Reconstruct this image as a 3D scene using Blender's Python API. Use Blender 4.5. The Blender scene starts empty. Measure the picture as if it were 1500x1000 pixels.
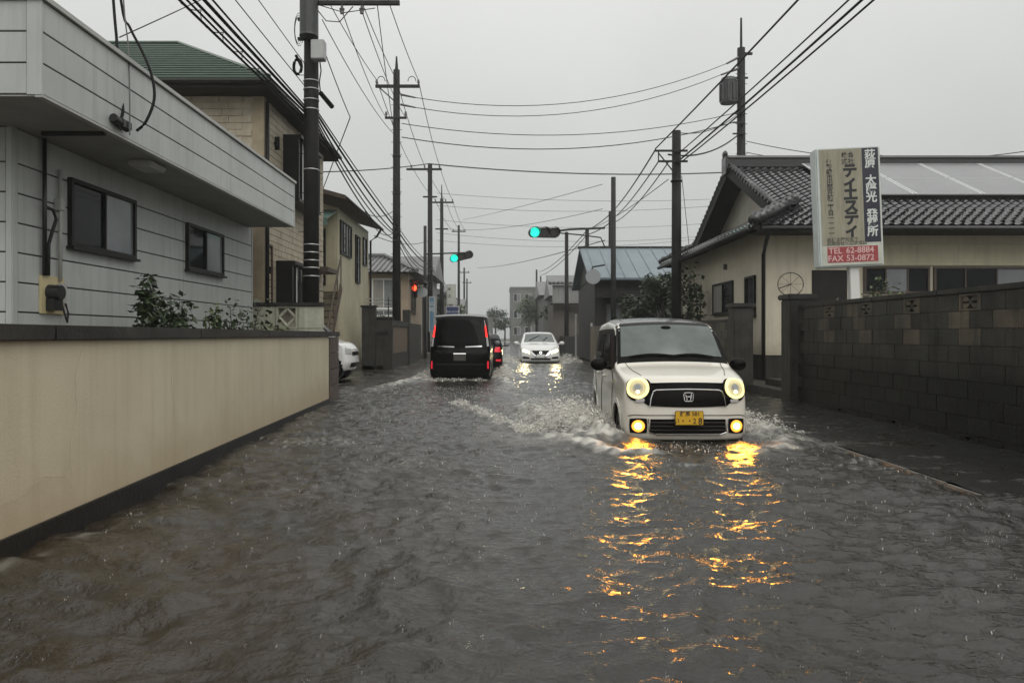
import bpy, bmesh, math, random
import numpy as np
from mathutils import Vector, Matrix
random.seed(7)
rng = np.random.default_rng(7)
R = math.radians
S = bpy.context.scene
C = S.collection

# ------------------------------------------------------------------ camera
CAMZ = 1.25                       # metres above the flood water (z = 0)
F, CX, HY = 1083.0, 735.0, 490.0  # focal length, vanishing point and horizon, in photograph pixels
cam = bpy.data.cameras.new('camera')
cam.lens = F / 1500 * 36
cam.sensor_width = 36
cam.shift_x = (750 - CX) / 1500
cam.shift_y = -(500 - HY) / 1500
cam.clip_start = 0.05
cam.clip_end = 2000
camo = bpy.data.objects.new('camera', cam)
C.objects.link(camo)
camo.location = (0, 0, CAMZ)
camo.rotation_euler = (R(90), 0, 0)
S.camera = camo

# ------------------------------------------------------------------ sky, sun, exposure
SUN_EL, SUN_ROT = R(50), R(156)
w = bpy.data.worlds.new('World')
S.world = w
w.use_nodes = True
nt = w.node_tree
for n in list(nt.nodes):
    nt.nodes.remove(n)
out = nt.nodes.new('ShaderNodeOutputWorld')
bg = nt.nodes.new('ShaderNodeBackground')
bg.inputs['Strength'].default_value = 0.1
sky = nt.nodes.new('ShaderNodeTexSky')
sky.sky_type = 'NISHITA'
sky.sun_disc = False
sky.sun_elevation = SUN_EL
sky.sun_rotation = SUN_ROT
sky.dust_density = 6
hsv = nt.nodes.new('ShaderNodeHueSaturation')
hsv.inputs['Saturation'].default_value = 0.1
nt.links.new(sky.outputs[0], hsv.inputs['Color'])
tc = nt.nodes.new('ShaderNodeTexCoord')
sep = nt.nodes.new('ShaderNodeSeparateXYZ')
nt.links.new(tc.outputs['Generated'], sep.inputs[0])
ramp = nt.nodes.new('ShaderNodeValToRGB')          # even overcast, a little brighter overhead
e = ramp.color_ramp.elements
e[0].position, e[0].color = 0.0, (0.605, 0.625, 0.61, 1)
e[1].position, e[1].color = 0.42, (0.99, 1.0, 0.98, 1)
e2 = e.new(0.75)
e2.color = (1.52, 1.53, 1.50, 1)
nt.links.new(sep.outputs['Z'], ramp.inputs[0])
cl = nt.nodes.new('ShaderNodeTexNoise')            # faint unevenness of the cloud
cl.inputs['Scale'].default_value = 1.6
cl.inputs['Detail'].default_value = 4
nt.links.new(tc.outputs['Generated'], cl.inputs['Vector'])
clr = nt.nodes.new('ShaderNodeMapRange')
clr.inputs[1].default_value, clr.inputs[2].default_value = 0.3, 0.7
clr.inputs[3].default_value, clr.inputs[4].default_value = 7.1, 8.6
nt.links.new(cl.outputs['Fac'], clr.inputs[0])
mul = nt.nodes.new('ShaderNodeVectorMath')
mul.operation = 'SCALE'
nt.links.new(ramp.outputs[0], mul.inputs[0])
nt.links.new(clr.outputs[0], mul.inputs['Scale'])
mx = nt.nodes.new('ShaderNodeMixRGB')
mx.inputs[0].default_value = 0.9
nt.links.new(hsv.outputs[0], mx.inputs[1])
nt.links.new(mul.outputs[0], mx.inputs[2])
nt.links.new(mx.outputs[0], bg.inputs['Color'])
nt.links.new(bg.outputs[0], out.inputs['Surface'])

sun = bpy.data.lights.new('sun', 'SUN')
sun.energy = 1.3
sun.angle = R(60)
sun.color = (1, 0.97, 0.92)
suno = bpy.data.objects.new('sun', sun)
C.objects.link(suno)
suno.location = (0, 0, 40)
suno.rotation_euler = (R(90) - SUN_EL, 0, R(180) - SUN_ROT)

S.view_settings.view_transform = 'Standard'
S.view_settings.look = 'None'
S.view_settings.gamma = 1
S.view_settings.exposure = 0.0
S.cycles.use_denoising = True
S.cycles.sample_clamp_indirect = 6
S.cycles.volume_bounces = 1
S.cycles.max_bounces = 6
S.cycles.diffuse_bounces = 3
S.cycles.glossy_bounces = 3
S.cycles.transparent_max_bounces = 8

# ------------------------------------------------------------------ materials
M = {}


def mat(name, col, col2=None, scale=4.0, rough=0.5, bump=0.0, bscale=None, stretch=(1, 1, 1), metal=0.0, rand=0.0,
        spec=0.5, emit=None, estr=0.0, coat=0.0, lo=0.35, hi=0.65, streak=None, sstr=0.5, rvar=0.0):
    if name in M:
        return M[name]
    m = bpy.data.materials.new(name)
    m.use_nodes = True
    t = m.node_tree
    b = t.nodes['Principled BSDF']
    N, L = t.nodes.new, t.links.new
    b.inputs['Roughness'].default_value = rough
    b.inputs['Metallic'].default_value = metal
    b.inputs['Specular IOR Level'].default_value = spec
    b.inputs['Coat Weight'].default_value = coat
    b.inputs['Coat Roughness'].default_value = 0.06
    col = tuple(col) + (1,)
    geo = N('ShaderNodeNewGeometry')
    cur = None
    if col2 is not None or bump:
        mp = N('ShaderNodeMapping')
        mp.inputs['Scale'].default_value = stretch
        L(geo.outputs['Position'], mp.inputs['Vector'])
    if col2 is not None:
        nz = N('ShaderNodeTexNoise')
        nz.inputs['Scale'].default_value = scale
        nz.inputs['Detail'].default_value = 7
        nz.inputs['Roughness'].default_value = 0.62
        L(mp.outputs[0], nz.inputs['Vector'])
        mr = N('ShaderNodeMapRange')
        mr.inputs[1].default_value, mr.inputs[2].default_value = lo, hi
        L(nz.outputs['Fac'], mr.inputs[0])
        mix = N('ShaderNodeMixRGB')
        mix.inputs[1].default_value = col
        mix.inputs[2].default_value = tuple(col2) + (1,)
        L(mr.outputs[0], mix.inputs[0])
        cur = mix.outputs[0]
        if rvar:
            rr = N('ShaderNodeMapRange')
            rr.inputs[3].default_value, rr.inputs[4].default_value = max(0.03, rough - rvar), min(1, rough + rvar)
            L(nz.outputs['Fac'], rr.inputs[0])
            L(rr.outputs[0], b.inputs['Roughness'])
    if streak is not None:                               # water stains that run down the wall
        sm = N('ShaderNodeMapping')
        sm.inputs['Scale'].default_value = (5.5, 5.5, 0.35)
        L(geo.outputs['Position'], sm.inputs['Vector'])
        sn = N('ShaderNodeTexNoise')
        sn.inputs['Scale'].default_value = 1.3
        sn.inputs['Detail'].default_value = 8
        sn.inputs['Roughness'].default_value = 0.7
        L(sm.outputs[0], sn.inputs['Vector'])
        sr = N('ShaderNodeMapRange')
        sr.inputs[1].default_value, sr.inputs[2].default_value = 0.48, 0.68
        sr.inputs[4].default_value = sstr
        L(sn.outputs['Fac'], sr.inputs[0])
        smix = N('ShaderNodeMixRGB')
        smix.inputs[2].default_value = tuple(streak) + (1,)
        if cur is None:
            smix.inputs[1].default_value = col
        else:
            L(cur, smix.inputs[1])
        L(sr.outputs[0], smix.inputs[0])
        cur = smix.outputs[0]
    if rand:
        oi = N('ShaderNodeObjectInfo')
        rm = N('ShaderNodeMapRange')
        rm.inputs[3].default_value, rm.inputs[4].default_value = 1 - rand, 1 + rand
        L(oi.outputs['Random'], rm.inputs[0])
        sc_ = N('ShaderNodeVectorMath')
        sc_.operation = 'SCALE'
        if cur is None:
            sc_.inputs[0].default_value = col[:3]
        else:
            L(cur, sc_.inputs[0])
        L(rm.outputs[0], sc_.inputs['Scale'])
        cur = sc_.outputs[0]
    if cur is None:
        b.inputs['Base Color'].default_value = col
    else:
        L(cur, b.inputs['Base Color'])
    if bump:
        bn = N('ShaderNodeTexNoise')
        bn.inputs['Scale'].default_value = bscale or scale * 4
        bn.inputs['Detail'].default_value = 5
        L(mp.outputs[0], bn.inputs['Vector'])
        bp = N('ShaderNodeBump')
        bp.inputs['Strength'].default_value = bump
        bp.inputs['Distance'].default_value = 0.02
        L(bn.outputs['Fac'], bp.inputs['Height'])
        L(bp.outputs[0], b.inputs['Normal'])
    if emit is not None:
        b.inputs['Emission Color'].default_value = tuple(emit) + (1,)
        b.inputs['Emission Strength'].default_value = estr
    M[name] = m
    return m


mat('cream_stucco', (0.58, 0.52, 0.385), (0.505, 0.45, 0.325), scale=0.8, rough=0.5, bump=0.12, bscale=60, streak=(0.34, 0.28, 0.19), sstr=0.32)
mat('crack_line', (0.40, 0.335, 0.225), rough=0.8)
mat('wall_cap', (0.020, 0.0195, 0.019), (0.045, 0.044, 0.041), scale=3, rough=0.42, spec=0.25, bump=0.2, bscale=40)
mat('wall_base', (0.009, 0.009, 0.009), (0.018, 0.0175, 0.016), scale=4, rough=0.4, spec=0.2, bump=0.3, bscale=30)
mat('brown_block', (0.075, 0.055, 0.05), (0.11, 0.085, 0.075), scale=6, rough=0.55, bump=0.3, bscale=50, rand=0.12)
mat('white_siding', (0.46, 0.475, 0.46), (0.39, 0.405, 0.39), scale=0.7, rough=0.38, rand=0.04, streak=(0.24, 0.245, 0.225), sstr=0.42, bump=0.05, bscale=80)
mat('groove', (0.03, 0.03, 0.03), rough=0.7)
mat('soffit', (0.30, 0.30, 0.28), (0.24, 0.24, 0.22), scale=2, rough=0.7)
mat('dark_frame', (0.010, 0.0095, 0.009), (0.016, 0.015, 0.014), rough=0.4, spec=0.2)
mat('glass_dark', (0.008, 0.010, 0.011), rough=0.05, spec=0.12)
mat('glass_pale', (0.20, 0.215, 0.225), (0.15, 0.16, 0.17), scale=1.5, rough=0.12)
mat('curtain', (0.30, 0.29, 0.26), (0.18, 0.175, 0.16), scale=9, stretch=(1, 1, 0.05), rough=0.3)
mat('beige_paint', (0.55, 0.47, 0.27), (0.47, 0.40, 0.23), rough=0.5)
mat('black_plastic', (0.012, 0.012, 0.012), rough=0.35)
mat('black_rubber', (0.010, 0.010, 0.010), (0.02, 0.02, 0.02), scale=8, rough=0.75)
mat('grey_pvc', (0.42, 0.42, 0.40), (0.35, 0.35, 0.33), rough=0.45)
mat('green_metal_roof', (0.034, 0.062, 0.044), (0.055, 0.085, 0.064), scale=3, rough=0.3)
mat('brick_siding', (0.50, 0.44, 0.33), (0.38, 0.325, 0.24), scale=3.5, rough=0.6, bump=0.2, bscale=30, streak=(0.22, 0.19, 0.14), sstr=0.35)
mat('brown_wood', (0.075, 0.05, 0.035), (0.045, 0.03, 0.022), scale=6, rough=0.55, stretch=(1, 1, 0.2))
mat('beige_trim', (0.38, 0.31, 0.21), (0.30, 0.245, 0.165), scale=5, rough=0.6)
mat('pale_block', (0.48, 0.48, 0.38), (0.36, 0.36, 0.29), scale=4, rough=0.65, bump=0.2, rand=0.06, streak=(0.17, 0.17, 0.13), sstr=0.45)
mat('concrete_pole', (0.012, 0.0115, 0.011), (0.022, 0.021, 0.02), scale=2.5, rough=0.6, spec=0.15, bump=0.15, streak=(0.010, 0.010, 0.010))
mat('band_metal', (0.55, 0.55, 0.53), rough=0.35, metal=0.6)
mat('pole_metal', (0.022, 0.022, 0.022), (0.034, 0.034, 0.034), rough=0.5, spec=0.15)
mat('transformer', (0.040, 0.042, 0.044), (0.028, 0.029, 0.030), scale=4, rough=0.45)
mat('grey_box', (0.42, 0.43, 0.42), (0.36, 0.37, 0.36), rough=0.45)
mat('insulator', (0.10, 0.09, 0.085), rough=0.25)
mat('cable', (0.004, 0.004, 0.004), rough=0.5, spec=0.1)
mat('cable_grey', (0.06, 0.06, 0.06), rough=0.5)
mat('yellow_wall', (0.52, 0.475, 0.33), (0.42, 0.385, 0.265), scale=1.6, rough=0.5, streak=(0.2, 0.19, 0.13), sstr=0.35)
mat('green_awning', (0.10, 0.17, 0.15), (0.13, 0.2, 0.175), rough=0.4)
mat('rust_metal', (0.11, 0.07, 0.045), (0.05, 0.037, 0.03), scale=6, rough=0.6)
mat('dark_tile', (0.011, 0.011, 0.012), (0.022, 0.022, 0.024), scale=8, rough=0.14, rand=0.3, spec=0.8)
mat('grey_tile', (0.16, 0.16, 0.155), (0.10, 0.10, 0.10), scale=3, rough=0.45)
mat('tan_wall', (0.34, 0.27, 0.19), (0.28, 0.22, 0.155), scale=2, rough=0.6)
mat('white_frame', (0.65, 0.65, 0.62), rough=0.4)
mat('dark_concrete', (0.048, 0.046, 0.040), (0.026, 0.025, 0.022), scale=2.5, rough=0.55, spec=0.25, bump=0.3, bscale=25, streak=(0.010, 0.010, 0.009), sstr=0.8)
mat('brown_panel', (0.15, 0.11, 0.072), (0.115, 0.085, 0.058), scale=3, rough=0.55, streak=(0.06, 0.045, 0.03))
mat('old_block', (0.060, 0.059, 0.052), (0.020, 0.0195, 0.017), scale=1.3, rough=0.5, spec=0.2, bump=0.45, bscale=45, rand=0.06, streak=(0.009, 0.009, 0.008), sstr=0.95)
mat('old_block_warm', (0.120, 0.097, 0.062), (0.032, 0.028, 0.022), scale=2.4, rough=0.6, bump=0.45, bscale=45, rand=0.15, streak=(0.010, 0.009, 0.008), sstr=0.95)
mat('mossy_block', (0.013, 0.013, 0.011), (0.006, 0.006, 0.005), scale=3, rough=0.5, spec=0.2, bump=0.5, bscale=40, rand=0.3)
mat('mortar', (0.016, 0.0155, 0.014), rough=0.8)
mat('house_plaster', (0.60, 0.55, 0.43), (0.52, 0.47, 0.365), scale=1.1, rough=0.65, streak=(0.27, 0.24, 0.18), sstr=0.3, bump=0.08, bscale=70)
mat('gable_plaster', (0.55, 0.53, 0.45), (0.45, 0.43, 0.36), scale=1.2, rough=0.65)
mat('roof_timber', (0.026, 0.022, 0.019), (0.016, 0.014, 0.012), rough=0.6, spec=0.2)
mat('solar_cell', (0.13, 0.134, 0.136), (0.10, 0.104, 0.107), scale=1.2, rough=0.22, spec=0.7)
mat('aluminium', (0.62, 0.63, 0.63), rough=0.35, metal=0.3)
mat('blue_roof', (0.155, 0.20, 0.225), (0.125, 0.165, 0.19), scale=1.5, rough=0.35, streak=(0.10, 0.12, 0.13))
mat('dark_wood_wall', (0.026, 0.023, 0.02), (0.016, 0.0145, 0.013), scale=4, rough=0.6, stretch=(1, 1, 0.2))
mat('fence_wood', (0.16, 0.13, 0.09), (0.08, 0.066, 0.048), scale=5, rough=0.6, stretch=(1, 1, 0.15), rand=0.3)
mat('sign_frame', (0.58, 0.62, 0.60), (0.50, 0.54, 0.52), scale=5, rough=0.35)
mat('sign_beige', (0.33, 0.305, 0.225), (0.24, 0.222, 0.16), scale=6, rough=0.45, stretch=(3, 3, 0.4), streak=(0.20, 0.185, 0.135), sstr=0.5)
mat('sign_white', (0.52, 0.53, 0.46), (0.42, 0.43, 0.37), scale=6, rough=0.45)
mat('sign_navy', (0.012, 0.012, 0.03), (0.02, 0.02, 0.035), rough=0.4)
mat('sign_red', (0.34, 0.05, 0.055), (0.28, 0.04, 0.045), scale=7, rough=0.45)
mat('ink_black', (0.01, 0.01, 0.012), rough=0.5)
mat('ink_faded', (0.075, 0.072, 0.055), rough=0.5)
mat('ink_white', (0.62, 0.64, 0.62), rough=0.5)
mat('ink_pink', (0.62, 0.42, 0.40), rough=0.5)
mat('sign_blue', (0.10, 0.22, 0.33), rough=0.4)
mat('sign_darkblue', (0.025, 0.04, 0.12), rough=0.4)
mat('leaf_dark', (0.022, 0.036, 0.016), (0.040, 0.060, 0.024), scale=5, rough=0.4)
mat('leaf_mid', (0.05, 0.08, 0.03), (0.085, 0.115, 0.042), scale=5, rough=0.4)
mat('leaf_olive', (0.10, 0.115, 0.045), (0.065, 0.08, 0.03), scale=5, rough=0.45)
mat('bark', (0.06, 0.045, 0.035), (0.035, 0.027, 0.02), scale=8, rough=0.7)
mat('asphalt', (0.05, 0.048, 0.045), (0.035, 0.034, 0.032), scale=3, rough=0.6)
mat('wet_pavement', (0.020, 0.019, 0.017), (0.011, 0.011, 0.010), scale=2.2, rough=0.3, bump=0.4, bscale=16, rvar=0.2)
mat('kerb_stone', (0.14, 0.135, 0.12), (0.07, 0.067, 0.06), scale=5, rough=0.4, bump=0.3, bscale=30)
mat('earth', (0.07, 0.06, 0.045), (0.045, 0.04, 0.03), scale=2, rough=0.7, bump=0.4)
mat('dead_leaves', (0.22, 0.14, 0.05), (0.12, 0.08, 0.03), scale=20, rough=0.6)
# vehicles
mat('pearl_paint', (0.66, 0.63, 0.55), rough=0.22, coat=0.8)
mat('white_paint', (0.70, 0.70, 0.68), rough=0.22, coat=0.8)
mat('black_paint', (0.002, 0.002, 0.0024), rough=0.2, spec=0.08)
mat('dark_red_paint', (0.05, 0.008, 0.01), rough=0.2, coat=0.8)
mat('roof_wrap', (0.05, 0.05, 0.048), (0.14, 0.138, 0.13), scale=26, rough=0.2, bump=0.8, bscale=60, coat=0.5)
mat('car_glass', (0.075, 0.090, 0.084), (0.11, 0.128, 0.12), scale=3, rough=0.06, spec=0.6)
mat('car_glass_black', (0.002, 0.002, 0.0024), rough=0.05, spec=0.12)
mat('car_black', (0.002, 0.002, 0.002), rough=0.35, spec=0.1)
mat('car_seam', (0.05, 0.047, 0.04), rough=0.6)
mat('chrome', (0.75, 0.75, 0.74), rough=0.12, metal=1.0)
mat('tyre', (0.009, 0.009, 0.009), rough=0.7)
mat('rim', (0.18, 0.18, 0.18), rough=0.35, metal=0.8)
mat('plate_yellow', (0.62, 0.36, 0.02), rough=0.45)
mat('plate_ink', (0.02, 0.015, 0.01), rough=0.5)
mat('plate_white', (0.55, 0.56, 0.54), rough=0.45)
mat('lamp_ring', (0.7, 0.6, 0.3), rough=0.2, emit=(1.0, 0.84, 0.34), estr=1.15)
mat('lamp_bowl', (0.5, 0.46, 0.3), (0.35, 0.32, 0.2), scale=60, rough=0.1, emit=(1.0, 0.82, 0.36), estr=0.42)
mat('lamp_core', (0.45, 0.42, 0.32), rough=0.1, emit=(1.0, 0.85, 0.5), estr=0.12)
mat('lamp_bright', (0.9, 0.8, 0.6), rough=0.2, emit=(1.0, 0.88, 0.55), estr=9)
mat('fog_bowl', (0.65, 0.30, 0.08), rough=0.25, emit=(1.0, 0.34, 0.03), estr=1.9)
mat('fog_bulb', (1, 0.8, 0.5), rough=0.3, emit=(1.0, 0.60, 0.28), estr=24)
mat('headlight_on', (0.9, 0.85, 0.6), rough=0.2, emit=(1.0, 0.86, 0.45), estr=10)
mat('tail_lit', (0.5, 0.02, 0.02), rough=0.2, emit=(1.0, 0.03, 0.025), estr=2.2)
mat('tail_dim', (0.25, 0.01, 0.012), rough=0.15, emit=(1.0, 0.02, 0.05), estr=0.55)
mat('lamp_clear', (0.42, 0.42, 0.42), rough=0.12)
mat('plate_glow', (0.5, 0.5, 0.5), rough=0.3, emit=(1, 0.98, 0.9), estr=0.7)
mat('signal_green', (0.05, 0.5, 0.4), rough=0.3, emit=(0.0, 0.98, 0.66), estr=1.15)
mat('signal_red', (0.5, 0.03, 0.02), rough=0.3, emit=(1.0, 0.06, 0.02), estr=5)
mat('signal_off', (0.03, 0.022, 0.018), rough=0.25)
mat('signal_case', (0.035, 0.037, 0.037), rough=0.5)
mat('mirror_back', (0.34, 0.36, 0.37), rough=0.4)
# far things
mat('far_grey', (0.14, 0.14, 0.135), (0.11, 0.11, 0.105), scale=0.6, rough=0.7)
mat('far_pale', (0.30, 0.30, 0.295), (0.25, 0.25, 0.245), scale=0.7, rough=0.6)
mat('far_brown', (0.12, 0.10, 0.085), (0.09, 0.077, 0.066), scale=0.7, rough=0.7)



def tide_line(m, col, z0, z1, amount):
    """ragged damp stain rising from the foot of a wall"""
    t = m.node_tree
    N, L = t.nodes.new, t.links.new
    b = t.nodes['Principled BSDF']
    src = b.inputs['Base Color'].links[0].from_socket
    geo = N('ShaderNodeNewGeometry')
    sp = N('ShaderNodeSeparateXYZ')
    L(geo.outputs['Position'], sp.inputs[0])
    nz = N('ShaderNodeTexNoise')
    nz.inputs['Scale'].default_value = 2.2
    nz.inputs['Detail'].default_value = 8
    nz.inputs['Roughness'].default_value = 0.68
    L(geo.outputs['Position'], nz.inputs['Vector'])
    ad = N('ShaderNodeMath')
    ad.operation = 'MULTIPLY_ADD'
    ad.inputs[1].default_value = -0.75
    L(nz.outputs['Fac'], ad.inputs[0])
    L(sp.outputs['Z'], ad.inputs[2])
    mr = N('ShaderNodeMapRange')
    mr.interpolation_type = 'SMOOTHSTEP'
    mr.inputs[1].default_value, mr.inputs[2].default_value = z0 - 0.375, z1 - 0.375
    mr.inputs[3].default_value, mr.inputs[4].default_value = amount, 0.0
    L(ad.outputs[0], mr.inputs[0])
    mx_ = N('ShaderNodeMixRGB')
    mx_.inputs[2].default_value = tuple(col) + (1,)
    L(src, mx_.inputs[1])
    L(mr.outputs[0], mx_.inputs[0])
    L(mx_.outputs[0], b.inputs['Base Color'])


tide_line(M['cream_stucco'], (0.36, 0.265, 0.155), 0.12, 0.62, 0.5)
tide_line(M['house_plaster'], (0.25, 0.22, 0.16), 0.7, 1.2, 0.5)
tide_line(M['yellow_wall'], (0.2, 0.18, 0.12), 0.1, 0.9, 0.6)
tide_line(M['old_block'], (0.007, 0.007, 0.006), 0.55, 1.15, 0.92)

# ------------------------------------------------------------------ mesh helpers


class MB:
    """collects faces for one mesh object"""

    def __init__(s):
        s.v, s.f, s.sm = [], [], False

    def add(s, vs, fs):
        k = len(s.v)
        s.v += [tuple(p) for p in vs]
        s.f += [tuple(k + i for i in f) for f in fs]
        return s

    def box(s, x0, x1, y0, y1, z0, z1):
        return s.add([(x0, y0, z0), (x1, y0, z0), (x1, y1, z0), (x0, y1, z0), (x0, y0, z1), (x1, y0, z1), (x1, y1, z1), (x0, y1, z1)],
                     [(0, 3, 2, 1), (4, 5, 6, 7), (0, 1, 5, 4), (1, 2, 6, 5), (2, 3, 7, 6), (3, 0, 4, 7)])

    def fbox(s, fr, a0, a1, b0, b1, d0, d1):
        """box in a wall frame: a along the wall, b up, d outward"""
        o, u, n = fr
        P = lambda a, b, d: (o[0] + u[0] * a + n[0] * d, o[1] + u[1] * a + n[1] * d, o[2] + b)
        return s.add([P(a0, b0, d0), P(a1, b0, d0), P(a1, b0, d1), P(a0, b0, d1), P(a0, b1, d0), P(a1, b1, d0), P(a1, b1, d1), P(a0, b1, d1)],
                     [(0, 1, 2, 3), (4, 7, 6, 5), (0, 4, 5, 1), (1, 5, 6, 2), (2, 6, 7, 3), (3, 7, 4, 0)])

    def prism(s, poly, z0, z1):
        n = len(poly)
        vs = [(p[0], p[1], z0) for p in poly] + [(p[0], p[1], z1) for p in poly]
        fs = [tuple(range(n))[::-1], tuple(range(n, 2 * n))] + [(i, (i + 1) % n, n + (i + 1) % n, n + i) for i in range(n)]
        return s.add(vs, fs)

    def extrude(s, poly3, d):
        """polygon of 3D points, thickened by vector d"""
        n = len(poly3)
        d = Vector(d)
        vs = [tuple(p) for p in poly3] + [tuple(Vector(p) + d) for p in poly3]
        fs = [tuple(range(n)), tuple(range(n, 2 * n))[::-1]] + [(i, n + i, n + (i + 1) % n, (i + 1) % n) for i in range(n)]
        return s.add(vs, fs)

    def cyl(s, p0, p1, r0, r1=None, n=10, cap=True):
        r1 = r0 if r1 is None else r1
        p0, p1 = Vector(p0), Vector(p1)
        ax = (p1 - p0).normalized()
        t = Vector((1, 0, 0)) if abs(ax.x) < 0.8 else Vector((0, 1, 0))
        u = ax.cross(t).normalized()
        v = ax.cross(u)
        vs = []
        for p, r in ((p0, r0), (p1, r1)):
            for i in range(n):
                a = 2 * math.pi * i / n
                vs.append(p + u * (r * math.cos(a)) + v * (r * math.sin(a)))
        fs = [(i, (i + 1) % n, n + (i + 1) % n, n + i) for i in range(n)]
        if cap:
            fs += [tuple(range(n))[::-1], tuple(range(n, 2 * n))]
        return s.add(vs, fs)

    def tube(s, pts, r, n=6):
        pts = [Vector(p) for p in pts]
        rs = r if isinstance(r, (list, tuple)) else [r] * len(pts)
        vs = []
        ref = Vector((0.13, 0.21, 0.97)).normalized()
        for i, p in enumerate(pts):
            d = (pts[min(i + 1, len(pts) - 1)] - pts[max(i - 1, 0)]).normalized()
            t = ref if abs(d.dot(ref)) < 0.9 else Vector((1, 0, 0))
            u = d.cross(t).normalized()
            v = d.cross(u)
            for k in range(n):
                a = 2 * math.pi * k / n
                vs.append(p + (u * math.cos(a) + v * math.sin(a)) * rs[i])
        fs = []
        for i in range(len(pts) - 1):
            for k in range(n):
                fs.append((i * n + k, i * n + (k + 1) % n, (i + 1) * n + (k + 1) % n, (i + 1) * n + k))
        fs += [tuple(range(n))[::-1], tuple(range((len(pts) - 1) * n, len(pts) * n))]
        return s.add(vs, fs)

    def ball(s, c, r, nu=10, nv=7):
        rx, ry, rz = r if isinstance(r, (tuple, list)) else (r, r, r)
        vs = [(c[0], c[1], c[2] - rz)]
        for j in range(1, nv):
            ph = -math.pi / 2 + math.pi * j / nv
            for i in range(nu):
                a = 2 * math.pi * i / nu
                vs.append((c[0] + rx * math.cos(ph) * math.cos(a), c[1] + ry * math.cos(ph) * math.sin(a), c[2] + rz * math.sin(ph)))
        vs.append((c[0], c[1], c[2] + rz))
        fs = [(0, 1 + (i + 1) % nu, 1 + i) for i in range(nu)]
        for j in range(nv - 2):
            for i in range(nu):
                a, b = 1 + j * nu + i, 1 + j * nu + (i + 1) % nu
                fs.append((a, b, b + nu, a + nu))
        k = 1 + (nv - 2) * nu
        fs += [(k + i, k + (i + 1) % nu, len(vs) - 1) for i in range(nu)]
        return s.add(vs, fs)

    def build(s, name, m, parent=None, smooth=False, bevel=0.0):
        me = bpy.data.meshes.new(name)
        me.from_pydata(s.v, [], s.f)
        if bevel:
            bm = bmesh.new()
            bm.from_mesh(me)
            bmesh.ops.remove_doubles(bm, verts=bm.verts, dist=1e-5)
            es = [e for e in bm.edges if len(e.link_faces) == 2 and e.calc_face_angle(0) > 0.5]
            bmesh.ops.bevel(bm, geom=es, offset=bevel, segments=2, affect='EDGES', clamp_overlap=True)
            bm.to_mesh(me)
            bm.free()
        me.materials.append(M[m] if isinstance(m, str) else m)
        if smooth:
            for p in me.polygons:
                p.use_smooth = True
        o = bpy.data.objects.new(name, me)
        C.objects.link(o)
        attach(o, parent)
        return o


def base_of(o):
    b = Vector((0, 0, 0))
    while o is not None:
        b = b + o.location
        o = o.parent
    return b


def attach(o, parent):
    """parent meshes that are given in world coordinates (local ones for vehicles, whose root carries 'loc_space')"""
    if parent is None:
        return
    o.parent = parent
    root = parent
    while root.parent is not None:
        root = root.parent
    if parent is root and root not in LOCAL and root.type == 'EMPTY':
        o.matrix_parent_inverse = Matrix.Translation(-root.location)


LOCAL = set()


def tag(o, label, cat=None, group=None, kind=None):
    if label:
        o['label'] = label
    if cat:
        o['category'] = cat
    if group:
        o['group'] = group
    if kind:
        o['kind'] = kind
    return o


def thing(name, label, cat, loc=(0, 0, 0), group=None, rz=0.0, local=False):
    o = bpy.data.objects.new(name, None)
    C.objects.link(o)
    o.empty_display_size = 0.2
    o.location = loc
    o.rotation_euler = (0, 0, rz)
    if local:
        LOCAL.add(o)
    return tag(o, label, cat, group)


def struct(o):
    o['kind'] = 'structure'
    return o


def at(px, py, Y):
    """photograph pixel at depth Y"""
    return Vector(((px - CX) / F * Y, Y, CAMZ + (HY - py) / F * Y))


def sag(p0, p1, d, n=14):
    p0, p1 = Vector(p0), Vector(p1)
    return [p0.lerp(p1, i / n) - Vector((0, 0, 4 * d * (i / n) * (1 - i / n))) for i in range(n + 1)]


def text_mb(txt, size, bold=0.0):
    """a text as a flat mesh: list of verts (x, z) and faces, origin at its centre"""
    cu = bpy.data.curves.new('t', 'FONT')
    cu.body = txt
    cu.size = size
    cu.align_x = 'CENTER'
    cu.align_y = 'CENTER'
    cu.offset = bold
    cu.resolution_u = 3
    ob = bpy.data.objects.new('t', cu)
    C.objects.link(ob)
    dg = bpy.context.evaluated_depsgraph_get()
    me = bpy.data.meshes.new_from_object(ob.evaluated_get(dg))
    v = [tuple(p.co) for p in me.vertices]
    f = [tuple(p.vertices) for p in me.polygons]
    bpy.data.objects.remove(ob)
    bpy.data.curves.remove(cu)
    bpy.data.meshes.remove(me)
    return v, f


def put_text(mb, txt, size, fn, bold=0.0, sx=1.0):
    v, f = text_mb(txt, size, bold)
    mb.add([fn(p[0] * sx, p[1]) for p in v], f)


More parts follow.
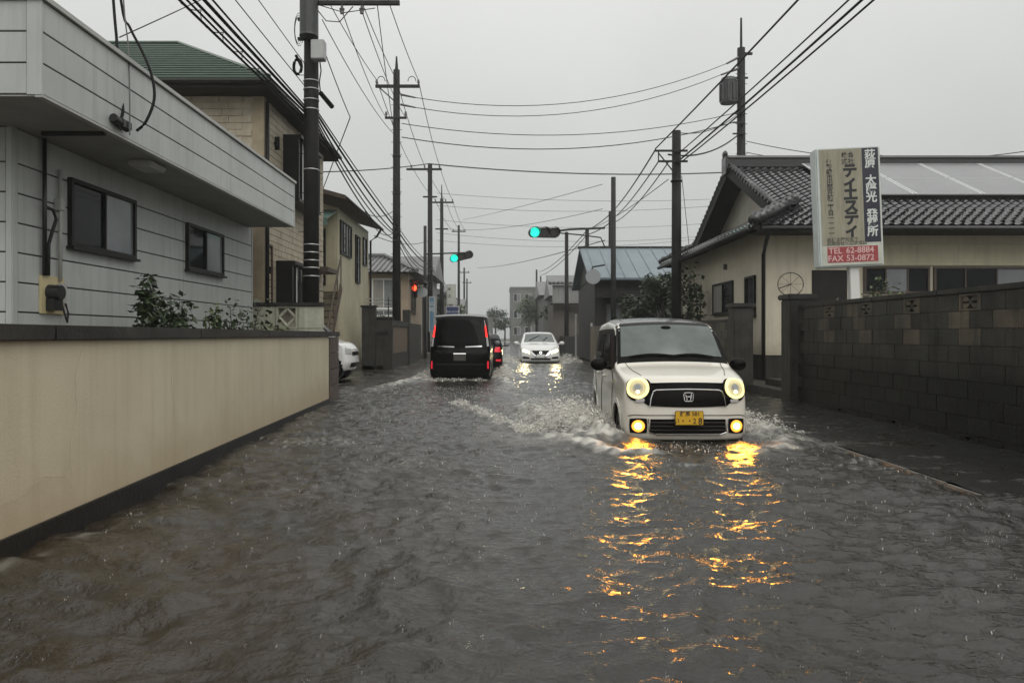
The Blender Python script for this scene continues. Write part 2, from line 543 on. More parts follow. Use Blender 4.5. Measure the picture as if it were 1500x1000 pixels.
def window(parent, fr, a0, a1, b0, b1, panes=('glass_dark', 'glass_pale'), frame='dark_frame', t=0.05, proud=0.06, name='window', sill=True, split=None):
    mb = MB()
    mb.fbox(fr, a0, a1, b1 - t, b1, 0.0, proud)
    mb.fbox(fr, a0, a1, b0, b0 + t, 0.0, proud)
    mb.fbox(fr, a0, a0 + t, b0 + t, b1 - t, 0.0, proud)
    mb.fbox(fr, a1 - t, a1, b0 + t, b1 - t, 0.0, proud)
    n = len(panes)
    for i in range(1, n):
        a = a0 + (a1 - a0) * i / n
        mb.fbox(fr, a - t * 0.35, a + t * 0.35, b0 + t, b1 - t, 0.0, proud * 0.8)
    if sill:
        mb.fbox(fr, a0 - 0.03, a1 + 0.03, b0 - 0.035, b0 - 0.001, 0.0, proud + 0.04)
    o = mb.build(name, frame, parent)
    for i, p in enumerate(panes):
        e0 = a0 + (a1 - a0) * i / n + (t if i == 0 else t * 0.35)
        e1 = a0 + (a1 - a0) * (i + 1) / n - (t if i == n - 1 else t * 0.35)
        MB().fbox(fr, e0, e1, b0 + t, b1 - t, 0.001, proud * (0.25 if i % 2 == 0 else 0.45)).build('pane', p, o)
    return o


def fence_noise(n, a):
    return [random.uniform(-a, a) for _ in range(n)]


# ---- vectorised gradient noise for the water
_perm = rng.permutation(512)
_ang = rng.uniform(0, 2 * math.pi, 512)
_gx, _gy = np.cos(_ang), np.sin(_ang)


def pnoise(x, y, seed=0):
    xi = np.floor(x).astype(np.int64)
    yi = np.floor(y).astype(np.int64)
    xf, yf = x - xi, y - yi
    u = xf * xf * xf * (xf * (xf * 6 - 15) + 10)
    v = yf * yf * yf * (yf * (yf * 6 - 15) + 10)

    def g(ix, iy, dx, dy):
        h = _perm[(_perm[(ix + seed * 57) & 511] + iy + seed * 131) & 511]
        return _gx[h] * dx + _gy[h] * dy
    a = g(xi, yi, xf, yf)
    b = g(xi + 1, yi, xf - 1, yf)
    c = g(xi, yi + 1, xf, yf - 1)
    d = g(xi + 1, yi + 1, xf - 1, yf - 1)
    return (a + u * (b - a)) + v * ((c + u * (d - c)) - (a + u * (b - a)))


def sstep(x, a, b):
    t = np.clip((x - a) / (b - a), 0, 1)
    return t * t * (3 - 2 * t)

# ================================================================== THE SETTING
# vehicles' places (needed by the water too)
KEI = (2.165, 8.57)      # white car coming towards us: centre of its nose
VAN = (-1.15, 20.2)     # black van: centre of its tail
NOTE = (1.66, 31.5)     # white hatchback coming: nose
DARK = (-0.80, 27.5)    # dark car ahead of the van: tail
ROADZ = -0.18

struct(MB().add([(-300, -300, -0.35), (300, -300, -0.35), (300, 300, -0.35), (-300, 300, -0.35)], [(0, 1, 2, 3)]).build('ground', 'earth'))
struct(MB().add([(-6.5, -8, ROADZ), (3.6, -8, ROADZ), (3.6, 135, ROADZ), (-6.5, 135, ROADZ)], [(0, 1, 2, 3)]).build('road', 'asphalt'))
# raised plots behind the walls
struct(MB().prism([(-60, -8), (-3.3, -8), (-3.6, 12), (-3.75, 14.4), (-60, 14.4)], -0.33, 0.10).build('yard', 'earth'))
struct(MB().prism([(-60, 14.5), (-5.2, 14.5), (-5.2, 26.4), (-60, 26.4)], -0.33, 0.12).build('yard', 'wet_pavement'))
struct(MB().prism([(-60, 26.5), (-4.25, 26.5), (-4.6, 135), (-60, 135)], -0.33, 0.14).build('yard', 'earth'))
struct(MB().prism([(5.45, -8), (60, -8), (60, 135), (5.45, 135)], -0.33, 0.13).build('yard', 'earth'))


def pavement():
    # low pavement along the right side, barely out of the water, uneven
    xs = np.linspace(3.757, 5.42, 40)
    ys = np.concatenate([np.arange(-2, 16, 0.06), np.arange(16, 60, 0.5)])
    X, Y = np.meshgrid(xs, ys)
    Z = 0.012 + 0.020 * pnoise(X * 1.3, Y * 0.8, 3) + 0.012 * pnoise(X * 4, Y * 4, 4) + 0.035 * sstep(X, 4.6, 5.4) - 0.05 * sstep(Y, 13.0, 15.5) - 0.1 * sstep(Y, 18, 26)
    v = np.stack([X.ravel(), Y.ravel(), Z.ravel()], 1)
    nx, ny = len(xs), len(ys)
    f = [(j * nx + i, j * nx + i + 1, (j + 1) * nx + i + 1, (j + 1) * nx + i) for j in range(ny - 1) for i in range(nx - 1)]
    mb = MB()
    mb.v, mb.f = [tuple(p) for p in v], f
    struct(mb.build('pavement', 'wet_pavement', smooth=True))
    kb = thing('kerb', 'low wet concrete kerb edging the pavement beside the old block wall', 'kerb', (3.76, 4, 0))
    del kb['category'], kb['label']
    kb['kind'] = 'structure'
    y = -1.0
    while y < 17:
        z = 0.012 + random.uniform(-0.008, 0.008) - (0.05 if y > 12.5 else 0)
        MB().box(3.69, 3.755, y, y + 0.59, -0.2, z).build('kerb_stone', 'kerb_stone', kb, bevel=0.012)
        y += 0.6


pavement()


# ------------------------------------------------------------------ the flood water
def polydist(X, Y, pts):
    best = np.full(X.shape, 1e9)
    tt = np.zeros(X.shape)
    n = len(pts) - 1
    for i in range(n):
        (x0, y0), (x1, y1) = pts[i], pts[i + 1]
        dx, dy = x1 - x0, y1 - y0
        t = np.clip(((X - x0) * dx + (Y - y0) * dy) / (dx * dx + dy * dy), 0, 1)
        d = np.hypot(X - x0 - t * dx, Y - y0 - t * dy)
        m = d < best
        best = np.where(m, d, best)
        tt = np.where(m, (i + t) / n, tt)
    return best, tt


kx, ky = KEI
RIDGES = [  # crest line of each wave the vehicles throw up: points, height, half width, foam
    ([(kx - 0.55, ky - 0.75), (kx - 0.95, ky - 0.7), (1.0, 8.25), (0.42, 9.1), (-0.15, 11.0), (-0.85, 13.8)], 0.075, 0.16, 1.0),
    ([(1.2, 8.9), (0.95, 9.9), (0.5, 11.6), (0.2, 13.2)], 0.17, 0.36, 1.0),
    ([(kx + 0.6, ky - 0.7), (kx + 0.95, ky - 0.5), (3.35, 9.0), (3.55, 10.6), (3.75, 12.5)], 0.06, 0.18, 0.55),
    ([(3.15, 9.2), (3.45, 11.0), (3.6, 13)], 0.07, 0.3, 0.8),
    ([(1.25, 12.0), (0.6, 14.5), (-0.4, 17.0)], 0.04, 0.18, 0.4),
    ([(-1.95, 20.0), (-1.2, 19.85), (-0.4, 20.0)], 0.07, 0.28, 0.75),
    ([(-0.2, 21.2), (0.05, 20.0), (0.2, 18.2), (0.3, 16.0)], 0.09, 0.22, 0.9),
    ([(-2.1, 21.2), (-2.5, 20.0), (-2.8, 18.0), (-3.0, 15.8)], 0.08, 0.25, 0.85),
    ([(0.0, 30), (0.1, 26.5), (0.25, 23.5), (0.55, 21)], 0.09, 0.3, 1.0),
    ([(0.8, 30.6), (1.66, 30.6), (2.6, 30.8)], 0.07, 0.3, 0.7),
    ([(0.7, 31.5), (0.1, 35), (-0.4, 40)], 0.07, 0.35, 0.9),
    ([(2.7, 31.5), (3.1, 35), (3.5, 40)], 0.09, 0.4, 0.9),
]


def water_field(X, Y, dy):
    k1 = np.clip(0.33 / np.maximum(dy, 1e-3) * 0.33, 0, 1)
    k2 = np.clip(0.13 / np.maximum(dy, 1e-3) * 0.4, 0, 1)
    wx = X + 0.15 * pnoise(X * 0.9, Y * 0.9, 11)
    wy = Y + 0.15 * pnoise(X * 0.8, Y * 0.8, 12)
    gust = 0.65 + 0.7 * np.clip(pnoise(X * 0.45, Y * 0.3, 13) + 0.35, 0, 1)
    h = 0.026 * pnoise(wx / 1.9, wy / 1.5, 1) + 0.040 * pnoise(wx / 0.85, wy / 0.55, 2) * gust
    h += 0.032 * (0.22 - np.abs(pnoise(wx / 0.50, wy / 0.26, 3))) * k1 * gust + 0.032 * pnoise(wx / 0.40, wy / 0.22, 23) * k1 * gust
    h += 0.0290 * pnoise(wx / 0.18, wy / 0.115, 4) * k2 * gust + 0.0120 * pnoise(X / 0.09, Y / 0.065, 5) * k2
    # the current that swirls along the left wall, near the camera
    cur = sstep(-X, 0.4, 2.0) * sstep(-Y, -8.5, -4.0)
    h += cur * (0.10 * np.abs(pnoise(wx / 0.9 + wy / 2.2, wy / 1.3, 6)) + 0.034 * pnoise(wx / 0.35, wy / 0.3, 7) - 0.03)
    h += 0.055 * sstep(-X, 1.0, 2.7) * (1 - sstep(Y, 10, 15))          # water heaped against the left wall
    h += 0.085 * sstep(-X, 1.6, 2.5) * (1 - sstep(Y, 3.2, 5.6))
    foam = np.zeros_like(X)
    nf = 0.5 + 0.9 * pnoise(X / 0.16, Y / 0.22, 8) + 0.5 * pnoise(X / 0.06, Y / 0.08, 9)
    for pts, A, wd, fm in RIDGES:
        d, t = polydist(X, Y, pts)
        fade = np.clip(1.15 - 0.75 * t, 0.2, 1) * np.clip((1 - t) / 0.12 + 0.1, 0, 1)
        g = np.exp(-(d / wd) ** 2) * fade
        h += A * g * (0.8 + 0.7 * pnoise(X / 0.22, Y / 0.3, 10)) + 0.35 * A * g * pnoise(X / 0.09, Y / 0.12, 14)
        foam = np.maximum(foam, fm * np.clip(g * 1.3 * np.clip(nf + 0.15, 0, 1.3) - 0.12, 0, 1))
    # churned water round the wheels of the white car, both sides
    for cx_, sx_ in ((0.75, 0.62), (3.4, 0.42)):
        g = np.exp(-((X - cx_) / sx_) ** 2) * sstep(Y, 7.9, 9.2) * (1 - sstep(Y, 11.5, 14.5))
        h += 0.035 * g * pnoise(X / 0.12, Y / 0.15, 15) + 0.02 * g
        foam = np.maximum(foam, 0.8 * g * np.clip(nf - 0.05, 0, 1))
    # scattered streaks of froth
    st = pnoise(X / 0.9, Y / 1.3, 16) + 0.8 * pnoise(X / 0.05, Y / 0.07, 17)
    foam = np.maximum(foam, 0.5 * np.clip((st - 0.5) * 4, 0, 1) * np.clip(nf, 0, 1) * sstep(Y, 4.5, 9))
    foam = np.maximum(foam, 0.5 * np.exp(-(((X + 2.40 + 0.12 * pnoise(X / 0.5, Y / 0.4, 19)) / 0.05) ** 2)) * sstep(-Y, -7, -3.5) * np.clip(nf - 0.45, 0, 1))
    far = sstep(Y, 14, 30)
    foam = np.maximum(foam, 0.25 * far * np.clip(pnoise(X / 0.7, Y / 1.6, 18) + 0.15, 0, 1))
    mud = np.clip(sstep(-X, -0.6, 1.6) * sstep(-Y, -10.0, -4.5) * (0.75 + 0.9 * pnoise(wx / 0.8, wy / 0.9, 25)), 0, 1)
    water_field.mud = mud
    return h, foam


def build_water():
    ys = [-6.0]
    while ys[-1] < 1.4:
        ys.append(ys[-1] + 0.12)
    while ys[-1] < 134:
        y = ys[-1]
        ys.append(y + max(0.019, 0.0017 * y ** 1.33))
    ys = np.array(ys)
    xs = np.concatenate([np.arange(-6.4, -3.6, 0.12), np.arange(-3.6, 4.6, 0.0215), np.arange(4.6, 6.6, 0.08)])
    X, Y = np.meshgrid(xs, ys)
    dy = np.gradient(ys)[:, None] * np.ones_like(X)
    h, foam = water_field(X, Y, dy)
    h *= np.where(Y > 40, np.clip(1.6 - Y / 66, 0.2, 1), 1)
    nx, ny = len(xs), len(ys)
    me = bpy.data.meshes.new('flood_water')
    idx = np.arange(nx * ny).reshape(ny, nx)
    q = np.stack([idx[:-1, :-1], idx[:-1, 1:], idx[1:, 1:], idx[1:, :-1]], -1).reshape(-1, 4)
    me.vertices.add(nx * ny)
    me.vertices.foreach_set('co', np.stack([X, Y, h], -1).astype(np.float32).ravel())
    me.loops.add(q.size)
    me.loops.foreach_set('vertex_index', q.astype(np.int32).ravel())
    me.polygons.add(len(q))
    me.polygons.foreach_set('loop_start', (np.arange(len(q)) * 4).astype(np.int32))
    me.polygons.foreach_set('use_smooth', np.ones(len(q), dtype=bool))
    me.update(calc_edges=True)
    at_ = me.attributes.new('foam', 'FLOAT', 'POINT')
    at_.data.foreach_set('value', foam.astype(np.float32).ravel())
    am_ = me.attributes.new('mud', 'FLOAT', 'POINT')
    am_.data.foreach_set('value', water_field.mud.astype(np.float32).ravel())
    m = bpy.data.materials.new('flood_water')
    m.use_nodes = True
    t = m.node_tree
    N, L = t.nodes.new, t.links.new
    b = t.nodes['Principled BSDF']
    b.inputs['IOR'].default_value = 1.333
    b.inputs['Specular IOR Level'].default_value = 1.0
    geo = N('ShaderNodeNewGeometry')
    a = N('ShaderNodeAttribute')
    a.attribute_name = 'foam'
    # silt drifting in the water
    nz = N('ShaderNodeTexNoise')
    nz.inputs['Scale'].default_value = 0.7
    nz.inputs['Detail'].default_value = 6
    L(geo.outputs['Position'], nz.inputs['Vector'])
    silt = N('ShaderNodeMixRGB')
    silt.inputs[1].default_value = (0.007, 0.0063, 0.0048, 1)
    silt.inputs[2].default_value = (0.022, 0.0195, 0.0145, 1)
    L(nz.outputs['Fac'], silt.inputs[0])
    mixc = N('ShaderNodeMixRGB')
    mixc.inputs[2].default_value = (0.58, 0.56, 0.50, 1)
    am = N('ShaderNodeAttribute')
    am.attribute_name = 'mud'
    mudc = N('ShaderNodeMixRGB')                 # the brown plume that drifts along the left wall
    mudc.inputs[2].default_value = (0.026, 0.0175, 0.009, 1)
    L(am.outputs['Fac'], mudc.inputs[0])
    L(silt.outputs[0], mudc.inputs[1])
    L(mudc.outputs[0], mixc.inputs[1])
    L(a.outputs['Fac'], mixc.inputs[0])
    L(mixc.outputs[0], b.inputs['Base Color'])
    rm = N('ShaderNodeMapRange')
    rm.inputs[3].default_value, rm.inputs[4].default_value = 0.04, 0.5
    L(a.outputs['Fac'], rm.inputs[0])
    L(rm.outputs[0], b.inputs['Roughness'])
    # small ripples and the pocks of the rain drops
    mp = N('ShaderNodeMapping')
    mp.inputs['Scale'].default_value = (1.4, 1.9, 1.0)
    L(geo.outputs['Position'], mp.inputs['Vector'])
    r1 = N('ShaderNodeTexNoise')
    r1.inputs['Scale'].default_value = 15
    r1.inputs['Detail'].default_value = 4
    r1.inputs['Roughness'].default_value = 0.6
    L(mp.outputs[0], r1.inputs['Vector'])
    vo = N('ShaderNodeTexVoronoi')
    vo.inputs['Scale'].default_value = 11
    L(geo.outputs['Position'], vo.inputs['Vector'])
    vr = N('ShaderNodeMapRange')
    vr.inputs[1].default_value, vr.inputs[2].default_value = 0.0, 0.22
    vr.inputs[3].default_value, vr.inputs[4].default_value = 1.0, 0.0
    L(vo.outputs['Distance'], vr.inputs[0])
    vs = N('ShaderNodeMath')
    vs.operation = 'MULTIPLY_ADD'
    vs.inputs[1].default_value = 0.22
    L(vr.outputs[0], vs.inputs[0])
    L(r1.outputs['Fac'], vs.inputs[2])
    bp = N('ShaderNodeBump')
    bp.inputs['Strength'].default_value = 0.7
    bp.inputs['Distance'].default_value = 0.022
    L(vs.outputs[0], bp.inputs['Height'])
    L(bp.outputs[0], b.inputs['Normal'])
    me.materials.append(m)
    o = bpy.data.objects.new('flood_water', me)
    C.objects.link(o)
    struct(o)


build_water()


# ================================================================== LEFT SIDE
def lwx(y):
    """the line of the cream wall"""
    return -2.63 - 0.062 * (y - 5.3)


def cream_wall():
    t = thing('garden_wall', 'long cream stucco wall with black coping in front of the white flat-roofed house', 'wall', (lwx(5), 5, 0))
    y0, y1 = -3.0, 13.45
    q = lambda d0, d1, a, b: [(lwx(a) - d1, a), (lwx(a) - d0, a), (lwx(b) - d0, b), (lwx(b) - d1, b)]
    zc = lambda y: 0.09 + 0.0125 * (13.5 - y)         # the plinth grows towards the low end of the road
    # wall body with a gently uneven face
    mb = MB()
    ys = np.linspace(y0, y1, 120)
    zs = np.linspace(0.125, 1.215, 16)
    for j, z in enumerate(zs):
        for y in ys:
            z = zc(y) + (z - 0.125) * (1.215 - zc(y)) / 1.09
            mb.v.append((lwx(y) + 0.004 * float(pnoise(np.array(y * 1.1), np.array(z * 1.3), 21)), y, z))
    n = len(ys)
    mb.f = [(j * n + i, j * n + i + 1, (j + 1) * n + i + 1, (j + 1) * n + i) for j in range(len(zs) - 1) for i in range(n - 1)]
    mb.prism(q(0.012, 0.15, y0, y1), 0.05, 1.214)
    mb.build('wall_body', 'cream_stucco', t, smooth=False)
    y = y0
    while y < 14.5:                                       # coping stones, laid end to end
        y2 = min(y + 2.4, 14.5)
        MB().prism(q(-0.03, 0.19, y, y2 - 0.006), 1.216, 1.305).build('coping_stone', 'wall_cap', t, bevel=0.008)
        y = y2
    pl = MB().prism(q(-0.014, 0.16, y0, y1), -0.34, 0.122)
    pl.v = [(x, y, zc(y) - 0.002 if z > 0 else z) for x, y, z in pl.v]
    pl.build('plinth', 'wall_base', t, bevel=0.006)
    # hairline cracks in the stucco, as on the old render: shallow open grooves
    for pts in ([(4.55, 1.16), (4.46, 1.0), (4.48, 0.8), (4.40, 0.55), (4.42, 0.3)], [(4.37, 0.42), (4.1, 0.46), (3.9, 0.40), (3.6, 0.38)], [(6.0, 1.2), (5.98, 0.9), (6.02, 0.6), (5.95, 0.25)]):
        fine = []
        for (a, b), (c, d) in zip(pts, pts[1:]):
            for k in range(6):
                u = k / 6
                yy, zz = a + (c - a) * u, b + (d - b) * u
                fine.append((lwx(yy) + 0.003, yy + random.uniform(-0.008, 0.008), zz + random.uniform(-0.006, 0.006)))
        MB().tube(fine, 0.0013, 4).build('crack', 'crack_line', t)
    # end of the wall: dark brown blocks up to the driveway
    rows = 5
    for r in range(rows):
        z0 = -0.28 + r * (1.214 + 0.28) / rows
        z1 = z0 + (1.214 + 0.28) / rows - 0.008
        cut = [13.46, 13.95, 14.45] if r % 2 else [13.46, 13.7, 14.2, 14.45]
        for a, b in zip(cut, cut[1:]):
            MB().prism(q(-0.012, 0.16, a, b - 0.007), z0, z1).build('block', 'brown_block', t, bevel=0.006)
    return t


cream_wall()


def white_house():
    X0, XF = -5.3, -4.36          # wall, roof edge
    Y0, Y1 = 8.0, 15.7
    YF0, YF1 = 7.0, 15.55
    ZS, ZT = 3.51, 4.47
    t = thing('flat_roof_house', 'white panel-clad house with a deep overhanging flat roof behind the cream wall', 'house', ((X0 - 3), 11.5, 0.1))
    MB().box(-13, X0 - 0.022, Y0 + 0.022, Y1, 0.0, ZS - 0.005).build('wall_core', 'groove', t)
    MB().box(-13, XF - 0.022, YF0 + 0.022, YF1, ZS + 0.012, ZT - 0.06).build('roof_core', 'groove', t)
    MB().box(-13, XF - 0.005, YF0 + 0.005, YF1, ZS - 0.004, ZS + 0.01).build('soffit', 'soffit', t)
    # cladding of the road side: rows of panels, shadow gap between them
    lines = [1.25 + 0.247 + 0.325 * k for k in range(-5, 7)]
    lines = [z for z in lines if 0.1 < z < ZS - 0.1]
    zz = [0.05] + lines + [ZS - 0.005]
    fr = ((X0, 0, 0), (0, 1, 0), (1, 0, 0))
    for z0, z1 in zip(zz, zz[1:]):
        for a, b in ((Y0 + 0.09, 12.3), (12.3, Y1 - 0.04)):
            MB().fbox(fr, a + 0.003, b - 0.003, z0 + 0.008, z1 - 0.008, -0.02, 0.0).build('cladding_panel', 'white_siding', t, bevel=0.004)
    fr2 = ((0, Y0, 0), (1, 0, 0), (0, -1, 0))
    for z0, z1 in zip(zz, zz[1:]):
        MB().fbox(fr2, -13, X0 - 0.07, z0 + 0.008, z1 - 0.008, -0.02, 0.0).build('cladding_panel', 'white_siding', t, bevel=0.004)
    MB().box(X0 - 0.065, X0 + 0.012, Y0 - 0.012, Y0 + 0.085, 0.05, ZS - 0.006).build('corner_trim', 'white_siding', t, bevel=0.01)
    MB().box(X0 - 0.03, X0 + 0.01, Y1 - 0.035, Y1 + 0.01, 0.05, ZS - 0.006).build('corner_trim', 'white_siding', t)
    # fascia of the roof: three rows
    hs = [ZS + 0.016 + (ZT - 0.05 - ZS - 0.016) * k / 3 for k in range(4)]
    ff = ((XF, 0, 0), (0, 1, 0), (1, 0, 0))
    fn = ((0, YF0, 0), (1, 0, 0), (0, -1, 0))
    for z0, z1 in zip(hs, hs[1:]):
        for a, b in ((YF0 + 0.02, 11.9), (11.9, YF1 - 0.03)):
            MB().fbox(ff, a + 0.003, b - 0.003, z0 + 0.007, z1 - 0.007, -0.02, 0.0).build('fascia_panel', 'white_siding', t, bevel=0.004)
        MB().fbox(fn, -13, XF - 0.14, z0 + 0.007, z1 - 0.007, -0.02, 0.0).build('fascia_panel', 'white_siding', t, bevel=0.004)
    MB().box(XF - 0.135, XF + 0.006, YF0 - 0.006, YF0 + 0.018, ZS + 0.012, ZT - 0.052).build('corner_trim', 'white_siding', t)
    MB().box(XF - 0.03, XF + 0.006, YF1 - 0.028, YF1 + 0.012, ZS + 0.012, ZT - 0.052).build('corner_trim', 'white_siding', t)
    mb = MB()
    mb.box(XF - 0.10, XF + 0.035, YF0 - 0.035, YF1 + 0.03, ZT - 0.048, ZT)
    mb.box(-13, XF - 0.102, YF0 - 0.035, YF0 + 0.10, ZT - 0.048, ZT)
    mb.build('coping', 'grey_pvc', t)
    MB().box(-13, XF - 0.102, YF0 + 0.102, YF1 + 0.03, ZT - 0.055, ZT - 0.02).build('roof', 'grey_tile', t)
    MB().fbox(ff, YF0, YF1, ZS - 0.012, ZS + 0.012, -0.06, 0.012).build('drip_edge', 'grey_pvc', t)
    # windows on the road side
    window(t, fr, 9.02, 10.62, 2.33, 3.17, ('glass_dark', 'glass_pale'))
    window(t, fr, 12.38, 13.98, 2.35, 3.13, ('glass_dark', 'glass_pale'))
    # electricity meter on its cream board, with its conduits
    bd = MB().fbox(fr, 8.46, 8.92, 1.49, 1.93, 0.0, 0.03).build('meter_board', 'beige_paint', t, bevel=0.006)
    mb = MB()
    mb.cyl((X0 + 0.03, 8.62, 1.74), (X0 + 0.17, 8.62, 1.74), 0.095, 0.085, 18)
    mb.box(X0 + 0.031, X0 + 0.13, 8.54, 8.71, 1.53, 1.67)
    mb.build('meter', 'black_plastic', bd)
    MB().fbox(fr, 8.76, 8.87, 1.62, 1.86, 0.031, 0.09).build('breaker_box', 'grey_pvc', bd, bevel=0.008)
    MB().tube([(X0 + 0.05, 8.83, 1.6), (X0 + 0.08, 8.84, 1.48), (X0 + 0.07, 8.9, 1.40), (X0 + 0.06, 8.94, 1.5), (X0 + 0.05, 8.9, 1.62)], 0.012, 6).build('cable_loop', 'black_rubber', bd)
    MB().cyl((X0 + 0.045, 8.50, 1.93), (X0 + 0.045, 8.50, ZS - 0.01), 0.024, n=8).build('conduit', 'black_plastic', t, smooth=True)
    MB().cyl((X0 + 0.045, 8.80, 1.88), (X0 + 0.045, 8.80, ZS - 0.3), 0.022, n=8).build('conduit', 'grey_pvc', t, smooth=True)
    MB().tube([(X0 + 0.05, 8.52, 2.72), (X0 + 0.07, 8.62, 2.70), (X0 + 0.07, 8.68, 2.6), (X0 + 0.06, 8.62, 2.45), (X0 + 0.05, 8.57, 2.3), (X0 + 0.05, 8.56, 1.93)], 0.02, 7).build('flexible_hose', 'black_rubber', t, smooth=True)
    MB().fbox(fr, 8.74, 8.85, 2.72, 2.86, 0.0, 0.08).build('junction_box', 'grey_pvc', t, bevel=0.01)
    # brackets and lamp under the roof
    MB().box(XF - 0.75, XF - 0.05, 8.2, 8.24, ZS - 0.05, ZS - 0.006).build('bracket', 'pole_metal', t)
    MB().box(XF - 0.45, XF - 0.15, 9.5, 9.95, ZS - 0.09, ZS - 0.006).build('soffit_lamp', 'grey_pvc', t, bevel=0.02)
    # anchor where the service cables land
    mb = MB()
    mb.box(XF + 0.008, XF + 0.10, 8.33, 8.52, 3.60, 3.68)
    mb.cyl((XF + 0.05, 8.2, 3.66), (XF + 0.05, 8.5, 3.62), 0.045, 0.05, 10)
    mb.build('cable_anchor', 'black_plastic', t)
    return t


white_house()


def leaf_cloud(mb, c, rad, n, size, seed=0, squash=1.0, droop=0.3, shell=0.55):
    rn = random.Random(seed)
    for _ in range(n):
        while True:
            d = Vector((rn.uniform(-1, 1), rn.uniform(-1, 1), rn.uniform(-1, 1)))
            if shell < d.length < 1:
                break
        p = Vector((c[0] + d.x * rad[0], c[1] + d.y * rad[1], c[2] + d.z * rad[2]))
        a = rn.uniform(0, 2 * math.pi)
        tilt = rn.uniform(-0.9, 0.5) - droop
        u = Vector((math.cos(a) * math.cos(tilt), math.sin(a) * math.cos(tilt), math.sin(tilt)))
        v = u.cross(Vector((rn.uniform(-0.5, 0.5), rn.uniform(-0.5, 0.5), 1))).normalized()
        w_ = u.cross(v)
        L_ = size * rn.uniform(0.6, 1.25)
        b = L_ * 0.34
        mb.add([p, p + u * L_ * 0.45 + v * b + w_ * b * 0.3, p + u * L_, p + u * L_ * 0.45 - v * b + w_ * b * 0.3], [(0, 1, 2), (0, 2, 3)])


def shrub(name, label, loc, rad, n, leaf, matn, seed, group=None, stems=5, cat='shrub'):
    t = thing(name, label, cat, loc, group)
    rn = random.Random(seed)
    mb, lf = MB(), MB()
    for k in range(stems):
        a = rn.uniform(0, 6.28)
        rr = rn.uniform(0.2, 0.85)
        tip = Vector((loc[0] + math.cos(a) * rad[0] * rr, loc[1] + math.sin(a) * rad[1] * rr, loc[2] + rad[2] * rn.uniform(1.1, 1.85)))
        mid = Vector(loc).lerp(tip, 0.5) + Vector((rn.uniform(-0.05, 0.05), rn.uniform(-0.05, 0.05), 0.08))
        mb.tube([Vector(loc), mid, tip], [0.018, 0.012, 0.006], 5)
        leaf_cloud(lf, tip - Vector((0, 0, rad[2] * 0.35)), (rad[0] * 0.55, rad[1] * 0.55, rad[2] * 0.6), n // stems, leaf, seed * 31 + k, shell=0.1)
    mb.build('stem', 'bark', t)
    lf.build('foliage', matn, t)
    return t


shrub('shrub', 'upright dark glossy shrub on its own, left of the bushier ones behind the cream wall', (-4.55, 9.3, 0.1), (0.22, 0.32, 0.98), 420, 0.13, 'leaf_dark', 3, stems=4)
shrub('shrub', 'dense rounded dark green shrub by the white house wall', (-4.5, 10.25, 0.1), (0.3, 0.5, 0.90), 800, 0.12, 'leaf_dark', 5, stems=6)
shrub('shrub', 'tall thin leafy stem reaching up to the small window of the white house', (-4.5, 11.5, 0.1), (0.14, 0.18, 1.15), 260, 0.12, 'leaf_mid', 8, stems=3)
shrub('shrub', 'spreading shrub with sparse stems below the small window of the white house', (-4.35, 12.2, 0.1), (0.35, 0.85, 0.90), 640, 0.10, 'leaf_dark', 11, stems=7)
shrub('fern_plant', 'low olive green plant at the far end of the cream wall', (-4.4, 14.0, 0.1), (0.35, 0.5, 0.76), 420, 0.14, 'leaf_olive', 15, stems=7, cat='plant')


def pierced_wall():
    t = thing('block_wall', 'short pale block wall with a pierced ornamental block in front of the brick-clad house', 'wall', (-4.6, 15.95, 0.1))
    xs = [-5.75, -5.3, -4.85, -4.4, -3.85]
    zs = [0.1, 0.55, 0.97, 1.38, 1.86]
    for j, (z0, z1) in enumerate(zip(zs, zs[1:])):
        for i, (a, b) in enumerate(zip(xs, xs[1:])):
            if j == 3 and i in (2,):
                mb = MB()          # ornamental pierced block: frame with a diamond inside
                cx_, cz_ = (a + b) / 2, (z0 + z1) / 2
                hw, hh = (b - a) / 2 - 0.005, (z1 - z0) / 2 - 0.005
                for s_ in (-1, 1):
                    mb.box(cx_ + s_ * hw - 0.03, cx_ + s_ * hw + 0.03, 15.9, 16.0, cz_ - hh, cz_ + hh)
                    mb.box(cx_ - hw + 0.03, cx_ + hw - 0.03, 15.9, 16.0, cz_ + s_ * hh - 0.03, cz_ + s_ * hh + 0.03)
                for k in range(4):
                    a0, a1 = math.pi / 2 * k, math.pi / 2 * (k + 1)
                    mb.cyl((cx_ + math.cos(a0) * hw * 0.8, 15.95, cz_ + math.sin(a0) * hh * 0.8), (cx_ + math.cos(a1) * hw * 0.8, 15.95, cz_ + math.sin(a1) * hh * 0.8), 0.035, n=6)
                mb.build('ornamental_block', 'pale_block', t)
            else:
                MB().box(a + 0.004, b - 0.004, 15.9, 16.02, z0 + 0.004, z1 - 0.004).build('block', 'pale_block', t, bevel=0.008)
    MB().box(-5.75, -3.82, 15.86, 16.06, 1.862, 1.94).build('coping', 'wall_cap', t, bevel=0.01)


pierced_wall()


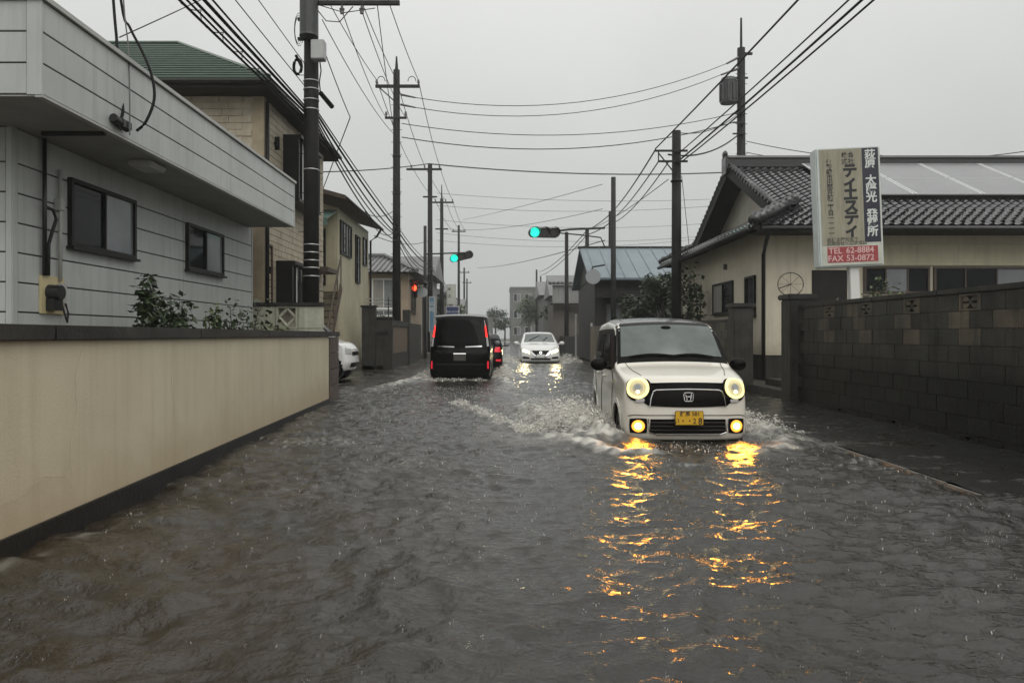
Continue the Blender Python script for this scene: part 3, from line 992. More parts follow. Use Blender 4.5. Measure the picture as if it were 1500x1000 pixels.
def brick_house():
    t = thing('brick_house', 'two-storey cream brick-clad house with a green metal roof behind the utility pole', 'house', (-8.5, 19, 0.12))
    X0, Y0, Y1, ZE = -5.3, 16.4, 21.9, 6.62
    MB().box(-14, X0, Y0, Y1, 0.05, ZE).build('wall', 'brick_siding', t)
    fr = ((X0, 0, 0), (0, 1, 0), (1, 0, 0))
    fn = ((0, Y0, 0), (1, 0, 0), (0, -1, 0))
    # split-face courses, staggered: real relief, joined (each course under ten pixels)
    mb = MB()
    rn = random.Random(4)
    z, k = 0.1, 0
    while z < ZE - 0.1:
        y = Y0 + 0.16 + (0.0 if k % 2 else 0.22)
        while y < Y1 - 0.1:
            y2 = min(y + rn.uniform(0.42, 0.62), Y1 - 0.02)
            mb.fbox(fr, y, y2 - 0.012, z, z + 0.135, 0.0, 0.014 + rn.uniform(0, 0.008))
            y = y2
        x = X0 - 0.25 - (0.0 if k % 2 else 0.2)
        while x > -9:
            x2 = x - rn.uniform(0.42, 0.62)
            mb.fbox(fn, x2 + 0.012, x, z, z + 0.135, 0.0, 0.014 + rn.uniform(0, 0.008))
            x = x2
        z += 0.15
        k += 1
    o = mb.build('brick_cladding', 'brick_siding', t)
    o['kind'] = 'stuff'
    MB().box(X0 - 0.22, X0 + 0.035, Y0 - 0.035, Y0 + 0.13, 0.1, ZE).build('corner_pilaster', 'beige_trim', t, bevel=0.01)
    MB().cyl((X0 + 0.09, Y0 + 0.04, 0.15), (X0 + 0.09, Y0 + 0.04, ZE - 0.2), 0.045, n=8).build('downpipe', 'dark_frame', t, smooth=True)
    # green hip roof with standing courses
    xe, ye0, ye1, ze, zr = -4.98, 15.75, 22.55, 6.68, 8.72
    ym = (ye0 + ye1) / 2
    d = ym - ye0
    xr = xe - d
    roof = MB()
    roof.add([(xe, ye0, ze), (xe, ye1, ze), (xr, ym, zr), (-16, ye0, ze), (-16, ye1, ze), (-16, ym, zr)], [(0, 1, 2), (3, 0, 2, 5), (1, 4, 5, 2)])
    ro = roof.build('roof', 'green_metal_roof', t)
    nrow = 16
    for r in range(nrow):
        f0, f1 = r / nrow, (r + 1) / nrow
        y_a, y_b = ye0 + d * f0, ye0 + d * f1
        z_a, z_b = ze + (zr - ze) * f0, ze + (zr - ze) * f1
        x_a, x_b = xe - d * f0, xe - d * f1
        mb = MB()
        mb.add([(-16, y_a - 0.02, z_a + 0.05), (x_a + 0.02, y_a - 0.02, z_a + 0.05), (x_b + 0.02, y_b + 0.02, z_b + 0.012), (-16, y_b + 0.02, z_b + 0.012),
                (-16, y_a - 0.02, z_a - 0.01), (x_a + 0.02, y_a - 0.02, z_a - 0.01)], [(0, 1, 2, 3), (4, 5, 1, 0)])
        ye_a, ye_b = ye1 - d * f0, ye1 - d * f1
        mb.add([(x_a + 0.02, y_a - 0.02, z_a + 0.05), (x_a + 0.02, ye_a, z_a + 0.05), (x_b + 0.02, ye_b, z_b + 0.012), (x_b + 0.02, y_b + 0.02, z_b + 0.012),
                (x_a + 0.02, y_a - 0.02, z_a - 0.01), (x_a + 0.02, ye_a, z_a - 0.01)], [(0, 1, 2, 3), (4, 5, 1, 0)])
        mb.tube([(-16, y_a - 0.03, z_a + 0.035), (x_a + 0.03, y_a - 0.03, z_a + 0.035), (x_a + 0.03, ye_a, z_a + 0.035)], 0.034, 6)
        mb.build('roof_course', 'green_metal_roof', ro)
    MB().tube([(xe + 0.02, ye0 - 0.02, ze + 0.06), (xr, ym, zr + 0.07), (-16, ym, zr + 0.07)], 0.06, 6).build('ridge_cap', 'green_metal_roof', ro)
    mb = MB()
    mb.box(-16, xe, ye0, ye1, ze - 0.16, ze - 0.012)
    mb.build('eaves_board', 'roof_timber', t)
    mb = MB()
    mb.tube([(-16, ye0 - 0.06, ze - 0.05), (xe + 0.06, ye0 - 0.06, ze - 0.05), (xe + 0.06, ye1, ze - 0.05)], 0.055, 6)
    mb.build('gutter', 'dark_frame', t)
    # projecting bay windows with shutter boxes
    for (a0, a1, b0, b1) in ((17.85, 19.95, 4.55, 6.0), (17.3, 19.4, 1.95, 2.9)):
        mb = MB()
        mb.fbox(fr, a0, a1, b0 - 0.08, b0, 0.02, 0.42)
        mb.fbox(fr, a0, a1, b1, b1 + 0.08, 0.02, 0.46)
        mb.fbox(fr, a0, a0 + 0.07, b0, b1, 0.02, 0.40)
        mb.fbox(fr, a1 - 0.07, a1, b0, b1, 0.02, 0.40)
        nb = 6
        for k in range(1, nb):
            a = a0 + (a1 - a0) * k / nb
            mb.fbox(fr, a - 0.02, a + 0.02, b0, b1, 0.35, 0.39)
        wn = mb.build('bay_window', 'dark_frame', t)
        MB().fbox(fr, a0 + 0.07, a1 - 0.07, b0, b1, 0.025, 0.33).build('pane', 'glass_dark', wn)
        MB().fbox(fr, a0 + 0.4, a0 + 0.62, b0 + 0.02, b1 - 0.02, 0.331, 0.345).build('curtain', 'white_frame', wn)
    window(t, fr, 16.62, 16.95, 1.6, 3.3, ('glass_dark',), frame='brown_wood')
    mb = MB()
    mb.fbox(fr, 17.2, 17.26, 5.55, 5.85, 0.0, 0.12)
    mb.fbox(fr, 17.14, 17.32, 5.66, 5.72, 0.0, 0.1)
    mb.build('wire_bracket', 'dark_frame', t)
    # ground-floor entrance hood, seen beside the pole
    MB().fbox(fr, 20.4, 21.6, 3.0, 3.12, 0.02, 0.5).build('entrance_hood', 'brown_wood', t)


brick_house()


def yellow_house():
    t = thing('yellow_house', 'narrow two-storey pale yellow house with an outside stair and brown sloping roof', 'house', (-8, 27.5, 0.12))
    X0, Y0, Y1, ZE = -5.5, 24.8, 30.5, 5.5
    mb = MB()
    mb.add([(X0, Y0, 0.05), (X0, Y0, ZE), (-11, Y0, ZE + 1.5), (-11, Y0, 0.05), (X0, Y1, 0.05), (X0, Y1, ZE), (-11, Y1, ZE + 1.5), (-11, Y1, 0.05)],
           [(0, 3, 2, 1), (0, 1, 5, 4), (4, 5, 6, 7)])
    mb.build('wall', 'yellow_wall', t)
    sl = 0.28
    mb = MB()
    z0 = 5.62
    P = [(-5.05, 23.9, z0), (-5.05, 31.0, z0), (-11.5, 31.0, z0 + 6.45 * sl), (-11.5, 23.9, z0 + 6.45 * sl)]
    mb.extrude(P, (0, 0, 0.14))
    r = mb.build('roof', 'brown_wood', t)
    MB().tube([(-5.0, 23.9, z0 + 0.02), (-5.0, 31.0, z0 + 0.02)], 0.06, 6).build('gutter', 'dark_frame', r)
    MB().tube([(-5.02, 30.75, z0), (-5.2, 30.75, z0 - 0.3), (-5.43, 30.6, z0 - 0.5), (-5.43, 30.6, 0.2)], 0.045, 6).build('downpipe', 'dark_frame', t)
    fr = ((X0, 0, 0), (0, 1, 0), (1, 0, 0))
    window(t, fr, 25.1, 26.9, 4.0, 5.15, ('glass_pale', 'glass_dark', 'glass_pale', 'glass_dark'), sill=False)
    window(t, fr, 27.7, 28.5, 3.2, 5.0, ('glass_dark', 'glass_pale'), sill=False)
    window(t, fr, 29.2, 29.9, 4.0, 5.1, ('glass_pale',), sill=False)
    window(t, fr, 28.9, 29.7, 0.3, 2.3, ('glass_pale',), frame='grey_pvc', sill=False, name='door')
    fn = ((0, Y0, 0), (1, 0, 0), (0, -1, 0))
    # green awning over the upper landing
    mb = MB()
    mb.extrude([(-7.0, 24.78, 5.38), (-5.5, 24.78, 5.38), (-5.62, 23.7, 4.95), (-7.0, 23.7, 4.95)], (0, 0, 0.05))
    mb.box(-7.0, -5.6, 23.68, 23.72, 4.75, 4.96)
    mb.build('awning', 'green_awning', t)
    MB().fbox(fn, -6.9, -5.9, 2.9, 4.8, 0.0, 0.04).build('upper_door', 'dark_frame', t)
    # outside stair: flight with treads and rusty strings
    st = MB()
    n = 12
    for s_ in (-6.35, -5.38):
        st.extrude([(s_, 22.4, 0.35), (s_, 22.6, 0.2), (s_, 24.75, 2.75), (s_, 24.55, 2.95)], (0.05, 0, 0))
    so = st.build('stair', 'rust_metal', t)
    for k in range(n):
        y = 22.5 + 2.2 * k / n
        z = 0.3 + 2.55 * k / n
        MB().box(-6.3, -5.38, y, y + 0.24, z, z + 0.04).build('tread', 'rust_metal', so)
    for s_ in (-6.33, -5.35):
        mb = MB()
        mb.tube([(s_, 22.5, 1.2), (s_, 24.6, 3.85)], 0.03, 6)
        for k in range(5):
            u = k / 4
            mb.tube([(s_, 22.5 + 2.1 * u, 0.3 + 2.6 * u), (s_, 22.5 + 2.1 * u, 1.2 + 2.65 * u)], 0.02, 5)
        mb.build('handrail', 'rust_metal', so)


yellow_house()


def tiled_house_left():
    t = thing('tan_house', 'low tan house with grey tiled hip roof beyond the brown gate wall', 'house', (-7.5, 40, 0.14))
    X0, Y0, Y1 = -4.75, 37.6, 44
    MB().box(-11, X0, Y0, Y1, 0.1, 4.35).build('wall', 'tan_wall', t)
    xe, ye0, ye1, ze, zr = -4.25, 37.0, 44.6, 4.4, 5.5
    ym = (ye0 + ye1) / 2
    d = ym - ye0
    roof = MB()
    roof.add([(xe, ye0, ze), (xe, ye1, ze), (xe - 2.2, ym, zr), (-12, ye0, ze), (-12, ye1, ze), (-12, ym, zr)], [(0, 1, 2), (3, 0, 2, 5), (1, 4, 5, 2), (0, 3, 4, 1)])
    ro = roof.build('roof', 'grey_tile', t)
    x = -11.9
    tl = MB()
    while x < xe - 0.1:                          # rounded tile ribs running down the front slope, joined (a few pixels each)
        u1 = min(1.0, (xe - x) / 2.2)
        tl.tube([(x, ye0 - 0.02, ze + 0.03), (x, ye0 + d * u1, ze + (zr - ze) * u1 + 0.03)], 0.05, 5)
        x += 0.27
    o = tl.build('roof_tiles', 'grey_tile', ro)
    o['kind'] = 'stuff'
    MB().tube([(xe, ye0, ze + 0.06), (xe - 2.2, ym, zr + 0.12), (-12, ym, zr + 0.12)], 0.12, 6).build('ridge', 'grey_tile', ro)
    fn = ((0, Y0, 0), (1, 0, 0), (0, -1, 0))
    window(t, fn, -6.6, -5.4, 2.55, 4.1, ('curtain', 'glass_pale'), frame='white_frame', t=0.07)
    window(t, fn, -6.6, -5.4, 2.2, 2.5, ('glass_pale', 'glass_pale'), frame='white_frame', t=0.05)
    fr = ((X0, 0, 0), (0, 1, 0), (1, 0, 0))
    window(t, fr, 38.6, 40.4, 2.4, 3.9, ('glass_dark', 'glass_dark'), frame='brown_wood')
    MB().fbox(fr, 38.2, 40.8, 4.0, 4.1, 0.0, 0.7).build('window_hood', 'roof_timber', t)


tiled_house_left()


def gate_wall_left():
    t = thing('gate_wall', 'dark stained concrete gate wall with a brown inset panel beside the driveway', 'wall', (-4.3, 27, 0))
    for i, (a, b) in enumerate(((-5.02, -4.52), (-4.515, -3.93))):
        MB().box(a, b, 26.5, 26.75, -0.3, 2.22 - 0.4 * i).build('gate_pier', 'dark_concrete', t, bevel=0.015)
    MB().box(-5.06, -4.49, 26.46, 26.79, 2.222, 2.3).build('pier_cap', 'wall_cap', t, bevel=0.01)
    MB().box(-4.5, -3.89, 26.46, 26.79, 1.822, 1.88).build('pier_cap', 'wall_cap', t, bevel=0.01)
    MB().box(-4.42, -4.05, 26.47, 26.499, 1.25, 1.36).build('letter_slot', 'black_plastic', t)
    # along the road
    MB().box(-4.1, -3.97, 26.76, 31.3, -0.3, 0.55).build('wall_foot', 'dark_concrete', t, bevel=0.01)
    y = 26.8
    while y < 31.2:
        MB().box(-4.07, -4.0, y, y + 0.86, 0.552, 1.56).build('panel', 'brown_panel', t, bevel=0.008)
        y += 0.88
    MB().box(-4.12, -3.95, 26.76, 31.3, 1.562, 1.78).build('top_rail', 'dark_concrete', t, bevel=0.01)
    MB().box(-4.2, -3.9, 31.31, 31.7, -0.3, 2.3).build('gate_pier', 'dark_concrete', t, bevel=0.015)
    MB().box(-4.25, -4.02, 31.71, 37.0, -0.3, 1.75).build('rear_wall', 'dark_concrete', t, bevel=0.01)
    t2 = thing('rail_fence', 'metal rail fence standing behind the dark gate wall', 'fence', (-4.6, 30, 0.14))
    for x in (-6.6, -5.6, -4.6):
        MB().cyl((x, 30, 0.14), (x, 30, 2.75), 0.025, n=6).build('post', 'pole_metal', t2)
    for z in (2.7, 2.55, 2.4):
        MB().cyl((-6.7, 30, z), (-4.45, 30, z), 0.02, n=6).build('rail', 'grey_pvc', t2)


gate_wall_left()
shrub('shrub', 'clipped dark shrub peeping over the dark gate wall', (-5.0, 29.0, 0.14), (0.6, 0.5, 1.15), 900, 0.1, 'leaf_dark', 21, stems=7)


# ================================================================== RIGHT SIDE
def block_mesh(L_, H_, T_, bev=0.003):
    mb = MB().box(-T_ / 2, T_ / 2, 0.0015, L_ - 0.0015, 0.0015, H_ - 0.0015)
    o = mb.build('block', 'old_block', None, bevel=bev)
    me = o.data
    bpy.data.objects.remove(o)
    return me


def pierced_mesh(L_, H_, T_):
    """ornamental block pierced with a four-petal cross"""
    mb = MB()
    a, b = L_ / 2, H_ / 2
    y0, z0 = a, b
    e = 0.03
    for s_ in (-1, 1):
        mb.box(-T_ / 2, T_ / 2, y0 + s_ * (a - e - 0.004) - e, y0 + s_ * (a - e - 0.004) + e, 0.004, H_ - 0.004)
        mb.box(-T_ / 2, T_ / 2, 0.06, L_ - 0.06, z0 + s_ * (b - 0.012 - 0.004) - 0.012, z0 + s_ * (b - 0.012 - 0.004) + 0.012)
    for sy in (-1, 1):
        for sz in (-1, 1):
            mb.extrude([(-T_ / 2 + 0.008, y0 + sy * 0.135, z0 + sz * 0.012), (-T_ / 2 + 0.008, y0 + sy * 0.03, z0 + sz * 0.012), (-T_ / 2 + 0.008, y0 + sy * 0.012, z0 + sz * 0.03), (-T_ / 2 + 0.008, y0 + sy * 0.06, z0 + sz * 0.068), (-T_ / 2 + 0.008, y0 + sy * 0.135, z0 + sz * 0.068)], (T_ - 0.016, 0, 0))
    mb.box(-T_ / 2 + 0.012, T_ / 2 - 0.012, y0 - 0.022, y0 + 0.022, z0 - 0.022, z0 + 0.022)
    o = mb.build('b', 'old_block')
    me = o.data
    bpy.data.objects.remove(o)
    return me


def old_wall(label, y0, y1, top, holes, warm_seed, x=5.38):
    t = thing('block_wall', label, 'wall', (x, (y0 + y1) / 2, 0))
    BL, BH, T = 0.40, 0.2, 0.13
    me = block_mesh(BL, BH, T)
    variants = []
    for mname in ('old_block', 'old_block_warm', 'mossy_block'):
        c = me.copy()
        c.materials.clear()
        c.materials.append(M[mname])
        p = pierced_mesh(BL, BH, T)
        p.materials.clear()
        p.materials.append(M[mname])
        variants.append((c, p))
    n = int((y1 - y0) / BL)
    rows = int((top + 0.08) / BH)
    zb = top - rows * BH
    rn = random.Random(warm_seed)
    for r in range(rows):
        off = 0.2 if r % 2 else 0.0
        for k in range(n):
            y = y0 + k * BL + (0 if holes and r in (rows - 1,) else off)
            if y + BL > y1 + 0.01:
                continue
            z = zb + r * BH
            hole = (r == rows - 1 and k % 3 == 1) if holes else False
            low = (z < 0.62)
            wz = 1 if ((not low) and (k % 3 == 1 or rn.random() < 0.22) and r >= rows - 3) else (2 if low else 0)
            if holes and z < 0.05 and k % 4 == 2:
                hole = True
            o = bpy.data.objects.new('block', variants[wz][1 if hole else 0])
            C.objects.link(o)
            o.parent = t
            o.matrix_parent_inverse = Matrix.Translation(-t.location)
            o.location = (x - rn.uniform(0, 0.006) - (0.02 if low else 0), y, z)
    MB().box(x + 0.045, x + 0.06, y0, y1, zb, top - 0.25).build('mortar', 'mortar', t)
    y = y0
    while y < y1 - 0.05:
        y2 = min(y + 0.8, y1)
        MB().box(x - 0.085, x + 0.085, y + 0.003, y2 - 0.003, top + 0.002, top + 0.07).build('coping_block', 'dark_concrete', t, bevel=0.012)
        y = y2
    MB().box(x - 0.14, x + 0.1, y0, y1, -0.3, 0.045).build('footing', 'mossy_block', t, bevel=0.01)
    return t


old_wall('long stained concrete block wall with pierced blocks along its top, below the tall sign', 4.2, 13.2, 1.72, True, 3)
old_wall('dark block wall beyond the iron gate, running on to the bare pole', 17.0, 25.0, 1.55, False, 5)


def gate_right():
    for label, y, h in (('dark capped gate pillar at the end of the stained block wall', 13.25, 1.98), ('dark capped gate pillar at the far side of the iron gate', 16.45, 1.95)):
        t = thing('gate_pillar', label, 'pillar', (5.38, y + 0.22, 0.0))
        MB().box(5.17, 5.6, y, y + 0.44, -0.3, h - 0.1).build('shaft', 'dark_concrete', t, bevel=0.015)
        MB().box(5.12, 5.65, y - 0.05, y + 0.49, h - 0.098, h).build('cap', 'wall_cap', t, bevel=0.02)
    t = thing('iron_gate', 'thin iron gate folded open between the two dark pillars', 'gate', (5.7, 15, 0.13))
    p0, p1 = Vector((5.62, 13.7, 0)), Vector((6.35, 16.3, 0))
    for z in (0.45, 1.62):
        MB().tube([p0 + Vector((0, 0, z)), p1 + Vector((0, 0, z + 0.02))], 0.017, 6).build('rail', 'dark_frame', t)
    for k in range(6):
        p = p0.lerp(p1, k / 5)
        MB().tube([p + Vector((0, 0, 0.14)), p + Vector((0, 0, 1.62))], 0.012, 6).build('bar', 'dark_frame', t)
    # step up to the plot behind the gate
    for i in range(3):
        t2 = MB().box(5.44 + 0.4 * i, 5.8 + 0.4 * i, 13.75, 16.4, -0.3, 0.16 + 0.13 * i).build('step', 'dark_concrete', None, bevel=0.015)
        struct(t2)
    # round hanging dish on the house side
    d = thing('round_net', 'round wire frame hung beside the downpipe of the tiled house', 'wire frame', (6.9, 16.9, 2.15))
    c = Vector((6.72, 17.2, 2.42))
    MB().tube([c + Vector((0.30 * math.cos(a), 0, 0.27 * math.sin(a))) for a in np.linspace(0, 2 * math.pi, 25)], 0.011, 5).build('ring', 'pole_metal', d)
    for k in range(8):
        a = k * math.pi / 4
        MB().tube([c, c + Vector((0.30 * math.cos(a), 0, 0.27 * math.sin(a)))], 0.004, 4).build('spoke', 'pole_metal', d)
    MB().tube([c, c + Vector((0.0, 0.75, -0.05))], 0.012, 5).build('arm', 'pole_metal', d)
    MB().tube([c - Vector((0, 0, 0.27)), c - Vector((0, 0, 2.28))], 0.014, 5).build('pole', 'pole_metal', d)


gate_right()

ZE2, ZR2 = 3.80, 6.28          # eaves and ridge of the tiled house
YE2, YM2, YB2 = 17.2, 22.2, 27.2
XE2, XV2, XG2 = 5.9, 6.8, 7.45
SL2 = (ZR2 - ZE2) / (YM2 - YE2)


def tile_mesh(wd, ln):
    """one S-shaped clay pan tile, lying in the x-y plane, front lip at y=0"""
    prof = [(0.0, 0.012), (0.14, -0.004), (0.34, -0.012), (0.55, -0.006), (0.70, 0.018), (0.84, 0.034), (1.0, 0.022)]
    mb = MB()
    n = len(prof)
    vs = []
    for y, dz in ((0.0, 0.022), (ln, 0.0)):
        for u, z in prof:
            vs.append((u * wd, y, z + dz))
    for u, z in prof:
        vs.append((u * wd, 0.0, z + 0.022 - 0.026))
    fs = [(i, i + 1, n + i + 1, n + i) for i in range(n - 1)] + [(2 * n + i, 2 * n + i + 1, i + 1, i) for i in range(n - 1)]
    mb.add(vs, fs)
    o = mb.build('tile', 'dark_tile', None, smooth=False)
    me = o.data
    bpy.data.objects.remove(o)
    return me, vs, fs


def tiled_house_right():
    t = thing('tiled_house', 'cream plaster house with dark pan-tiled gable roof and solar panels', 'house', (11, 22, 0.13))
    XW, YW, YWB, XR = 6.4, 18.0, 26.4, 22.0
    MB().box(XW, XR, YW, YWB, 0.75, ZE2 + 0.02).build('wall', 'house_plaster', t)
    MB().box(XW + 0.03, XR, YW + 0.03, YWB - 0.03, 0.0, 0.748).build('foundation', 'dark_concrete', t)
    # gable wall
    mb = MB()
    zb = ZE2 + SL2 * 1.5
    mb.extrude([(XG2, YE2 + 1.6, zb), (XG2, YB2 - 1.6, zb), (XG2, YM2, ZR2 - 0.12)], (0.1, 0, 0))
    mb.build('gable_wall', 'gable_plaster', t)
    # roof slabs
    slab = MB()
    th = (0, 0, -0.10)
    slab.extrude([(XE2, YE2, ZE2), (XR, YE2, ZE2), (XR, YM2, ZR2), (XV2, YM2, ZR2), (XV2, YE2 + 0.9, ZE2 + SL2 * 0.9)], th)
    slab.extrude([(XE2, YB2, ZE2), (XV2, YB2 - 0.9, ZE2 + SL2 * 0.9), (XV2, YM2, ZR2), (XR, YM2, ZR2), (XR, YB2, ZE2)], th)
    slab.extrude([(XE2, YE2, ZE2), (XG2 + 0.05, YE2 + 1.55, ZE2 + SL2 * 1.55), (XG2 + 0.05, YB2 - 1.55, ZE2 + SL2 * 1.55), (XE2, YB2, ZE2)], th)
    ro = slab.build('roof', 'roof_timber', t)
    # verge boards of the gable
    for ya, yb in ((YE2 + 0.95, YM2), (YB2 - 0.95, YM2)):
        za, zb_ = ZE2 + SL2 * 0.95, ZR2
        MB().extrude([(XV2 - 0.04, ya, za - 0.28), (XV2 - 0.04, yb, zb_ - 0.28), (XV2 - 0.04, yb, zb_ + 0.03), (XV2 - 0.04, ya, za + 0.03)], (0.05, 0, 0)).build('verge_board', 'roof_timber', ro)
        MB().tube([(XV2 + 0.02, ya, za + 0.07), (XV2 + 0.02, yb, zb_ + 0.07)], 0.08, 7).build('verge_tile_row', 'dark_tile', ro, smooth=True)
        k0, nseg = 0, 18
        for k in range(nseg):
            u = (k + 0.5) / nseg
            MB().ball((XV2 + 0.02, ya + (yb - ya) * u, za + (zb_ - za) * u + 0.06), (0.11, 0.10, 0.10), 7, 5).build('verge_tile', 'dark_tile', ro, smooth=True)
    # individual tiles of the front slope
    TW, TE = 0.235, 0.225
    me, tv, tf = tile_mesh(TW, TE * 1.12)
    ang = math.atan(SL2)
    length = math.hypot(YM2 - YE2, ZR2 - ZE2)
    spots = []
    nr = int(length / TE)
    for r in range(nr):
        s_ = r * TE
        y = YE2 - 0.06 + s_ * math.cos(ang)
        z = ZE2 + 0.012 + (s_ - 0.05) * math.sin(ang)
        x = max(XE2 + max(0.0, y - YE2) + 0.1, XE2) if y < YE2 + 0.9 else XV2 + 0.12
        while x < XR - 0.3:
            on_panel = (x > 9.0 and YE2 + 1.85 < y < YM2 - 0.35)
            if not on_panel:
                spots.append((x, y, z))
            x += TW
    spots.sort(key=lambda p: abs(p[0] - 9.2) + 0.2 * p[1])
    rot = Matrix.Rotation(ang, 4, 'X')
    joined = MB()
    rn = random.Random(9)
    for i, (x, y, z) in enumerate(spots):
        if i < 300:
            o = bpy.data.objects.new('tile', me)
            C.objects.link(o)
            o.parent = ro
            o.location = (x, y, z + rn.uniform(0, 0.004))
            o.rotation_euler = (ang, 0, rn.uniform(-0.012, 0.012))
        else:
            joined.add([tuple(rot @ Vector(v) + Vector((x, y, z))) for v in tv], tf)
    o = joined.build('far_tiles', 'dark_tile', ro)
    o['kind'] = 'stuff'
    # tiles of the small side roof (seen edge on), round ends along its eave
    side = MB()
    y = YE2 + 0.1
    while y < YB2 - 0.1:
        lim = min(1.5, y - YE2, YB2 - y)
        side.tube([(XE2 - 0.04, y, ZE2 + 0.03), (XE2 + max(0.15, lim), y, ZE2 + 0.03 + SL2 * max(0.15, lim))], 0.065, 6)
        y += 0.26
    side.build('side_tiles', 'dark_tile', ro, smooth=True)['kind'] = 'stuff'
    y = YE2
    while y < YB2:
        MB().cyl((XE2 - 0.10, y, ZE2 + 0.0), (XE2 - 0.05, y, ZE2 + 0.0), 0.075, n=9).build('eave_tile_end', 'dark_tile', ro)
        y += 0.28
    # hip rolls and ridge
    for (a, b) in (((XE2 - 0.08, YE2 - 0.08, ZE2 + 0.1), (XG2, YE2 + 1.5, ZE2 + SL2 * 1.5 + 0.14)), ((XE2 - 0.05, YB2 + 0.05, ZE2 + 0.1), (XG2, YB2 - 1.5, ZE2 + SL2 * 1.5 + 0.14))):
        mb = MB()
        a, b = Vector(a), Vector(b)
        mb.tube([a, a.lerp(b, 0.5), b], 0.13, 8)
        for k in range(7):
            mb.ball(a.lerp(b, (k + 0.5) / 7) + Vector((0, 0, 0.05)), (0.14, 0.14, 0.12), 8, 5)
        mb.build('hip_ridge', 'dark_tile', ro, smooth=True)
    mb = MB()
    mb.box(XV2 - 0.05, XR, YM2 - 0.13, YM2 + 0.13, ZR2 - 0.02, ZR2 + 0.10)
    mb.box(XV2 - 0.03, XR, YM2 - 0.105, YM2 + 0.105, ZR2 + 0.105, ZR2 + 0.20)
    mb.tube([(XV2 - 0.06, YM2, ZR2 + 0.24), (XR, YM2, ZR2 + 0.24)], 0.11, 8)
    mb.build('ridge', 'dark_tile', ro)
    mb = MB()
    mb.box(XV2 - 0.14, XV2 - 0.055, YM2 - 0.22, YM2 + 0.22, ZR2 - 0.25, ZR2 + 0.30)
    mb.ball((XV2 - 0.1, YM2, ZR2 + 0.36), (0.08, 0.16, 0.13), 8, 6)
    mb.build('ridge_end_tile', 'dark_tile', ro, bevel=0.015)
    # eaves: board, soffit and gutters
    MB().box(XE2 + 0.05, XR, YE2 + 0.02, YW - 0.003, ZE2 - 0.14, ZE2 - 0.105).build('soffit', 'roof_timber', t)
    mb = MB()
    mb.tube([(XE2 + 0.1, YE2 - 0.12, ZE2 - 0.10), (XR, YE2 - 0.12, ZE2 - 0.10)], 0.065, 7)
    mb.tube([(XE2 - 0.13, YE2 + 0.05, ZE2 - 0.10), (XE2 - 0.13, YB2, ZE2 - 0.10)], 0.065, 7)
    mb.build('gutter', 'black_plastic', t, smooth=True)
    MB().tube([(XE2 + 0.28, YE2 - 0.10, ZE2 - 0.15), (XW - 0.1, YW - 0.32, ZE2 - 0.42), (XW - 0.05, YW - 0.06, ZE2 - 0.62), (XW - 0.05, YW - 0.06, 0.2)], 0.05, 8).build('downpipe', 'black_plastic', t, smooth=True)
    fr = ((XW, 0, 0), (0, 1, 0), (-1, 0, 0))
    window(t, fr, 18.6, 19.35, 1.75, 2.75, ('glass_dark',))
    window(t, fr, 20.4, 22.3, 1.85, 2.75, ('glass_dark', 'curtain'))
    MB().fbox(fr, 21.0, 21.12, 3.1, 3.25, 0.0, 0.08).build('vent_cap', 'black_plastic', t)
    # front: dark entrance sheet, sliding doors, lintel and shutter boxes behind the wall
    fn = ((0, YW, 0), (1, 0, 0), (0, -1, 0))
    MB().fbox(fn, 7.55, 8.4, 0.78, 2.82, 0.0, 0.02).build('recess_shade_sheet', 'roof_timber', t)  # flat dark sheet on the wall, its colour standing in for a recess's shade
    MB().fbox(fn, 8.75, XR, 2.93, 3.45, 0.0, 0.05).build('lintel', 'yellow_wall', t)
    window(t, fn, 8.8, 10.4, 2.25, 2.9, ('glass_dark', 'glass_pale', 'glass_dark'), frame='brown_wood', sill=False)
    window(t, fn, 10.5, 12.8, 2.25, 2.9, ('glass_dark', 'glass_dark', 'glass_pale'), frame='brown_wood', sill=False)
    window(t, fn, 8.8, 10.2, 0.85, 2.2, ('glass_dark', 'glass_pale'), frame='brown_wood', sill=False, name='sliding_door')
    window(t, fn, 10.25, 11.6, 0.85, 2.2, ('glass_pale', 'glass_dark'), frame='brown_wood', sill=False, name='sliding_door')
    window(t, fn, 11.65, 13.4, 0.85, 2.2, ('curtain', 'curtain'), frame='brown_wood', sill=False, name='sliding_door')
    window(t, fn, 13.5, 15.5, 0.85, 2.2, ('glass_dark', 'curtain'), frame='brown_wood', sill=False, name='sliding_door')
    # solar panels
    for k in range(6):
        for r in range(2):
            xa = 8.87 + 1.75 * k + 0.02
            xb = xa + 1.71
            sa = 2.05 + 1.66 * r
            sb = sa + 1.62
            pt = lambda x, s_, h: (x, YE2 + s_ * math.cos(ang) - h * math.sin(ang), ZE2 + s_ * math.sin(ang) + h * math.cos(ang))
            nrm = (0, -math.sin(ang) * 0.035, math.cos(ang) * 0.035)
            fo = MB().extrude([pt(xa, sa, 0.13), pt(xb, sa, 0.13), pt(xb, sb, 0.13), pt(xa, sb, 0.13)], nrm).build('solar_panel', 'aluminium', t)
            MB().extrude([pt(xa + 0.045, sa + 0.02, 0.1655), pt(xb - 0.045, sa + 0.02, 0.1655), pt(xb - 0.045, sb - 0.02, 0.1655), pt(xa + 0.045, sb - 0.02, 0.1655)], (0, -math.sin(ang) * 0.002, math.cos(ang) * 0.002)).build('cell_sheet', 'solar_cell', fo)
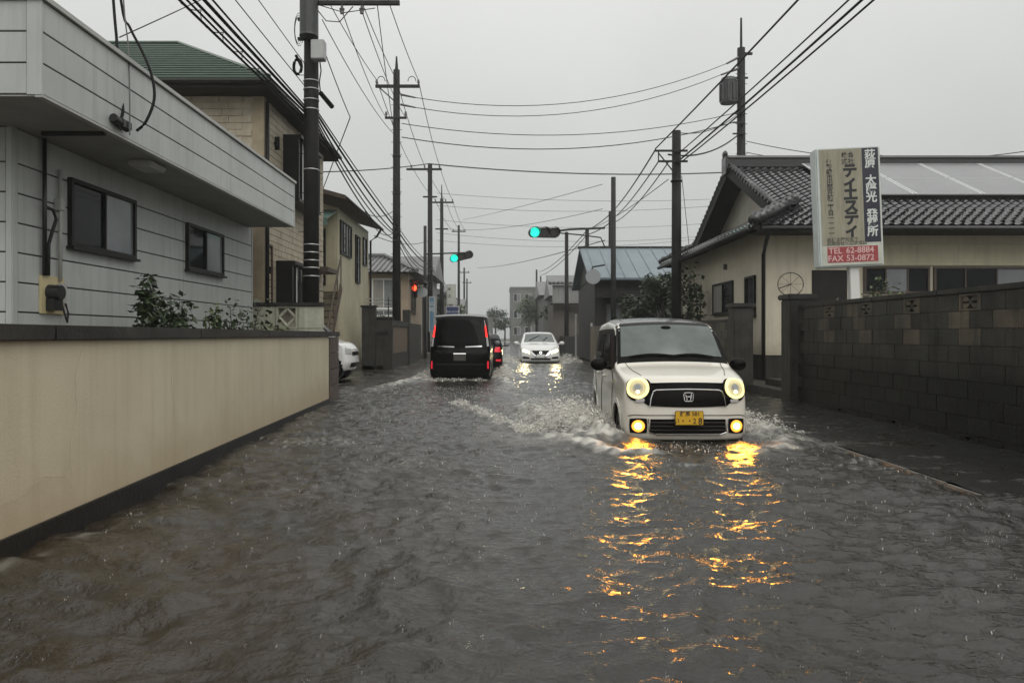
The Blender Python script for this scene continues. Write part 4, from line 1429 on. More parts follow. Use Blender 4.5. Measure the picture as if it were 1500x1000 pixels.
    for s_ in (2.0, 5.25):
        MB().extrude([(8.9, YE2 + s_ * math.cos(ang), ZE2 + s_ * math.sin(ang) + 0.03), (19.3, YE2 + s_ * math.cos(ang), ZE2 + s_ * math.sin(ang) + 0.03), (19.3, YE2 + (s_ + 0.05) * math.cos(ang), ZE2 + (s_ + 0.05) * math.sin(ang) + 0.03), (8.9, YE2 + (s_ + 0.05) * math.cos(ang), ZE2 + (s_ + 0.05) * math.sin(ang) + 0.03)], (0, -0.05, 0.1)).build('mounting_rail', 'dark_frame', t)


tiled_house_right()


def tall_sign():
    # free-standing double-faced sign on a white post, leaning a little
    t = thing('shop_sign', 'tall leaning company sign with Japanese lettering and red phone panel on white post', 'sign', (6.01, 12.6, 0.13), local=True)
    t.rotation_euler = (0, R(-2.2), R(-2))
    H0, H1, HW, DP = 2.27, 4.28, 0.50, 0.13
    mb = MB()
    for x in (0.02, 0.16):
        mb.box(x - 0.055 if x < 0.1 else x - 0.05, x + 0.05, -0.05, 0.05, -0.4, H0 + 0.05)
    mb = MB().box(-0.02, 0.14, -0.06, 0.06, -0.4, H0 + 0.02)
    mb.build('post', 'white_frame', t, bevel=0.01)
    MB().box(-HW - 0.045, HW + 0.03, -DP, DP, H0, H1).build('sign_case', 'sign_frame', t, bevel=0.02)
    yf = -DP - 0.004
    W0, W1 = -HW + 0.01, HW

    def sheet(name, x0, x1, z0, z1, m, d=0.003, par=t):
        return MB().box(x0, x1, yf - d, yf + 0.002, z0, z1).build(name, m, par)
    xs = W0 + (W1 - W0) * 0.715
    zn = H0 + 0.40
    face = sheet('face', W0, W1, H0 + 0.03, H1 - 0.02, 'sign_white')
    sheet('beige_panel', W0 + 0.005, xs - 0.006, H0 + 0.36, H1 - 0.025, 'sign_beige', 0.006, face)
    sheet('navy_panel', xs, W1 - 0.012, zn, H1 - 0.025, 'sign_navy', 0.006, face)
    sheet('red_panel', W0 + 0.08, W1 - 0.07, H0 + 0.075, H0 + 0.34, 'sign_red', 0.006, face)
    yy = yf - 0.0075

    def col(chars, x, z0, z1, size, m, bold=0.0, sx=1.0):
        n = len(chars)
        for i, ch in enumerate(chars):
            if ch == ' ':
                continue
            z = z1 - (z1 - z0) * (i + 0.5) / n
            mb_ = MB()
            put_text(mb_, ch, size, lambda a, b, z=z: (x + a, yy, z + b), bold, sx)
            mb_.build('lettering', m, face)
    col('ティエスティ', W0 + 0.50, H0 + 0.50, H1 - 0.31, 0.245, 'ink_black', 0.013)
    for ch, dx, dz in (('株', -0.055, 0.055), ('会', 0.055, 0.055), ('式', -0.055, -0.055), ('社', 0.055, -0.055)):
        mb = MB()
        put_text(mb, ch, 0.105, lambda a, b: (W0 + 0.47 + dx + a, yy, H1 - 0.19 + dz + b), 0.002)
        mb.build('lettering', 'ink_black', face)
    col('伊勢崎市田部井町二丁目一ー一一', W0 + 0.16, H0 + 0.52, H1 - 0.20, 0.105, 'ink_black', 0.002)
    col('荻原 太陽光 発電所', (xs + W1) / 2 - 0.005, zn + 0.10, H1 - 0.08, 0.185, 'ink_white', 0.005)
    for tx, sz, dx, dz, m_ in (('各種太陽光まで', 0.075, 0.34, 0.455, 'ink_faded'), ('お問合せ・ご注文は', 0.075, 0.41, 0.39, 'ink_faded'), ('TEL', 0.14, 0.21, 0.27, 'ink_pink'),
                               ('62-8884', 0.14, 0.62, 0.27, 'ink_pink'), ('FAX', 0.14, 0.21, 0.14, 'ink_pink'), ('53-0872', 0.14, 0.62, 0.14, 'ink_pink')):
        mb = MB()
        put_text(mb, tx, sz, lambda a, b: (W0 + dx + a, yy, H0 + dz + b), 0.002)
        mb.build('lettering', m_, face)


tall_sign()
shrub('garden_bush', 'dark green garden bush behind the stained block wall beneath the sign', (6.3, 14.2, 0.13), (0.5, 0.5, 1.0), 900, 0.1, 'leaf_dark', 31, stems=6)
shrub('garden_bush', 'sparse garden bush in front of the sliding doors of the tiled house', (8.3, 15.6, 0.13), (0.7, 0.6, 1.2), 900, 0.11, 'leaf_mid', 33, stems=7)
shrub('climbing_plant', 'leafy climber at the far corner of the tiled house wall', (6.1, 25.0, 0.13), (0.5, 0.7, 1.75), 700, 0.17, 'leaf_dark', 35, stems=7, cat='plant')
shrub('climbing_plant', 'drooping leafy branch beside the small windows of the tiled house', (6.15, 22.9, 0.13), (0.25, 0.45, 1.72), 260, 0.18, 'leaf_dark', 37, stems=4, cat='plant')


def blue_house():
    t = thing('blue_roof_house', 'dark timber house with a plain slate-blue sheet roof beyond the bare pole', 'house', (7, 35, 0.13))
    MB().box(4.1, 11, 32.6, 39.5, 0.1, 3.75).build('wall', 'dark_wood_wall', t)
    y0, y1, z0, z1 = 32.0, 36.0, 3.62, 5.38
    ro = MB().extrude([(3.78, y0, z0), (11.4, y0, z0), (11.4, y1, z1), (3.78, y1, z1)], (0, 0, 0.09)).build('roof', 'blue_roof', t)
    MB().extrude([(3.78, y1, z1), (11.4, y1, z1), (11.4, 40.0, z0), (3.78, 40.0, z0)], (0, 0, 0.09)).build('rear_roof', 'blue_roof', ro)
    x = 4.1
    while x < 11.3:
        MB().extrude([(x, y0, z0 + 0.092), (x + 0.025, y0, z0 + 0.092), (x + 0.025, y1, z1 + 0.092), (x, y1, z1 + 0.092)], (0, 0, 0.03)).build('roof_seam', 'blue_roof', ro)
        x += 0.62
    MB().extrude([(4.1, 32.6, 3.7), (4.1, 39.5, 3.7), (4.1, 36.0, 5.2)], (0.1, 0, 0)).build('gable', 'dark_wood_wall', t)
    MB().tube([(3.7, y1, z1 + 0.1), (11.4, y1, z1 + 0.1)], 0.07, 6).build('ridge_cap', 'dark_frame', ro)
    fn = ((0, 32.6, 0), (1, 0, 0), (0, -1, 0))
    window(t, fn, 4.6, 5.3, 0.9, 2.6, ('glass_pale',), frame='fence_wood', sill=False, name='door')
    window(t, fn, 6.0, 7.6, 1.2, 2.4, ('glass_dark', 'glass_pale'), sill=False)
    MB().fbox(fn, 4.2, 8.2, 2.85, 2.95, 0.0, 0.8).build('door_hood', 'roof_timber', t)


blue_house()


def tree(name, label, loc, h, rad, n, leaf, matn, seed, group=None, clumps=14):
    t = thing(name, label, 'tree', loc, group)
    rn = random.Random(seed)
    tr, lf = MB(), MB()
    base = Vector(loc)
    top = base + Vector((rn.uniform(-0.2, 0.2), rn.uniform(-0.2, 0.2), h * 0.72))
    tr.tube([base, base.lerp(top, 0.5) + Vector((0.06, 0, 0)), top], [0.035 * h, 0.025 * h, 0.01 * h], 7)
    for k in range(clumps):
        a = rn.uniform(0, 6.28)
        u = rn.uniform(0.25, 1.0)
        rr = rad * math.sqrt(max(0.05, 1 - (u - 0.55) ** 2 * 2.6)) * rn.uniform(0.25, 0.8)
        c = base + Vector((math.cos(a) * rr, math.sin(a) * rr, h * (0.30 + 0.62 * u)))
        tr.tube([base + Vector((0, 0, h * (0.22 + 0.4 * u))), c], [0.010 * h, 0.003 * h], 5)
        s_ = rad * rn.uniform(0.28, 0.48)
        leaf_cloud(lf, c, (s_, s_, s_ * 0.8), n // clumps, leaf, seed * 77 + k, shell=0.25)
    tr.build('trunk', 'bark', t)
    lf.build('crown', matn, t)
    return t


tree('evergreen_tree', 'dark evergreen tree standing in front of the slate-blue roof', (6.15, 28.3, 0.13), 3.7, 1.0, 2600, 0.16, 'leaf_dark', 41)
tree('evergreen_tree', 'low dark evergreen beside the bare pole in front of the timber house', (5.3, 29.2, 0.13), 2.9, 0.9, 2000, 0.16, 'leaf_dark', 43)


def board_fence():
    t = thing('board_fence', 'weathered vertical board fence along the road before the timber house', 'fence', (3.7, 29, 0))
    y = 26.0
    while y < 31.6:
        MB().box(3.78, 3.81, y, y + 0.2, -0.1, 1.58 + random.uniform(-0.03, 0.03)).build('board', 'fence_wood', t)
        y += 0.235
    for z in (0.4, 1.35):
        MB().box(3.812, 3.86, 26.0, 31.6, z, z + 0.08).build('rail', 'fence_wood', t)
    for i, y in enumerate((25.9, 31.65)):
        MB().cyl((3.84, y, -0.3), (3.84, y, 1.75), 0.05, n=8).build('post', 'grey_pvc', t)
    p = thing('slim_post', 'pale slim concrete post standing on the verge past the board fence', 'post', (3.6, 36.0, -0.2))
    MB().cyl((3.62, 36.0, -0.35), (3.62, 36.0, 2.15), 0.06, 0.05, n=8).build('shaft', 'grey_pvc', p)
    MB().ball((3.62, 36.0, 2.17), 0.07, 8, 5).build('cap', 'grey_pvc', p)
    w2 = thing('low_wall', 'long low dark wall on the right verge running into the distance', 'wall', (4.3, 48, 0))
    y = 32.2
    while y < 62:
        MB().box(4.25, 4.4, y, y + 1.96, -0.3, 1.15).build('wall_panel', 'dark_concrete', w2)
        y += 2.0


board_fence()

# ================================================================== FAR THINGS
def far_house(name, label, x0, x1, y0, y1, h, rh, wallm, roofm, ridge='x', wins=(), group=None, face=None):
    t = thing(name, label, 'house', ((x0 + x1) / 2, (y0 + y1) / 2, 0.13), group)
    MB().box(x0, x1, y0, y1, 0.0, h).build('wall', wallm, t)
    o = 0.5
    mb = MB()
    if ridge == 'x':
        ym = (y0 + y1) / 2
        mb.add([(x0 - o, y0 - o, h), (x1 + o, y0 - o, h), (x1 + o, ym, h + rh), (x0 - o, ym, h + rh), (x0 - o, y1 + o, h), (x1 + o, y1 + o, h)], [(0, 1, 2, 3), (3, 2, 5, 4), (0, 3, 4), (1, 5, 2), (0, 4, 5, 1)])
    elif ridge == 'y':
        xm = (x0 + x1) / 2
        mb.add([(x0 - o, y0 - o, h), (x1 + o, y0 - o, h), (xm, y0 - o, h + rh), (x0 - o, y1 + o, h), (x1 + o, y1 + o, h), (xm, y1 + o, h + rh)], [(0, 1, 2), (0, 2, 5, 3), (1, 4, 5, 2), (3, 5, 4), (0, 3, 4, 1)])
    else:
        mb.box(x0 - 0.1, x1 + 0.1, y0 - 0.1, y1 + 0.1, h + 0.003, h + rh)
    mb.build('roof', roofm, t)
    fn = ((0, y0, 0), (1, 0, 0), (0, -1, 0))
    sx = x0 if x0 > 0 else x1
    fs = ((sx, 0, 0), (0, 1, 0), (-1 if x0 > 0 else 1, 0, 0))
    for f, a0, a1, b0, b1 in wins:
        window(t, fn if f == 'n' else fs, a0, a1, b0, b1, ('glass_dark', 'glass_pale'), frame='grey_pvc', t=0.08, sill=False)
    return t


def white_shed():
    t = thing('corrugated_shed', 'shed with a white corrugated upper wall and lumpy tiled roof beyond the timber house', 'shed', (5, 55, 0.13))
    MB().box(3.75, 9, 54.0, 60, 0.0, 3.6).build('wall', 'far_brown', t)
    mb = MB()
    x = 3.7
    k = 0
    while x < 9:
        mb.box(x, x + 0.16, 53.9 - (0.05 if k % 2 else 0.0), 53.98, 3.55, 4.85)
        x += 0.161
        k += 1
    mb.build('corrugated_wall', 'far_pale', t)
    MB().box(3.5, 9.2, 53.2, 53.85, 3.4, 3.5).build('eaves', 'roof_timber', t)
    ro = MB().extrude([(3.4, 53.6, 4.87), (9.3, 53.6, 4.87), (9.3, 57, 5.7), (3.4, 57, 5.7)], (0, 0, 0.12)).build('roof', 'grey_tile', t)
    mb = MB()
    for k in range(20):
        mb.ball((3.5 + 0.3 * k, 53.7, 5.02), (0.15, 0.2, 0.12), 7, 5)
    mb.build('roof_tiles', 'grey_tile', ro)['kind'] = 'stuff'


white_shed()
far_house('far_house', 'brown two-storey house past the white corrugated shed', 4.6, 12, 64, 72, 4.6, 1.8, 'far_brown', 'grey_tile', 'x', [('n', 5.2, 6.6, 1.0, 2.2), ('n', 5.2, 6.6, 3.2, 4.3), ('s', 65, 67, 1, 2.2), ('s', 68, 70, 3.2, 4.3)])
far_house('far_house', 'grey gabled house fading into the rain on the right side', 4.4, 11, 78, 88, 5.4, 1.8, 'far_grey', 'grey_tile', 'x', [('n', 5.0, 6.4, 1.2, 2.4), ('n', 5.0, 6.4, 3.6, 4.8), ('n', 7.6, 9.2, 3.6, 4.8)])
ap = far_house('apartment_block', 'pale grey three-storey block in the mist at the bend of the road', 1.6, 10.5, 138, 150, 9.8, 0.35, 'far_grey', 'far_grey', 'flat', [('n', 2.2 + 2.1 * k, 3.5 + 2.1 * k, 1.2 + 3.1 * r, 2.7 + 3.1 * r) for k in range(4) for r in range(3)])
ap['category'] = 'building'
far_house('far_house', 'low flat-roofed grey shop far off on the left where the road bends', -10, -1.6, 128, 136, 3.9, 0.3, 'far_grey', 'far_grey', 'flat', [('n', -9 + 1.8 * k, -7.7 + 1.8 * k, 0.6, 2.6) for k in range(4)])
far_house('far_house', 'pale house behind the cluster of left poles, next after the tan house', -13, -5.0, 50, 57, 5.2, 1.7, 'far_pale', 'grey_tile', 'x', [('n', -7.0, -5.6, 1.2, 2.4), ('n', -7.0, -5.6, 3.4, 4.6), ('s', 51, 53, 3.4, 4.6), ('s', 54, 56, 1.2, 2.4)])
far_house('far_house', 'grey-brown house farther along the left side, half hidden by poles', -13, -4.9, 66, 74, 4.8, 1.8, 'far_brown', 'grey_tile', 'y', [('n', -7.4, -5.8, 1.2, 2.4), ('n', -7.4, -5.8, 3.2, 4.3)])
far_house('far_house', 'pale low house at the far left end of the street', -12, -4.9, 86, 95, 4.0, 1.6, 'far_pale', 'grey_tile', 'x', [('n', -7.0, -5.5, 1.0, 2.4)])
for i, (x, y, h, r_, lb) in enumerate([
        (-1.2, 141, 6.5, 2.6, 'round misty tree in front of the bend at the end of the road'),
        (0.6, 146, 5.6, 2.2, 'small misty tree left of the pale grey block'),
        (-5.6, 60, 4.4, 1.3, 'dark bushy tree growing among the left poles'),
        (-5.4, 79, 4.6, 1.6, 'dark tree between the two farthest left houses'),
        (5.6, 74.5, 6.2, 1.9, 'tall loose tree between the brown and grey houses on the right'),
        (4.9, 62, 4.6, 1.3, 'round tree next to the brown two-storey house'),
        (5.0, 98, 7.0, 2.4, 'broad misty tree beyond the grey gabled house'),
        (4.4, 118, 7.4, 2.6, 'tall pale misty tree before the three-storey block')]):
    tree('street_tree', lb, (x, y, 0.0), h, r_, 1500, 0.36, ('leaf_dark', 'leaf_mid')[i % 2], 60 + i, 'trees far along the road')


# ================================================================== POLES, SIGNALS, WIRES
def pole(name, label, x, y, z1, r0, r1, group=None, z0=-0.35, m='concrete_pole'):
    t = thing(name, label, 'utility pole', (x, y, max(z0, -0.18)), group)
    MB().cyl((x, y, z0), (x, y, z1), r0, r1, 14).build('shaft', m, t, smooth=True)
    return t


def crossarm(t, x, y, z, a, b, ins=(), s=0.05, up=True):
    o = MB().box(x + a, x + b, y - s, y + s, z - s, z + s).build('crossarm', 'pole_metal', t)
    for k in ins:
        mb = MB()
        d = 1 if up else -1
        mb.cyl((x + k, y, z + d * s), (x + k, y, z + d * (s + 0.09)), 0.03, n=8)
        mb.cyl((x + k, y, z + d * (s + 0.09)), (x + k, y, z + d * (s + 0.14)), 0.065, 0.05, n=8)
        mb.cyl((x + k, y, z + d * (s + 0.14)), (x + k, y, z + d * (s + 0.2)), 0.045, n=8)
        mb.build('insulator', 'insulator', o)
    return o


def band(t, x, y, z, r, m='band_metal', h=0.02):
    MB().cyl((x, y, z), (x, y, z + h), r, n=14).build('band', m, t, smooth=True)


# pole 1, the big one by the brick house
P1 = Vector((-4.38, 17.0, 0))
p1 = pole('utility_pole', 'thick near utility pole with transformer can and grey box beside the brick-clad house', P1.x, P1.y, 12.4, 0.185, 0.15)
crossarm(p1, P1.x, P1.y - 0.2, 8.78, 0.1, 2.06, (0.75, 1.2), 0.045, up=False)
crossarm(p1, P1.x, P1.y, 11.3, -1.05, 1.05, (-0.95, 0.18, 0.95))
mb = MB()
mb.cyl((P1.x + 0.03, P1.y - 0.34, 8.02), (P1.x + 0.03, P1.y - 0.34, 8.86), 0.2, 0.2, 18)
mb.cyl((P1.x + 0.03, P1.y - 0.34, 8.861), (P1.x + 0.03, P1.y - 0.34, 8.93), 0.225, 0.21, 18)
mb.cyl((P1.x + 0.03, P1.y - 0.34, 7.96), (P1.x + 0.03, P1.y - 0.34, 8.019), 0.21, 0.2, 18)
mb.build('transformer_can', 'transformer', p1, smooth=False)
MB().box(P1.x + 0.1, P1.x + 0.4, P1.y - 0.45, P1.y - 0.2, 7.43, 7.86).build('equipment_box', 'grey_box', p1, bevel=0.015)
for k, z in enumerate((7.05, 6.86, 6.62, 6.40, 5.02, 3.30, 3.12, 2.94, 2.77, 2.58)):
    band(p1, P1.x, P1.y, z, 0.19 if z < 5 else 0.183)
for k in range(6):
    a = R(30 + 60 * k)
mb = MB()
for k in range(14):
    z = 1.8 + 0.45 * k
    s_ = 1 if k % 2 else -1
    mb.cyl((P1.x + s_ * 0.15, P1.y - 0.03, z), (P1.x + s_ * 0.29, P1.y - 0.03, z), 0.009, n=5)
mb.build('step_bolts', 'pole_metal', p1)
coil = [(P1.x - 0.28 + 0.09 * math.cos(a), P1.y - 0.12, 7.36 + 0.17 * math.sin(a)) for a in np.linspace(0, 2 * math.pi, 16)]
MB().tube(coil + [(P1.x - 0.32, P1.y - 0.12, 7.62)], 0.035, 7).build('cable_coil', 'cable', p1)
for q in range(3):
    pts = [(P1.x - 0.28 + (0.07 + 0.02 * q) * math.cos(a) + 0.02 * q, P1.y - 0.1 - 0.02 * q, 8.2 + (0.28 + 0.05 * q) * math.sin(a)) for a in np.linspace(0.3 * q, 2 * math.pi, 14)]
    MB().tube(pts, 0.008, 5).build('rope_loop', 'cable_grey', p1)
for z in (8.45, 8.0):
    MB().box(P1.x - 0.28, P1.x - 0.12, P1.y - 0.14, P1.y - 0.06, z - 0.03, z + 0.03).build('bracket', 'pole_metal', p1)
MB().cyl(at(470, 137, 16.8), at(486, 156, 17.6), 0.055, 0.06, 10).build('cable_closure', 'cable', p1)
MB().tube([(P1.x + 0.27, P1.y - 0.3, 7.43), (P1.x + 0.30, P1.y - 0.3, 7.2), (P1.x + 0.26, P1.y - 0.3, 6.95), at(470, 140, 16.8)], 0.015, 5).build('lead_wire', 'cable', p1)
MB().tube([(P1.x + 0.2, P1.y - 0.25, 8.6), (P1.x + 0.4, P1.y - 0.25, 8.35), (P1.x + 0.7, P1.y - 0.22, 8.34), (P1.x + 1.0, P1.y - 0.2, 8.7)], 0.012, 5).build('lead_wire', 'cable', p1)
MB().tube([(P1.x + 0.2, P1.y - 0.25, 8.72), (P1.x + 0.8, P1.y - 0.22, 8.55), (P1.x + 1.5, P1.y - 0.2, 8.66)], 0.01, 5).build('lead_wire', 'cable', p1)

# pole 2
P2 = Vector((-4.24, 29.8, 0))
p2 = pole('utility_pole', 'tall utility pole with pointed top and double crossarm in front of the tan house', P2.x, P2.y, 11.9, 0.18, 0.13)
MB().cyl((P2.x, P2.y, 11.9), (P2.x, P2.y, 12.45), 0.07, 0.03, 8).build('spike', 'pole_metal', p2)
crossarm(p2, P2.x, P2.y, 11.25, -0.85, 0.92, (-0.8, 0.0, 0.88), 0.055)
crossarm(p2, P2.x, P2.y - 0.1, 9.95, -0.45, 0.42, (-0.4, 0.38), 0.04)
MB().tube([(P2.x - 0.7, P2.y, 11.2), (P2.x - 0.05, P2.y - 0.1, 10.6)], 0.025, 5).build('brace', 'pole_metal', p2)
for q, zz in enumerate((10.95, 10.55)):
    MB().cyl((P2.x + 0.15, P2.y + 0.1, zz), (P2.x + 0.75, P2.y + 0.12, zz - 0.12), 0.05, 0.03, 8).build('strain_insulator', 'insulator', p2)
mb = MB()
for k in range(16):
    mb.cyl((P2.x - 0.22, P2.y, 3 + 0.5 * k), (P2.x + 0.22, P2.y, 3 + 0.5 * k), 0.01, n=4)
mb.build('step_bolts', 'pole_metal', p2)
for k in range(2):
    s_ = -1 if k == 0 else 1
    pts = [(P2.x + s_ * 0.62 + 0.16 * math.cos(a), P2.y, 11.45 + 0.2 * math.sin(a)) for a in np.linspace(0, math.pi, 9)]
    MB().tube(pts, 0.016, 5).build('jumper_wire', 'cable', p2)
for z in (8.4, 6.9, 5.4):
    band(p2, P2.x, P2.y, z, 0.17, 'pole_metal', 0.05)

# pole 3, pole 4 and the smaller ones behind
P3 = Vector((-4.56, 47, 0))
p3 = pole('utility_pole', 'slim utility pole carrying the long cross-road cable, past the tan house', P3.x, P3.y, 12.1, 0.19, 0.14)
crossarm(p3, P3.x, P3.y, 11.75, -1.5, 0.75, (-1.2, -0.35, 0.6), 0.06)
crossarm(p3, P3.x, P3.y, 10.0, -0.45, 0.45, (), 0.045)
P4 = Vector((-4.75, 58.5, 0))
p4 = pole('utility_pole', 'distant utility pole with short crossarm next in line along the left side', P4.x, P4.y, 12.0, 0.18, 0.13)
MB().cyl((P4.x, P4.y, 12.0), (P4.x, P4.y, 13.1), 0.06, 0.03, 8).build('spike', 'pole_metal', p4)
crossarm(p4, P4.x, P4.y, 11.7, -0.75, 0.95, (-0.5, 0.3, 0.85), 0.06)
crossarm(p4, P4.x, P4.y, 9.6, -0.5, 0.5, (), 0.05)
P5 = Vector((-4.2, 40.5, 0))
p5 = pole('signal_pole', 'short dark pole holding the red signal and round mirror', P5.x, P5.y, 7.2, 0.1, 0.085, m='pole_metal')
p5['category'] = 'signal pole'
far_poles = []
for i, (px, top, Y) in enumerate(((672, 330, 84), (680, 392, 108), (684, 408, 126))):
    q = at(px, top, Y)
    t = pole('utility_pole', 'slender far utility pole fading into the rain on the left', q.x, Y, q.z, 0.17, 0.12, 'far poles on the left')
    crossarm(t, q.x, Y, q.z - 0.7, -0.8, 0.8, (-0.6, 0.6), 0.06)
    far_poles.append(q)

# right: bare pole, transformer pole and the far ones
R1 = Vector((5.67, 24.0, 0))
r1 = pole('utility_pole', 'bare dark pole with a short side bracket by the tiled house corner', R1.x, R1.y, 7.85, 0.175, 0.14)
mb = MB()
mb.box(R1.x - 0.72, R1.x + 0.32, R1.y - 0.2, R1.y - 0.14, 7.14, 7.2)
mb.box(R1.x - 0.62, R1.x + 0.32, R1.y - 0.2, R1.y - 0.14, 6.8, 6.86)
mb.tube([(R1.x - 0.62, R1.y - 0.17, 7.15), (R1.x - 0.62, R1.y - 0.17, 6.82)], 0.02, 5)
mb.tube([(R1.x - 0.62, R1.y - 0.17, 7.1), (R1.x - 0.1, R1.y - 0.17, 6.45)], 0.022, 5)
mb.build('side_bracket', 'pole_metal', r1)
band(r1, R1.x, R1.y, 6.2, 0.185, 'pole_metal', 0.05)
R2 = Vector((10.75, 33.2, 0))
r2 = pole('utility_pole', 'tall pole with a slatted transformer rising behind the tiled house', R2.x, R2.y, 14.1, 0.22, 0.17)
MB().cyl((R2.x, R2.y, 14.1), (R2.x, R2.y, 15.45), 0.06, 0.045, 8).build('spike', 'pole_metal', r2)
mb = MB()
mb.cyl((R2.x - 0.6, R2.y - 0.1, 11.6), (R2.x - 0.6, R2.y - 0.1, 12.55), 0.36, n=16)
mb.cyl((R2.x - 0.6, R2.y - 0.1, 12.56), (R2.x - 0.6, R2.y - 0.1, 12.72), 0.38, 0.3, n=16)
for k in range(10):
    a = R(36 * k)
    mb.box(R2.x - 0.6 + 0.38 * math.cos(a) - 0.03, R2.x - 0.6 + 0.38 * math.cos(a) + 0.03, R2.y - 0.1 + 0.38 * math.sin(a) - 0.03, R2.y - 0.1 + 0.38 * math.sin(a) + 0.03, 11.7, 12.45)
mb.build('transformer', 'transformer', r2)
MB().box(R2.x - 0.6, R2.x + 0.3, R2.y - 0.05, R2.y + 0.05, 12.73, 12.8).build('transformer_bracket', 'pole_metal', r2)
for zz, l_ in ((13.65, 0.55), (13.15, 0.8)):
    MB().cyl((R2.x - 0.15, R2.y - 0.1, zz), (R2.x - 0.15 - l_, R2.y - 0.15, zz - 0.3), 0.06, 0.04, 8).build('strain_insulator', 'insulator', r2)
MB().box(R2.x + 0.1, R2.x + 0.5, R2.y - 0.05, R2.y + 0.05, 13.8, 13.9).build('top_bracket', 'pole_metal', r2)
mb = MB()
for k in range(12):
    mb.cyl((R2.x - 0.25, R2.y, 8 + 0.45 * k), (R2.x + 0.27, R2.y, 8 + 0.45 * k), 0.014, n=4)
mb.build('step_bolts', 'pole_metal', r2)
for zz in (11.1, 10.7, 10.2):
    MB().box(R2.x - 0.45, R2.x + 0.1, R2.y - 0.26, R2.y - 0.2, zz - 0.03, zz + 0.03).build('wire_bracket', 'pole_metal', r2)
R3 = at(886, 263, 34.0)
r3 = pole('signal_pole', 'grey pole carrying the overhead green signal arm in front of the slate-blue roof', R3.x, 34.0 - 2.6, R3.z - 0.45, 0.12, 0.10, m='pole_metal')
r3['category'] = 'signal pole'
R3 = Vector((R3.x * 31.4 / 34, 31.4, R3.z - 0.45))
R4 = at(895, 310, 43)
pole('utility_pole', 'plain short pole rising just behind the slate-blue roof', R4.x, R4.y, R4.z, 0.17, 0.14)
R5 = at(860, 335, 50)
pole('utility_pole', 'stubby far pole at the left end of the slate-blue roof', R5.x, R5.y, R5.z, 0.16, 0.13)
R6 = at(830, 340, 50)
pole('utility_pole', 'dark pole standing before the white corrugated shed', R6.x, R6.y, R6.z, 0.16, 0.12)
for px, top, Y in ((786, 395, 96), (792, 405, 110)):
    q = at(px, top, Y)
    pole('utility_pole', 'slender far utility pole fading into the rain on the right', q.x, Y, q.z, 0.17, 0.12, 'far poles on the right')


def signal(label, c, wid, rz=0.0, lit='green', roll=0.0):
    """horizontal three-lamp traffic signal, green at its left end, hung on an arm"""
    t = thing('traffic_signal', label, 'traffic signal', c, rz=rz, local=True)
    t.rotation_euler = (0, roll, rz)
    h = wid * 0.30
    mb = MB()
    n = 10
    pts = []
    for k in range(n + 1):
        a = math.pi / 2 + math.pi * k / n
        pts.append((-wid / 2 + h / 2 + math.cos(a) * h / 2, -0.11, math.sin(a) * h / 2))
    for k in range(n + 1):
        a = -math.pi / 2 + math.pi * k / n
        pts.append((wid / 2 - h / 2 + math.cos(a) * h / 2, -0.11, math.sin(a) * h / 2))
    mb.extrude(pts, (0, 0.2, 0))
    mb.build('housing', 'signal_case', t)
    for k in range(3):
        x = (k - 1) * wid * 0.315
        on = (lit == 'green' and k == 0)
        rr = wid * 0.15
        ln = MB().cyl((x, -0.112, 0), (x, -0.135, 0), rr, rr * 0.92, 18).build('lens', 'signal_green' if on else 'signal_off', t)
        mb = MB()
        N_ = 14
        vs, fs = [], []
        for j in range(N_ + 1):
            a = -0.25 + (math.pi + 0.5) * j / N_
            for rad, y in ((rr * 1.08, -0.112), (rr * 1.08, -0.112 - 0.24)):
                vs.append((x + rad * math.cos(a), y, rad * math.sin(a)))
        for j in range(N_):
            fs.append((2 * j, 2 * j + 1, 2 * j + 3, 2 * j + 2))
        mb.add(vs, fs)
        mb.build('visor', 'signal_case', t)
    return t


SG = at(797, 341, 31.4)
signal('green traffic signal on the long arm of the grey right-hand pole', SG, 1.35, R(8))
mb = MB()
mb.tube([R3 - Vector((0, 0, R3.z - at(0, 334, 31.4).z)), at(835, 336, 31.4), at(812, 339, 31.4)], 0.045, 7)
mb.tube([(R3.x, R3.y, at(0, 362, 31.4).z), at(880, 348, 31.4), at(850, 344, 31.4), at(815, 341, 31.4)], 0.028, 6)
mb.build('signal_arm', 'pole_metal', r3)
MB().tube([(R3.x, R3.y, at(0, 388, 31.4).z), at(868, 391, 31.4), at(867, 396, 31.2)], 0.035, 6).build('lower_bracket', 'pole_metal', r3)
MB().cyl(at(869, 405, 31.1), at(869, 405, 31.2), 0.32, 0.3, 18).build('round_mirror', 'mirror_back', r3)
SG2 = at(676, 376, 40.0)
signal('green traffic signal hung out from the dark left-hand signal pole', SG2, 1.3, R(5), roll=R(-14))
mb = MB()
mb.tube([(P5.x, P5.y, at(0, 372, 40.4).z), at(655, 371, 40.3), at(690, 370, 40.25)], 0.04, 6)
mb.tube([at(688, 370, 40.25), at(689, 373, 40.1)], 0.03, 6)
mb.build('signal_arm', 'pole_metal', p5)
